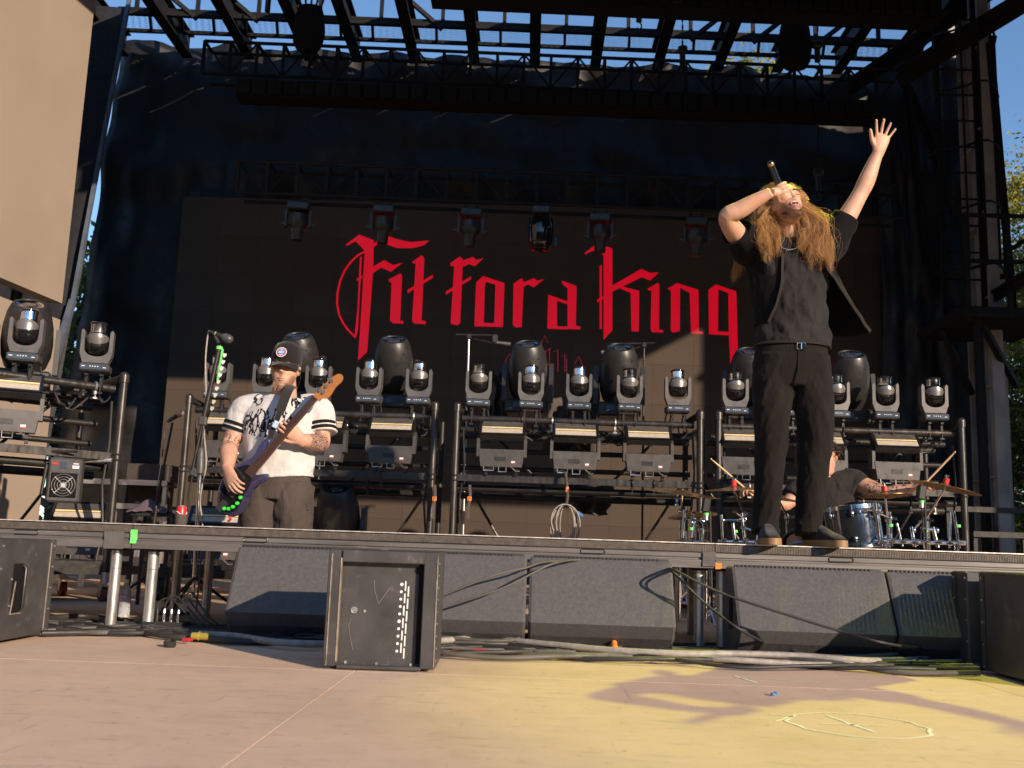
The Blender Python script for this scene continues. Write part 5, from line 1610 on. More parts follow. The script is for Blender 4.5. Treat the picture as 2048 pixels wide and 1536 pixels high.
    for j in range(6):
        for i in range(17):
            t = PI*(.12+.76*i/16); e = j/5
            rx, ry = .081+.006*e, .097+.062*e*math.sin(t)**.7
            vs.append(HP(rx*math.cos(t), -.006+ry*math.sin(t), .026-.022*e-.016*e*abs(math.cos(t))))
    for j in range(5):
        for i in range(16): fs.append([j*17+i, j*17+i+1, (j+1)*17+i+1, (j+1)*17+i])
    b.add(vs, fs); br = b.build('brim', capm, cap, smooth=180, fix=False); br.modifiers.new('t', 'SOLIDIFY').thickness = .005
    pq = (HM.to_3x3() @ Vector((.10, .9, .3))).normalized(); pc = HP(.010, .101, .080)
    for (nm, r0, dz, mt) in (('patch', .034, .0, MT['white']), ('patch_ring', .030, .0012, MT['redprint']), ('patch_centre', .024, .0024, MT['blueplug'])):
        b = MB(); b.cyl(pc+pq*dz, pc+pq*(dz+.0012), r0, n=24); b.build(nm, mt, cap)
    b = MB(); side = pq.cross(Vector((0, 0, 1))).normalized(); upv = side.cross(pq)
    for (z, w) in ((.004, .034), (-.004, .034), (.019, .02), (-.019, .02)): b.box(pc+pq*.0042+upv*z, (w, .001, .004), (-pq).to_track_quat('Y', 'Z'))
    b.build('patch_lettering', MT['white'], cap)
    # jersey
    jm, nt, bs, cc, v = cloth_mat('white_mesh_jersey', (.56, .545, .53), .8, weave=420, fold=.4, fscale=10, var=.03, sheen=.05)
    # flat printed scrawl on the chest and two small marks under the collar
    def mask(c, rx, rz):
        mp = nt.nodes.new('ShaderNodeMapping'); mp.vector_type = 'TEXTURE'
        mp.inputs['Location'].default_value = (c.x, c.y, c.z); mp.inputs['Scale'].default_value = (rx, 1.0, rz); nt.links.new(v, mp.inputs[0])
        ln = nt.nodes.new('ShaderNodeVectorMath'); ln.operation = 'LENGTH'; nt.links.new(mp.outputs[0], ln.inputs[0])
        return ramp(nt, ln.outputs['Value'], [(.72, 1), (1, 0)])
    vo = nt.nodes.new('ShaderNodeMapping'); vo.inputs['Scale'].default_value = (34, 2, 11); vo.inputs['Rotation'].default_value = (0, .25, 0); nt.links.new(v, vo.inputs[0])
    sc = nt.nodes.new('ShaderNodeTexVoronoi'); sc.feature = 'DISTANCE_TO_EDGE'; sc.inputs['Scale'].default_value = 1.; sc.inputs['Randomness'].default_value = 1.
    ds = nt.nodes.new('ShaderNodeTexNoise'); ds.inputs['Scale'].default_value = 18; nt.links.new(v, ds.inputs['Vector'])
    va = nt.nodes.new('ShaderNodeVectorMath'); va.operation = 'MULTIPLY_ADD'; va.inputs[1].default_value = (1.4, 1.4, 1.4)
    nt.links.new(ds.outputs['Color'], va.inputs[0]); nt.links.new(vo.outputs[0], va.inputs[2]); nt.links.new(va.outputs[0], sc.inputs['Vector'])
    lines = ramp(nt, sc.outputs['Distance'], [(.07, 1), (.13, 0)])
    tot = cc
    for (px, py, rx, rz) in ((537, 846, .205, .105), (512, 796, .042, .055), (590, 800, .032, .06)):
        mu = nt.nodes.new('ShaderNodeMath'); mu.operation = 'MULTIPLY'
        nt.links.new(mask(J(px, py, -.14), rx, rz), mu.inputs[0]); nt.links.new(lines, mu.inputs[1])
        gt = nt.nodes.new('ShaderNodeMath'); gt.operation = 'GREATER_THAN'; gt.inputs[1].default_value = .35; nt.links.new(mu.outputs[0], gt.inputs[0])
        tot = mix(nt, gt.outputs[0], tot, (.02, .02, .025))
    nt.links.new(tot, bs.inputs['Base Color'])
    b = MB()
    loft(b, [J(556, 958, .0), J(556, 940), J(560, 900), J(563, 860), J(565, 828), J(567, 806, .02), J(569, 793, .02)], [(.225, .165), (.222, .165), (.228, .17), (.245, .17), (.245, .155), (.185, .12), (.105, .095)], m=50, n=48, fold=.05, ff=(8, 5), diag=.5)
    loft(b, [J(525, 822, .02), J(494, 824, .02), J(481, 846, .01), J(472, 868, .005)], [(.11, .11), (.105, .11), (.092, .10), (.088, .10)], ref=(0, 1, 0), m=22, n=28, fold=.05, ff=(6, 4))
    loft(b, [J(602, 822, .02), J(633, 824, .02), J(641, 848, .01), J(643, 868, -.005)], [(.11, .11), (.105, .11), (.094, .10), (.09, .10)], ref=(0, 1, 0), m=22, n=28, fold=.05, ff=(6, 4), seed=4)
    o = part(b, 'jersey', jm, root); organic(o, .007, .4, 2)
    b = MB()
    for s in ([J(540, 800, -.04), J(552, 806, -.10), J(566, 810, -.135), J(580, 806, -.11), J(596, 797, -.05)],): b.tube(crom(s, 20), .010, 8)
    part(b, 'collar', jm, root, smooth=180)
    for (pa, pb, rr) in ((J(481, 846, .01), J(472, 868, .005), .097), (J(641, 848, .01), J(643, 868, -.005), .099)):
        for t in (.25, .70):
            d = (pb-pa).normalized(); c = pa.lerp(pb, t); u = Vector((0, 1, 0)); u = (u-d*u.dot(d)).normalized(); w = d.cross(u)
            b = MB(); vs, fs = [], []
            for q in (-.010, .010):
                for i in range(28):
                    a = 2*PI*i/28; vs.append(c+d*q+u*(rr*1.00*math.cos(a))+w*(rr*1.05*math.sin(a)))
            for i in range(28): fs.append([i, (i+1) % 28, 28+(i+1) % 28, 28+i])
            b.add(vs, fs); part(b, 'sleeve_stripe', MT['blackmatte'], root, smooth=180, fix=False)
    # trousers
    tr, *_ = cloth_mat('brown_grey_cargo', (.068, .054, .047), .9, sheen=.05, fold=.5, fscale=9)
    b = MB()
    loft(b, [J(555, 950), J(555, 975), J(553, 1000)], [(.20, .15), (.215, .16), (.21, .16)], m=10, n=36)
    for (x0, x1, sd_) in ((526, 512, 0), (585, 592, 5)):
        hx, fx = J(x0, 985).x, J(x1, 1200).x
        loft(b, [(hx, Y, .80), (lerp(hx, fx, .3), Y-.03, .60), (lerp(hx, fx, .6), Y-.04, .42), (fx, Y, .15), (fx, Y-.01, .05)], [(.135, .15), (.125, .14), (.115, .125), (.11, .12), (.11, .13)], m=50, n=32, fold=.07, ff=(6, 8), seed=sd_, diag=.6)
    o = part(b, 'trousers', tr, root); organic(o, .007, .5, 2)
    pc = J(605, 1036, -.08)
    b = MB(); b.box(pc, (.085, .05, .17), bev=.015); b.box(pc+Vector((0, -.022, .07)), (.092, .02, .05), bev=.006); part(b, 'cargo_pocket', tr, root)
    for x1 in (512, 592):
        fx = J(x1, 1200).x
        bu, bs2 = MB(), MB(); shoe(bu, bs2, (fx, Y+.03, .002), R(6 if x1 > 550 else -8))
        o = part(bu, 'shoe', MT['blackmatte'], root); organic(o, .008, .4, 3); bs2.build('sole', MT['white'], o)
    # ear bud
    b = MB(); b.ball(HP(-.080, .004, -.004), .010, 8, 6); b.tube([HP(-.082, .0, -.01), HP(-.086, -.01, -.05), HP(-.07, -.03, -.11)], .002, 5); part(b, 'ear_bud', MT['black'], root)
    tag(root, 'bassist in a white jersey and black cap playing behind the riser', 'person')

    # ---- the bass guitar (held, so a thing of its own), built on a plane tipped a little back
    YB = Y-.275
    def Z6(x, y, dy=0.): return W(400+x/3.656, 660+y/3.656, YB+dy)
    br_ = empty('bass_guitar', Z6(260, 1200)); off = Matrix.Translation(-br_.location)
    def bp(b, nm, mt, parent, **kw):
        o = b.build(nm, mt, parent, **kw)
        if parent is br_: o.location = -br_.location
        return o
    sp, nt, bs = new_mat('purple_sparkle')
    tc = nt.nodes.new('ShaderNodeTexCoord')
    vr = nt.nodes.new('ShaderNodeTexVoronoi'); vr.inputs['Scale'].default_value = 260; nt.links.new(tc.outputs['Object'], vr.inputs['Vector'])
    cc = mix(nt, ramp(nt, noise(nt, tc.outputs['Object'], 420, 2), [(.55, 0), (.66, 1)]), (.022, .019, .055), (.22, .17, .34))
    nt.links.new(cc, bs.inputs['Base Color']); bs.inputs['Roughness'].default_value = .25; bs.inputs['Coat Weight'].default_value = 1.; bs.inputs['Metallic'].default_value = .3
    outl = [(505, 783), (470, 800), (430, 842), (410, 890), (372, 935), (312, 968), (262, 985), (205, 1030), (155, 1105), (130, 1195), (130, 1270), (150, 1318), (190, 1352), (242, 1366), (300, 1345), (342, 1298), (372, 1230), (388, 1170), (430, 1135), (480, 1108), (508, 1078), (502, 1054), (460, 1052), (425, 1060), (398, 1040), (396, 1010), (440, 965), (470, 900), (500, 840), (515, 800)]
    ol = crom([(p[0], p[1]) for p in outl]+[outl[0]], 90)[:-1]
    b = MB(); n = len(ol)
    ctr = Vector((sum(p[0] for p in ol)/n, sum(p[1] for p in ol)/n)); vs, fs = [], []
    for (s, dy) in ((.93, .0), (.975, .003), (1., .012), (1., .034), (.97, .043)):
        for p in ol: vs.append(Z6(ctr.x+(p[0]-ctr.x)*s, ctr.y+(p[1]-ctr.y)*s, dy))
    for j in range(4):
        for i in range(n): fs.append([j*n+i, j*n+(i+1) % n, (j+1)*n+(i+1) % n, (j+1)*n+i])
    fs += [list(range(n)), list(range(5*n-1, 4*n-1, -1))]
    b.add(vs, fs); bp(b, 'body', sp, br_, smooth=50)
    pg = [(250, 1010), (345, 985), (372, 1000), (380, 1045), (372, 1110), (345, 1170), (318, 1205), (300, 1260), (262, 1318), (215, 1335), (170, 1315), (150, 1270), (150, 1200), (180, 1110)]
    b = MB(); b.slab([Z6(*p, -.003) for p in crom(pg+[pg[0]], 40)[:-1]], (0, .004, 0)); bp(b, 'pickguard', MT['gloss'], br_)
    rose = M('rosewood', (.06, .025, .015), .45, stretch=(1, 1, 1)); maple = M('amber_maple', (.36, .14, .035), .3, coat=.6, var=.2)
    a0, a1 = Vector((352, 1060)), Vector((838, 496)); dv = (a1-a0).normalized(); nv = Vector((-dv.y, dv.x))
    def NQ(t, s, dy): p = a0.lerp(a1, t)+nv*s; return Z6(p.x, p.y, dy)
    w0, w1 = 34, 23
    b = MB(); b.slab([NQ(0, -w0, -.008), NQ(1, -w1, -.008), NQ(1, w1, -.008), NQ(0, w0, -.008)], (0, .007, 0)); bp(b, 'fretboard', rose, br_)
    b = MB(); b.slab([NQ(-.02, -w0*.95, .000), NQ(1.02, -w1*.95, .000), NQ(1.02, w1*.98, .000), NQ(-.02, w0*1.02, .000)], (0, .020, 0)); bp(b, 'neck', maple, br_)
    for kf in range(16):
        t = 1-(1-2**(-(kf+1)/12))*1.6
        if t < .02: break
        ww = w0+(w1-w0)*t
        b = MB(); b.bar(NQ(t, -ww, -.009), NQ(t, ww, -.009), .0012); bp(b, 'fret', MT['chrome'], br_)
    hs = [(838, 470), (862, 440), (905, 400), (960, 350), (1005, 322), (1035, 325), (1045, 350), (1035, 378), (990, 420), (960, 470), (930, 500), (890, 500), (868, 522)]
    b = MB(); b.slab([Z6(*p, -.002) for p in crom(hs+[hs[0]], 40)[:-1]], (0, .016, 0)); bp(b, 'headstock', maple, br_)
    b = MB(); b.bar(NQ(1.0, -w1, -.011), NQ(1.0, w1, -.011), .006); bp(b, 'nut', MT['black'], br_)
    for (x, y) in ((905, 455), (880, 440), (925, 412), (962, 372)):
        b = MB(); b.cyl(Z6(x, y, -.003), Z6(x, y, -.022), .007, n=10); b.cyl(Z6(x, y, -.004), Z6(x, y, -.006), .013, n=12); b.box(Z6(x-16, y-12, .005), (.022, .008, .022), bev=.003); bp(b, 'tuning_peg', MT['chrome'], br_, smooth=40)
    for q in range(4):
        s = (-.66+.44*q)
        p = a0.lerp(a1, -.40)+nv*(s*38)
        b = MB(); b.cyl(Z6(p.x, p.y, -.018), NQ(1., s*w1*.95, -.013), .0011, n=5); bp(b, 'string', MT['chrome'], br_)
    c = a0.lerp(a1, -.40)
    b = MB(); b.box(Z6(c.x, c.y, -.010), (.045, .014, .07), Quaternion((0, 1, 0), R(42)), bev=.003); bp(b, 'bridge', MT['black'], br_)
    c = a0.lerp(a1, -.20)
    b = MB(); b.box(Z6(c.x, c.y, -.010), (.05, .012, .095), Quaternion((0, 1, 0), R(42)), bev=.004); bp(b, 'pickup', MT['black'], br_)
    for (x, y) in ((298, 1226), (274, 1268), (242, 1294), (210, 1308), (180, 1306)):
        b = MB(); b.lathe([(.0125, 0), (.0125, .010), (.010, .018), (.002, .020)], Z6(x, y, -.004), (0, -1, 0), 14); bp(b, 'control_knob', MT['greenpl'], br_, smooth=50)
    st, *_ = cloth_mat('black_strap', (.022, .02, .02), .7, fold=.1)
    b = MB()
    def ribbon3(pts, w, th):
        b.tube(crom([tuple(p) for p in pts], 24), [(w, th)]*24, 8)
    sp_pts = [Z6(512, 790, .0), Z6(540, 710, .0), Z6(575, 620, -.01), Z6(615, 510, .02), Z6(650, 430, .10), Z6(672, 402, .22), Z6(680, 412, .34)]; sfix = Vector((.92, 0, -.38)).normalized()
    full = crom([tuple(p) for p in sp_pts], 26); vs, fs = [], []
    for i, p in enumerate(full):
        p = Vector(p); t = Vector(full[min(i+1, 25)])-Vector(full[max(i-1, 0)]); t.normalize(); s = sfix
        hw = .016 if i < 10 else .030
        vs += [p-s*hw, p+s*hw]
    for i in range(25): fs.append([2*i, 2*i+1, 2*i+3, 2*i+2])
    b.add(vs, fs); o = bp(b, 'strap', st, br_, fix=False); o.modifiers.new('t', 'SOLIDIFY').thickness = .006
    c = Z6(552, 690, -.018); b = MB(); b.box(c, (.045, .008, .032), Quaternion((0, 1, 0), R(-65)), bev=.003); bp(b, 'strap_slider', M('pale_blue_slider', (.45, .6, .75), .4), br_)
    b = MB(); b.tube([Z6(215, 1360, .02), Z6(225, 1385, .0), Z6(205, 1398, .01)], .008, 6); bp(b, 'strap_tie', MT['redprint'], br_)
    tag(br_, 'purple sparkle bass guitar with a maple headstock and green knobs', 'bass guitar')
bassist()

# ------------------------------------------------------------------ the drummer
def drummer():
    Y = 7.35
    J = lambda px, py, dy=0.: W(px, py, Y+dy)
    root = empty('person', (J(1640, 1000).x, Y+.15, 0))
    k = 1.05
    hc = J(1650, 915, -.02)
    HM = face_matrix(hc, R(-22), R(-12), R(-8))
    def HP(x, y, z): return HM @ Vector((x*k, y*k, z*k))
    b = MB(); headshape(b, HM, FACE+MOUTH_SHUT, k)
    loft(b, [J(1650, 985, .1), J(1648, 965, .08), J(1643, 945, .04), hc], [(.10, .08), (.075, .075), (.062, .065), (.055, .06)], m=12)
    loft(b, [J(1655, 1090, .2), J(1655, 1030, .14), J(1652, 985, .08)], [(.17, .12), (.19, .13), (.15, .1)], m=12)
    s1, e1, w1 = J(1704, 962, .05), J(1770, 985, -.1), J(1826, 976, -.16)
    loft(b, [J(1680, 968, .06), s1, s1.lerp(e1, .5), e1, e1.lerp(w1, .4), w1], [.065, .065, .058, .047, .045, .032], m=24, n=16)
    hand(b, w1, J(1850, 966, -.2)-w1, (0, -.2, -1), 1, 1.05, (.75, .75, .75, .75), .04, .4, .6)
    s2, e2, w2 = J(1600, 985, .05), J(1568, 1010, -.05), J(1515, 992, -.12)
    loft(b, [J(1630, 985, .06), s2, s2.lerp(e2, .5), e2, e2.lerp(w2, .4), w2], [.065, .065, .056, .046, .044, .032], m=24, n=16)
    hand(b, w2, J(1494, 980, -.15)-w2, (0, -.2, -1), -1, 1.05, (.75, .75, .75, .75), .04, .4, .6)
    ink = [(tuple(J(1745, 978, -.1)), .07, 'blot'), (tuple(J(1785, 980, -.12)), .06, 'blot'), (tuple(J(1812, 976, -.15)), .05, 'blot')]
    # legs on the stool and feet at the pedals
    for s in (-1, 1):
        loft(b, [root.location+Vector((s*.1, .1, .55)), root.location+Vector((s*.22, -.32, .55)), root.location+Vector((s*.22, -.36, .30)), root.location+Vector((s*.22, -.30, .06))], [.085, .07, .055, .045], m=20, n=14)
    o = part(b, 'body', skin_mat('drummer_skin', (.52, .30, .20), ink), root); organic(o, .006, .3, 2)
    b = MB(); rnd = random.Random(21)
    for i in range(900):
        a = rnd.uniform(0, 2*PI); e = rnd.uniform(-.15, 1.5)
        x, y, z = .080*math.cos(e)*math.cos(a), -.012+.106*math.cos(e)*math.sin(a), .018+.108*math.sin(e)
        if y > .05 and z < .05: continue
        p = Vector((x, y, z)); nrm = Vector((x, y, z*.8)).normalized()
        tw = Vector((rnd.gauss(0, 1), rnd.gauss(0, 1), rnd.gauss(-.5, 1)))*.012
        strand_mesh(b, [HP(*p), HP(*(p+nrm*.016+tw*.5)), HP(*(p+nrm*.022+tw)), HP(*(p+nrm*.014+tw*1.6+Vector((0, 0, -.014))))], .003, 4)
    part(b, 'hair', hair_mat('dark_curly_hair', (.012, .008, .006), (.06, .03, .02)), root, fix=False, smooth=180)
    tm, *_ = cloth_mat('grey_tee', (.028, .025, .023), .9, sheen=.05, fold=.5, fscale=11)
    b = MB()
    loft(b, [J(1658, 1110, .2), J(1656, 1060, .16), J(1655, 1010, .1), J(1653, 975, .06), J(1650, 957, .06)], [(.20, .16), (.215, .165), (.22, .15), (.17, .11), (.085, .08)], m=40, n=36, fold=.07, ff=(8, 6), diag=1.)
    loft(b, [J(1670, 975, .06), J(1704, 964, .05), J(1722, 975, .0)], [(.11, .11), (.10, .10), (.085, .09)], ref=(0, 1, 0), m=16, n=24, fold=.05)
    loft(b, [J(1635, 980, .06), J(1600, 985, .05), J(1583, 1000, .0)], [(.11, .11), (.10, .10), (.085, .09)], ref=(0, 1, 0), m=16, n=24, fold=.05)
    o = part(b, 'tee_shirt', tm, root); organic(o, .008, .4, 2)
    st, *_ = cloth_mat('black_shorts', (.02, .02, .02), .9)
    b = MB()
    for s in (-1, 1): loft(b, [Vector((s*.09, .12, .58)), Vector((s*.16, -.1, .57)), Vector((s*.21, -.28, .55))], [(.11, .11), (.105, .105), (.1, .1)], m=14, fold=.05)
    o = b.build('shorts', st, root); organic(o, .008, .4, 2)
    b = MB()
    for s in (-1, 1): loft(b, [(s*.22, -.28, .05), (s*.22, -.36, .06), (s*.22, -.47, .04)], [(.045, .045), (.045, .045), (.035, .03)], m=10)
    b.build('shoes', MT['black'], root, smooth=60)
    tag(root, 'drummer in a dark tee with arms spread holding two sticks', 'person')
    sr = empty('drum_stool', (root.location.x, Y+.25, 0))
    b = MB(); b.lathe([(.05, .40), (.17, .42), (.18, .46), (.15, .49)], n=20); b.build('seat', MT['black'], sr, smooth=40)
    b = MB(); b.cyl((0, 0, .1), (0, 0, .42), .02); b.build('post', MT['chrome'], sr, smooth=40)
    for q in range(3):
        a = q*2*PI/3; b = MB(); b.cyl((0, 0, .25), (.26*math.cos(a), .26*math.sin(a), .012), .011, n=8); b.build('leg', MT['chrome'], sr, smooth=40)
    tag(sr, 'round black drum stool under the drummer', 'stool')
    for (p, q, lb) in ((J(1842, 975, -.19), J(1911, 903, -.30), 'pale wooden drumstick in the drummer\'s hand near the right cymbal'), (J(1512, 996, -.14), J(1421, 917, -.25), 'pale wooden drumstick pointing up left by the cart posts')):
        b = MB(); d = (q-p); b.cyl(p-d*.12, p+d*.8, .0078, n=10); b.cyl(p+d*.8, p+d*.965, .0078, .004, n=10); b.ball(p+d*.985, (.006, .006, .008), 8, 6)
        tag(b.build('drumstick', MT['wood'], None, smooth=40), lb, 'drumstick')
drummer()
# ================================================================== cables on the floor
def cable(pts, r, mat, label, group=None, n=7, name='cable', m=60, wob=.006):
    rnd = random.Random(hash(label+str(pts[0])) & 0xffff)
    ph = [rnd.uniform(0, 6.28) for _ in range(4)]
    base = crom([tuple(p) for p in pts], m)
    out = []
    for i, p in enumerate(base):
        w = wob*math.sin(ph[0]+i*.35)+wob*.6*math.sin(ph[1]+i*.8)
        out.append((p[0]+w*.4, p[1]+w, max(r+.001, p[2])))
    b = MB(); b.tube(out, r, n)
    return tag(b.build(name, mat, None, smooth=60), label, 'cable', group)
random.seed(5)
CG = 'black cables bundled along the stage front'
for k in range(14):      # left bundle, from the corner box to the front box
    y = random.uniform(0, 1)
    pts = [G(lerp(80, 700, t), lerp(1250, 1278, t)+lerp(-14, 20, y)*(.5+.5*math.sin(2.2*t+k))+8*math.sin(3*t*PI+k*1.7), .012) for t in (0, .15, .3, .45, .6, .75, .9, 1)]
    for i, p in enumerate(pts): p.z = .008+.012*abs(math.sin(k*1.3+i*.9))
    cable(pts, random.uniform(.008, .014), MT['cable'] if k % 3 else MT['cableyel'], 'thin dark cable in the bundle left of the front box', CG)
for k in range(16):     # right bundle, from the front box to the right corner
    y = (k % 8)/7
    pts = [G(lerp(860, 1960, t), lerp(1280, 1330, t)+lerp(-6, 24, y)*(1-.4*t)+9*math.sin(2.4*t*PI+k*1.9), .012) for t in (0, .12, .25, .4, .55, .7, .85, 1)]
    for i, p in enumerate(pts): p.z = .008+.022*abs(math.sin(k*1.1+i*1.3))
    cable(pts, random.uniform(.007, .013), (MT['cable'], MT['cableyel'], MT['cablegrey'] if k == 5 else MT['cable'])[k % 3], 'thin dark cable in the bundle right of the front box', 'black cables bundled at the right of the stage front')
cable([G(850, 1284, .045), G(960, 1277, .045), G(1060, 1285, .045), G(1200, 1299, .042), G(1350, 1307, .042), G(1480, 1308, .042), G(1600, 1312, .042), G(1750, 1322, .035), G(1900, 1316, .02)], .015, MT['cablegrey'], 'thick pale grey cable hose in front of the monitors', wob=.003)
cable([G(400, 1268, .03), G(470, 1272, .03), G(560, 1285, .03), G(660, 1288, .03)], .015, MT['cablegrey'], 'thick grey cable hose left of the front box', wob=.002)
def coil(cx, cy, rx, ry, n, r, mat, label, z0=.008):
    pts = []
    for i in range(n*28+8):
        a = 2*PI*i/28; q = 1+.10*math.sin(i*.21)+.05*math.sin(i*.77)
        pts.append((cx+rx*q*math.cos(a)+.01*math.sin(i*.13), cy+ry*q*math.sin(a), z0+.012*(i/28)+.006*math.sin(i*.4)))
    b = MB(); b.tube(pts, r, 7)
    tag(b.build('coiled_cable', mat, None, smooth=60), label, 'cable')
p = G(960, 1298); coil(p.x, p.y, .20, .10, 4, .009, MT['cableyel'], 'loosely coiled cable right of the front box')
p = G(1700, 1326); coil(p.x, p.y, .24, .075, 3, .008, MT['cableyel'], 'coiled cable in front of the singer\'s monitor')
p = G(650, 1296); coil(p.x-.06, p.y+.1, .09, .05, 3, .007, MT['cable'], 'small cable loop left of the front box')
for (x, y, mt, lb) in ((950, 1302, MT['red'], 'red cable connector among the coil by the front box'), (905, 1297, MT['red'], 'red and yellow plug lying close to the front box'), (367, 1280, MT['red'], 'round red cap among the cables at left')):
    p = G(x, y, .018); b = MB(); b.cyl(p, p+Vector((.03, -.01, .003)), .010, .009, 12); b.cyl(p+Vector((.03, -.01, .003)), p+Vector((.045, -.014, .004)), .007, .005, 10)
    tag(b.build('cable_connector', mt, None, smooth=40), lb, 'connector')
p = G(340, 1288, .014); b = MB(); b.lathe([(.022, -.013), (.026, -.006), (.026, .012), (.018, .016), (.016, .004)], p, (0, -.4, 1), 16); tag(b.build('connector_cap', MT['cable'], None, smooth=40), 'black connector cap on the floor beside the left cables', 'cap')
p = G(398, 1272, .03); b = MB(); b.cyl(p+Vector((-.03, 0, 0)), p+Vector((.05, -.01, 0)), .016, n=12); b.torus(p, .017, .004, (1, 0, 0)); tag(b.build('yellow_connector', M('yellow_plastic', (.32, .25, .04), .5), None, smooth=40), 'yellow ringed connector on the grey hose at left', 'connector')
for (a, m_, c, lb) in (((880, 1193), (990, 1150), (1090, 1124), 'upper thin cable rising across the monitor by the front box'), ((880, 1218), (1000, 1178), (1130, 1122), 'lower thin cable rising across the monitor by the front box')):
    cable([W(a[0]-30, a[1]+14, 4.55), W(*a, 4.57), W(*m_, 4.60), W(c[0]-40, c[1]+12, 4.66), W(*c, 4.74), W(c[0]+70, c[1]-4, 4.93)], .005, MT['cableyel'], lb, wob=.002)
cable([W(1335, 1138, 4.82), W(1352, 1142, 4.6), W(1440, 1185, 4.55), W(1560, 1225, 4.5), W(1680, 1262, 4.45), W(1790, 1290, 4.4), G(1905, 1302, .02)], .006, MT['cable'], 'long black cable sagging across the singer\'s monitor', wob=.001)
cable([W(1340, 1142, 4.82), W(1352, 1150, 4.62), W(1420, 1215, 4.6), W(1490, 1265, 4.5), G(1560, 1300, .02)], .006, MT['cable'], 'short black cable dropping beside the right riser legs', wob=.001)
b = MB(); p = G(1548, 1388, .006); b.box(p, (.020, .012, .006), .4); b.box(p+Vector((.006, 0, .004)), (.010, .009, .008), 1.)
tag(b.build('litter_scrap', MT['blueplug']), 'tiny blue scrap lying on the floor in front of the singer', 'scrap')

# stage box with four plugs under the riser
def stagebox():
    p = G(325, 1262); root = empty('stage_box', (p.x, p.y+.05, 0))
    b = MB(); b.box((0, 0, .022), (.22, .12, .042), bev=.005); b.build('case', MT['black'], root)
    for k in range(4):
        x = -.052+k*.036
        b = MB(); b.cyl((x, 0, .043), (x, 0, .085), .009, n=10); b.cyl((x, 0, .085), (x, 0, .105), .009, .005, 10); b.build('plug', MT['chrome'] if k else MT['black'], root, smooth=40)
        b = MB(); b.tube(crom([(x, 0, .10), (x+.005, .01, .14), (x+.05, .01, .155+.012*k), (x+.12, -.02, .12), (x+.20, -.04, .05), (x+.30, -.06, .015)], 24), .0045, 6); b.build('lead', MT['cable'], root, smooth=60)
    tag(root, 'low black stage box with four upright plugs behind the left riser legs', 'stage box')
stagebox()
def bottle():
    p = W(250, 1200, 5.75); root = empty('water_bottle', (p.x, 5.75, 0))
    m, nt, bs = new_mat('clear_plastic'); bs.inputs['Base Color'].default_value = (.85, .9, .95, 1); bs.inputs['Transmission Weight'].default_value = .7; bs.inputs['Roughness'].default_value = .12; bs.inputs['IOR'].default_value = 1.3
    b = MB(); b.lathe([(.02, .001), (.031, .006), (.032, .05), (.029, .06), (.032, .07), (.032, .13), (.028, .15), (.014, .185), (.013, .2)], n=18); b.build('bottle', m, root, smooth=50)
    b = MB(); b.lathe([(.0325, .085), (.033, .087), (.033, .125), (.0325, .127)], n=18); b.build('label_band', M('bottle_label', (.5, .45, .6), .5, var=.5, scale=50), root, smooth=50)
    b = MB(); b.cyl((0, 0, .198), (0, 0, .215), .014, n=14); b.build('lid', MT['white'], root)
    tag(root, 'clear water bottle standing under the riser between the left legs', 'bottle')
bottle()

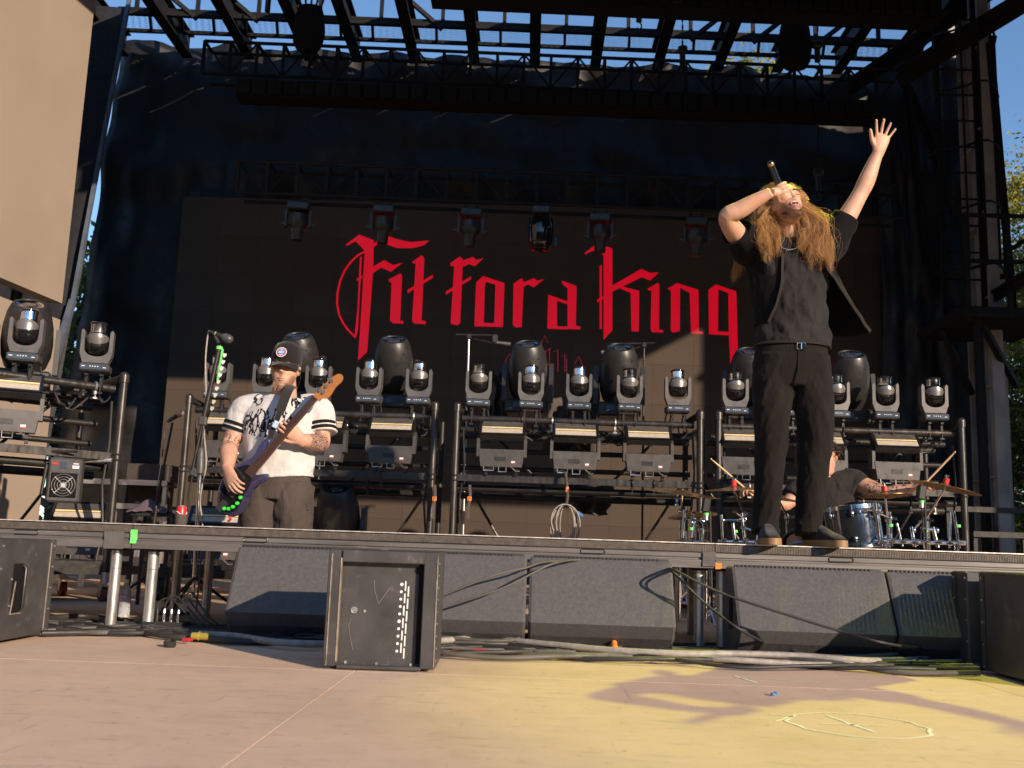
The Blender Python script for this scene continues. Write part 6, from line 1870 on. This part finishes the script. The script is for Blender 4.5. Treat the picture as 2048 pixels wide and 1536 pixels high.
# ================================================================== microphone stands
def tall_stand():
    Y = 5.95+.25
    foot = W(398, 1050, Y); root = empty('microphone_stand', (foot.x, Y, 0))
    o = root.location
    L = lambda px, py, dy=0.: W(px, py, Y+dy)-o
    for q in range(3):
        a = q*2*PI/3+.4; b = MB(); b.cyl((0, 0, .22), (.3*math.cos(a), .3*math.sin(a), .012), .009, n=8); b.ball((.3*math.cos(a), .3*math.sin(a), .012), .012, 8, 6); b.build('leg', MT['black'], root, smooth=40)
    b = MB(); b.cyl((0, 0, .1), L(400, 945), .013, n=12); b.build('lower_tube', MT['chrome'], root, smooth=40)
    b = MB(); b.lathe([(.014, 0), (.026, .01), (.028, .07), (.022, .15), (.013, .17)], L(400, 950), L(403, 880)-L(400, 950), 14); b.build('clutch', MT['housing'], root, smooth=40)
    b = MB(); b.cyl(L(402, 900), L(408, 840), .011, n=12); b.cyl(L(385, 940), L(405, 845), .010, n=10); b.build('upper_tube', MT['blacksteel'], root, smooth=40)
    b = MB(); b.box(L(406, 842), (.05, .04, .06), bev=.008); b.build('joint', MT['housing'], root); b = MB(); b.box(L(390, 945), (.05, .04, .05), Quaternion((0, 1, 0), .4), bev=.006); b.build('joint', MT['housing'], root)
    b = MB(); b.cyl(L(406, 842), L(440, 690), .016, .014, n=12); b.build('boom', MT['blacksteel'], root, smooth=40)
    d = (L(440, 690)-L(406, 842)).normalized(); s = Vector((1, 0, -.2)).normalized()
    b = MB(); b.bar(L(433, 760)+s*.012+Vector((0, -.012, 0)), L(443, 698)+s*.012+Vector((0, -.012, 0)), .016, .010); b.build('green_strip', MT['green'], root)
    b = MB(); b.lathe([(.015, 0), (.021, .003), (.021, .022), (.015, .025)], L(438, 700), d, 14); b.build('green_ring', MT['green'], root, smooth=40)
    for k in range(9):
        p = L(lerp(449, 424, k/8), lerp(712, 818, k/8))+Vector((.006, -.018, 0))
        b = MB(); b.prism([(-.012, .012), (.012, .014), (.013, 0), (.002, -.016), (-.010, -.006)], p, Vector((.9, 0, -.2)), Vector((.2, 0, .95)), (0, -.004, 0)); b.build('guitar_pick', MT['white'] if k < 4 else M('cream_pick', (.55, .53, .42), .5), root)
    m0, m1 = L(425, 665, -.02), L(462, 680, -.02); d = (m1-m0).normalized()
    b = MB(); b.lathe([(.008, -.02), (.012, 0), (.017, .05), (.022, .075)], m0, d, 14); b.cyl(m0+d*.02+Vector((0, 0, -.02)), m0+d*.05+Vector((0, 0, -.05)), .012, n=10); b.build('microphone_body', MT['black'], root, smooth=40)
    b = MB(); b.lathe([(.022, .073), (.029, .085), (.030, .115), (.024, .135), (.008, .142)], m0, d, 16); b.build('microphone_grille', MT['housing'], root, smooth=50)
    b = MB(); b.lathe([(.013, .018), (.0145, .02), (.0145, .03), (.013, .032)], m0, d, 14); b.build('yellow_ring', M('lime_ring', (.5, .65, .05), .5), root)
    b = MB(); b.tube(crom([m0-d*.02, L(416, 668), L(411, 720), L(412, 800), L(408, 860), L(412, 930), L(400, 1000), L(405, 1060), (.06, -.1, .02)], 50), .0055, 7); b.build('cable', MT['cablegrey'], root, smooth=60)
    tag(root, 'tall microphone stand with green strip and guitar picks left of the bassist', 'microphone stand')
tall_stand()
def short_stand():
    Y = 6.6; base = W(312, 1000, Y); root = empty('microphone_stand', (base.x-.02, Y, 0)); o = root.location
    L = lambda px, py, dy=0.: W(px, py, Y+dy)-o
    for q in range(3):
        a = q*2*PI/3+1.; b = MB(); b.cyl((0, 0, .2), (.24*math.cos(a), .24*math.sin(a), .012), .009, n=8); b.build('leg', MT['black'], root, smooth=40)
    b = MB(); b.cyl((0, 0, .15), L(316, 990), .011, n=10); b.cyl(L(316, 990), L(345, 845), .008, n=10); b.build('tube', MT['blacksteel'], root, smooth=40)
    m0, m1 = L(337, 842), L(362, 826); d = (m1-m0).normalized()
    b = MB(); b.lathe([(.009, -.01), (.012, 0), (.016, .07)], m0, d, 14); b.build('microphone_body', MT['black'], root, smooth=40)
    b = MB(); b.lathe([(.016, .068), (.024, .08), (.024, .10), (.016, .115)], m0, d, 14); b.build('microphone_grille', M('copper_grille', (.45, .26, .2), .45, .5), root, smooth=50)
    b = MB(); b.tube(crom([m0, L(330, 850), L(326, 900), L(314, 980), L(310, 1040)], 30), .004, 6); b.build('cable', MT['cable'], root, smooth=60)
    tag(root, 'short microphone stand with a copper headed mic at left', 'microphone stand')
short_stand()
def overhead(px, top, base_y, x0, x1, mic, label, flip):
    Y = 8.75; b0 = W(px, base_y, Y); root = empty('overhead_mic_stand', (b0.x, Y, 0)); o = root.location
    L = lambda x, y, dy=0.: W(x, y, Y+dy)-o
    for q in range(3):
        a = q*2*PI/3; b = MB(); b.cyl((0, 0, .35), (.32*math.cos(a), .32*math.sin(a), .012), .011, n=8); b.build('leg', MT['black'], root, smooth=40)
    t = L(px, top)
    b = MB(); b.cyl((0, 0, .12), (t.x, 0, t.z), .010, n=10); b.build('pole', MT['alu'] if not flip else MT['black'], root, smooth=40)
    b = MB(); b.cyl(L(x0, top-4), L(x1, top-2), .009, n=10); b.box(t, (.04, .04, .05), bev=.006); b.build('boom', MT['blacksteel'], root, smooth=40)
    e = L(x1, top-2); b = MB(); b.cyl(L(px+(8 if x1 > px else -8), top+4), L(mic-(20 if x1 > px else -20), top+14), .005, n=6); b.box(e+Vector((0, 0, -.03)), (.05, .04, .08), bev=.008); b.build('mic_clip', MT['black'], root)
    m = L(mic, top+14); s = 1 if x1 > px else -1
    b = MB(); b.cyl(m+Vector((-s*.09, 0, .01)), m, .014, n=12); b.cyl(m, m+Vector((s*.06, 0, -.005)), .017, n=12); b.build('microphone', MT['visor'], root, smooth=40)
    tag(root, label, 'microphone stand')
overhead(938, 673, 800, 912, 990, 1008, 'overhead microphone on a boom above the left of the middle cart', 0)
overhead(1288, 690, 800, 1310, 1226, 1216, 'overhead microphone on a boom above the right of the middle cart', 1)

# ================================================================== drum kit
def stand(x, y, top, label, name='cymbal_stand'):
    pass
def drum(px, py, Y, r, h, tilt, label, name='tom_drum'):
    c = W(px, py, Y); root = empty(name, c)
    ax = Vector((math.sin(tilt[0]), math.sin(tilt[1]), 1)).normalized()
    sh = M('dark_mirror_shell', (.20, .22, .26), .10, .9, coat=1., var=.1, rvar=.03)
    b = MB(); b.lathe([(r, -h/2), (r, h/2)], (0, 0, 0), ax, 40); b.build('shell', sh, root, smooth=40)
    for z in (-h/2, h/2):
        b = MB(); b.lathe([(r+.002, z-.016), (r+.010, z-.014), (r+.010, z+.014), (r+.002, z+.018), (r-.006, z+.016)], (0, 0, 0), ax, 40); b.build('hoop', MT['chrome'], root, smooth=40)
    b = MB(); b.lathe([(r-.008, -h/2-.012), (.001, -h/2-.014)], (0, 0, 0), ax, 40); b.build('bottom_head', M('amber_drumhead', (.35, .22, .08), .25, var=.5, scale=14), root)
    b = MB(); b.lathe([(r-.008, h/2+.010), (.001, h/2+.011)], (0, 0, 0), ax, 40); b.build('top_head', MT['white'], root)
    q = ax.to_track_quat('Z', 'Y')
    for k in range(8):
        a = 2*PI*k/8+.3
        for s in (-1, 1):
            p = q @ Vector(((r+.012)*math.cos(a), (r+.012)*math.sin(a), s*(h/2-.045)))
            e = q @ Vector(((r+.012)*math.cos(a), (r+.012)*math.sin(a), s*(h/2+.014)))
            b = MB(); b.cyl(p, e, .004, n=6); b.lathe([(.004, -.022), (.010, -.012), (.011, .01), (.004, .02)], p, ax, 8); b.build('lug', MT['chrome'], root, smooth=50)
    return tag(root, label, 'drum')
def cymbal(px, py, Y, r, tilt, label, base, felt=True, name='cymbal'):
    c = W(px, py, Y)
    root = empty(name, c)
    ax = Vector((math.sin(tilt[0]), math.sin(tilt[1]), 1)).normalized()
    prof = [(.004, .028), (.02, .027), (.035, .017), (.045, .012), (r*.55, .006), (r*.8, .001), (r, -.006), (r, -.0075), (r*.6, .003), (.04, .009), (.004, .024)]
    b = MB(); b.lathe(prof, (0, 0, 0), ax, 48); b.build('plate', MT['brass'], root, smooth=50)
    if felt:
        b = MB(); b.cyl(ax*.026, ax*.060, .020, n=16); b.build('red_felt', MT['red'], root, smooth=40)
        b = MB(); b.cyl(ax*.058, ax*.082, .009, n=10); b.box(ax*.078, (.03, .006, .012)); b.build('wing_nut', MT['chrome'], root, smooth=40)
    tag(root, label, 'cymbal', 'cymbals of the drum kit')
    # stand, its own thing
    s = empty('cymbal_stand', (base[0], base[1], 0))
    t = c-s.location
    b = MB(); b.cyl((0, 0, .12), (0, 0, min(.75, t.z-.1)), .013, n=12); b.build('lower_tube', MT['chrome'], s, smooth=40)
    j = Vector((0, 0, min(.75, t.z-.1)))
    b = MB(); b.cyl(j, t-ax*.02, .008, n=10); b.cyl(t-ax*.03, t+ax*.03, .005, n=8); b.build('boom_tube', MT['chrome'], s, smooth=40)
    b = MB(); b.ball(j, .026, 10, 8); b.box(j+Vector((.03, -.02, 0)), (.05, .012, .02)); b.build('joint', MT['chrome'], s, smooth=40); b = MB(); b.cyl((0, 0, .38), (0, 0, .43), .022, n=12); b.box((.03, 0, .4), (.05, .01, .02)); b.build('height_clamp', MT['chrome'], s, smooth=40)
    for q in range(3):
        a = q*2*PI/3+.7
        b = MB(); b.cyl((0, 0, .30), (.27*math.cos(a), .27*math.sin(a), .014), .009, n=8); b.cyl((0, 0, .13), (.15*math.cos(a), .15*math.sin(a), .13), .006, n=6); b.ball((.27*math.cos(a), .27*math.sin(a), .014), .014, 8, 6); b.build('leg', MT['chrome'], s, smooth=40)
    tag(s, 'chrome stand holding the '+label, 'cymbal stand', None)
drum(1707, 1056, 6.95, .185, .26, (R(-6), R(4)), 'dark mirrored tom drum with chrome hoops right of the singer')
cymbal(1365, 986, 7.0, .27, (R(5), R(-6)), 'large thin cymbal by the middle cart post', (W(1362, 1060, 7.05).x, 7.05), False)
cymbal(1468, 978, 6.95, .20, (R(-4), R(-4)), 'cymbal with red felt beside the drummer\'s left stick', (W(1490, 1060, 7.2).x, 7.2))
cymbal(1560, 998, 7.0, .21, (R(6), R(-5)), 'cymbal behind the singer\'s shins', (W(1575, 1060, 7.3).x, 7.3), False)
cymbal(1770, 990, 6.8, .18, (R(-3), R(3)), 'cymbal with red felt in front of the tattooed arm', (W(1776, 1060, 7.0).x, 7.0))
cymbal(1890, 974, 6.9, .235, (R(12), R(-4)), 'tilted crash cymbal at the far right of the kit', (W(1850, 1060, 7.1).x, 7.1))
cymbal(1385, 1030, 6.95, .17, (R(-8), R(-8)), 'small low cymbal near the cart post', (W(1402, 1060, 6.9).x, 6.9), False)
bd = empty('bass_drum', (W(1598, 1060, 7.0).x, 6.85, .29))
b = MB(); b.lathe([(.27, 0), (.27, .42)], (0, 0, 0), (0, 1, 0), 40); b.build('shell', M('dark_mirror_shell_bass', (.015, .016, .018), .15, .3, coat=1.), bd, smooth=40)
for y in (0, .42):
    b = MB(); b.lathe([(.272, y-.02), (.288, y-.018), (.288, y+.018), (.272, y+.02)], (0, 0, 0), (0, 1, 0), 40); b.build('hoop', MT['gloss'], bd, smooth=40)
b = MB(); b.lathe([(.268, -.002), (.001, -.004)], (0, 0, 0), (0, 1, 0), 40); b.build('front_head', MT['black'], bd)
b = MB(); b.cyl((-.25, .1, -.1), (-.36, -.02, -.275), .009); b.cyl((.25, .1, -.1), (.36, -.02, -.275), .009); b.build('spur', MT['chrome'], bd, smooth=40)
tag(bd, 'black bass drum standing behind the singer\'s legs', 'drum')
def rack(px, label, n, w, seed, Y=6.75):
    """low chrome multi clamp hardware at the front of the kit"""
    rnd = random.Random(seed); c = W(px, 1085, Y); root = empty('drum_hardware', (c.x, Y, 0))
    z = c.z
    b = MB(); b.cyl((-w/2, 0, z), (w/2, 0, z+.005), .014, n=12); b.build('cross_bar', MT['chrome'], root, smooth=40)
    for x in (-w*.4, w*.4):
        b = MB(); b.cyl((x, 0, .01), (x, 0, z), .016, n=12); b.build('foot_tube', MT['chrome'], root, smooth=40)
    for k in range(n):
        x = -w/2+w*(k+.5)/n+rnd.uniform(-.01, .01); h = rnd.uniform(.08, .26)
        b = MB(); b.cyl((x, -.01, z-.03), (x+rnd.uniform(-.03, .03), 0, z+h), rnd.uniform(.007, .013), n=10); b.build('upright', MT['chrome'], root, smooth=40)
        b = MB(); b.box((x, -.025, z+rnd.uniform(-.01, .02)), (.035, .03, .03), bev=.006); b.cyl((x, -.04, z+.01), (x, -.075, z+.015), .006, n=8); b.box((x, -.078, z+.015), (.03, .006, .010)); b.build('clamp', MT['chrome'], root)
        if rnd.random() < .8:
            a = rnd.uniform(0, PI); q = Vector((math.cos(a)*.07, -.02, math.sin(a)*.04)); b = MB(); p = Vector((x, 0, z+h*.8)); b.cyl(p, p+q*1.5, .007, n=8); b.ball(p, .018, 10, 8); b.box(p+q*1.5, (.03, .02, .02), bev=.004); b.build('arm', MT['chrome'], root, smooth=40)
        if k % 3 == 1:
            b = MB(); b.cyl((x, 0, z+h*.5), (x, 0, z+h*.5+.018), .017, n=12); b.build('green_band', MT['green'], root, smooth=40)
    tag(root, label, 'drum hardware')
rack(1490, 'cluster of chrome drum hardware left of the singer\'s shoes', 5, .36, 3)
rack(1840, 'cluster of chrome drum hardware at the right of the kit', 8, .60, 8)
rack(1385, 'small cluster of chrome drum hardware below the low cymbal', 3, .22, 5)
for (px, py, lb) in ((1842, 985, 'boxy black drum microphone beside the right crash cymbal'), (1412, 1010, 'boxy black drum microphone by the left cart post')):
    c = W(px, py, 6.7); root = empty('drum_microphone', c)
    b = MB(); b.box((0, 0, 0), (.05, .06, .10), Quaternion((0, 1, 0), .15), bev=.008); b.build('foam_head', MT['black'], root)
    b = MB(); b.cyl((0, 0, -.05), (0, 0, -.10), .016, n=12); b.build('body', MT['alu'], root, smooth=40)
    b = MB(); b.cyl((0, 0, -.052), (0, 0, -.068), .019, n=12); b.build('green_ring', MT['green'], root, smooth=40)
    b = MB(); b.tube(crom([(0, 0, -.10), (.01, .01, -.2), (-.01, 0, -.3), (.02, 0, -.42), (.03, .05, -.6), (0, .1, -c.z+.01)], 30), .004, 6); b.cyl((.03, .02, -.04), (.05, .04, -c.z+.02), .008, n=8); b.build('cable_and_clip', MT['cable'], root, smooth=60)
    tag(root, lb, 'drum microphone')

# ================================================================== odds and ends among the carts
def hang_coil():
    Y = 7.93; c = W(1131, 1040, Y); root = empty('hanging_cable_coil', c)
    b = MB(); pts = []
    for i in range(8*26):
        a = 2*PI*i/26; k = i/26
        rx, rz = .085+.028*math.sin(k*2.3), .155+.02*math.cos(k*1.7)
        pts.append((rx*math.sin(a)+.012*math.sin(k*3), -.03+.05*math.sin(k*1.9), .12-rz+rz*math.cos(a)))
    b.tube(pts, .0065, 6); b.build('coil', MT['cablegrey'], root, smooth=60)
    b = MB(); b.tube(crom([(0, 0, .10), (.01, 0, .18), (.005, 0, .26), (-.01, .02, .38)], 14), .013, 8); b.build('strap', MT['cloth'], root, smooth=60)
    b = MB(); b.cyl((.004, 0, .22), (.006, 0, .26), .0145, n=10); b.build('orange_band', MT['orange'], root)
    b = MB(); b.cyl((.09, -.03, .06), (.13, -.04, .03), .014, n=10); b.build('blue_plug', MT['blueplug'], root, smooth=40)
    tag(root, 'coil of grey cable hanging from the middle cart', 'cable coil')
hang_coil()
for (px, lb) in ((938, 'brown strap with orange mark hanging at the left of the middle cart'), (868, 'brown strap with orange mark hanging by the post right of the bassist')):
    p = W(px, 1005, 7.93); root = empty('hanging_strap', p)
    b = MB(); b.tube(crom([(0, 0, .14), (.008, 0, .05), (-.004, 0, -.06), (.0, 0, -.13)], 14), [(.014, .006)]*14, 6); b.build('strap', MT['cloth'], root, smooth=60)
    b = MB(); b.box((.003, 0, .03), (.032, .018, .035)); b.build('orange_mark', MT['orange'], root)
    tag(root, lb, 'strap')
def drape(label, corners, Y, seed):
    n, m = 26, 22; bl, br, tr, tl = [W(x, y, Y) for (x, y) in corners]; vs, fs = [], []
    for j in range(m+1):
        for i in range(n+1):
            u, w = i/n, j/m; p = bl.lerp(br, u).lerp(tl.lerp(tr, u), w)
            h = .05*math.sin(u*13+w*3+seed)+.035*mnoise.noise(Vector((u*5, w*4, seed)))
            vs.append(p+Vector((.03*mnoise.noise(Vector((w*4, u, seed))), h, -.02*math.sin(u*PI))))
    for j in range(m):
        for i in range(n): fs.append([j*(n+1)+i, j*(n+1)+i+1, (j+1)*(n+1)+i+1, (j+1)*(n+1)+i])
    b = MB(); b.add(vs, fs); o = b.build('draped_cloth', MT['cloth'], None, smooth=180, fix=False); o.modifiers.new('t', 'SOLIDIFY').thickness = .006
    tag(o, label, 'cloth')
drape('dark brown cloth hanging over the rear rail of the middle cart', [(1085, 900), (1180, 905), (1205, 748), (1100, 800)], 8.62, 2.)
drape('dark brown cloth bunched behind the left lights of the middle cart', [(978, 830), (1015, 835), (1008, 742), (982, 745)], 8.62, 6.)
drape('dark cloth drooping below the middle cart', [(1150, 1020), (1215, 1030), (1225, 970), (1130, 965)], 8.5, 9.)
# aluminium stair units behind the carts
def stairs(label, px0, px1, py0, py1, Y, mat, n=3):
    a, c = W(px0, py0, Y), W(px1, py1, Y); root = empty('stair_unit', ((a.x+c.x)/2, Y, 0)); w = c.x-a.x
    for k in range(n):
        z = lerp(a.z, .25, k/(n-1)); y = -k*.28
        sh = (k % 2)*.12
        b = MB(); b.box((sh, y, z), (w, .26, .03)); b.build('tread', MT['blacksteel'], root)
        b = MB(); b.box((sh, y-.14, z), (w, .02, .05)); b.build('nosing', mat, root)
        for x in (-w/2+.03, 0, w/2-.03):
            b = MB(); b.box((x+sh, y-.10, z/2-.012), (.035, .035, z-.03)); b.build('leg', mat, root)
    tag(root, label, 'stairs')
stairs('aluminium stair unit behind the left cart', 140, 345, 962, 968, 9.6, MT['alu'], 4)
stairs('dark stair unit at the right behind the drum kit', 1880, 2080, 1018, 1020, 9.6, MT['blacksteel'], 4)
b = MB(); p = W(305, 952, 9.9); b.box((p.x, 9.9, p.z), (.42, .3, .22), bev=.01); b.box((p.x, 9.9, (p.z-.11)/2), (.36, .26, p.z-.112)); tag(b.build('equipment_case', M('brown_black_case', (.05, .04, .035), .7), None), 'dark equipment case in front of the video wall at left', 'case')
# towel, small table and drink on the left
tb = empty('side_table', (W(318, 1040, 6.75).x, 6.75, 0)); zt = W(318, 1030, 6.75).z
b = MB(); b.box((0, 0, zt), (.30, .22, .02)); b.build('table_top', MT['black'], tb)
for sx in (-.13, .13):
    for sy in (-.09, .09): b = MB(); b.box((sx, sy, zt/2-.006), (.02, .02, zt-.012)); b.build('leg', MT['blacksteel'], tb)
tag(tb, 'small black side table behind the riser at left', 'table')
b = MB(); c = Vector((W(312, 1030, 6.75).x, 6.7, zt+.011)); vs, fs = [], []
for j in range(15):
    for i in range(21):
        u, w = i/20-.5, j/14-.5; h = max(0, .085*math.exp(-(u*3)**2-(w*3)**2)+.03*mnoise.noise(Vector((u*5, w*5, 1))))
        vs.append(c+Vector((u*.27-.02, w*.18, .004+h)))
for j in range(14):
    for i in range(20): fs.append([j*21+i, j*21+i+1, (j+1)*21+i+1, (j+1)*21+i])
b.add(vs, fs); o = b.build('folded_towel', M('mauve_towel', (.12, .085, .10), .95, bmp=.5, bscale=150), None, smooth=180, fix=False); o.modifiers.new('t', 'SOLIDIFY').thickness = .006
tag(o, 'crumpled dark mauve towel on the side table at left', 'towel')
c = W(361, 1045, 6.1); holder = empty('cup_stand', (c.x, 6.1, 0))
b = MB(); b.lathe([(.10, .002), (.10, .015), (.02, .03), (.018, c.z-.02)], n=18); b.build('post', MT['black'], holder, smooth=40)
b = MB(); b.lathe([(.028, c.z-.03), (.036, c.z-.015), (.038, c.z+.05), (.034, c.z+.05), (.032, c.z-.01)], n=18); b.build('cup', MT['cloth'], holder, smooth=40)
tag(holder, 'dark cup holder on a post beside the left cart', 'cup holder')
rt = empty('drink_can', (c.x, 6.1, c.z-.008))
b = MB(); b.lathe([(.024, 0), (.031, .008), (.031, .095), (.025, .108)], n=18); b.build('can', MT['red'], rt, smooth=40)
b = MB(); b.lathe([(.0255, .106), (.026, .110), (.022, .110), (.020, .106)], n=18); b.build('rim', MT['alu'], rt, smooth=40)
b = MB(); b.tube([(.0315*math.cos(t), .0315*math.sin(t), .062+.012*math.sin(t*2)) for t in [2*PI*i/24 for i in range(24)]], .003, 5, closed=True); b.build('white_wave', MT['white'], rt)
tag(rt, 'red drink can in the cup holder left of the bassist', 'can')
for k, (x, y) in enumerate(((560, 1000), (1160, 1000))):
    pass
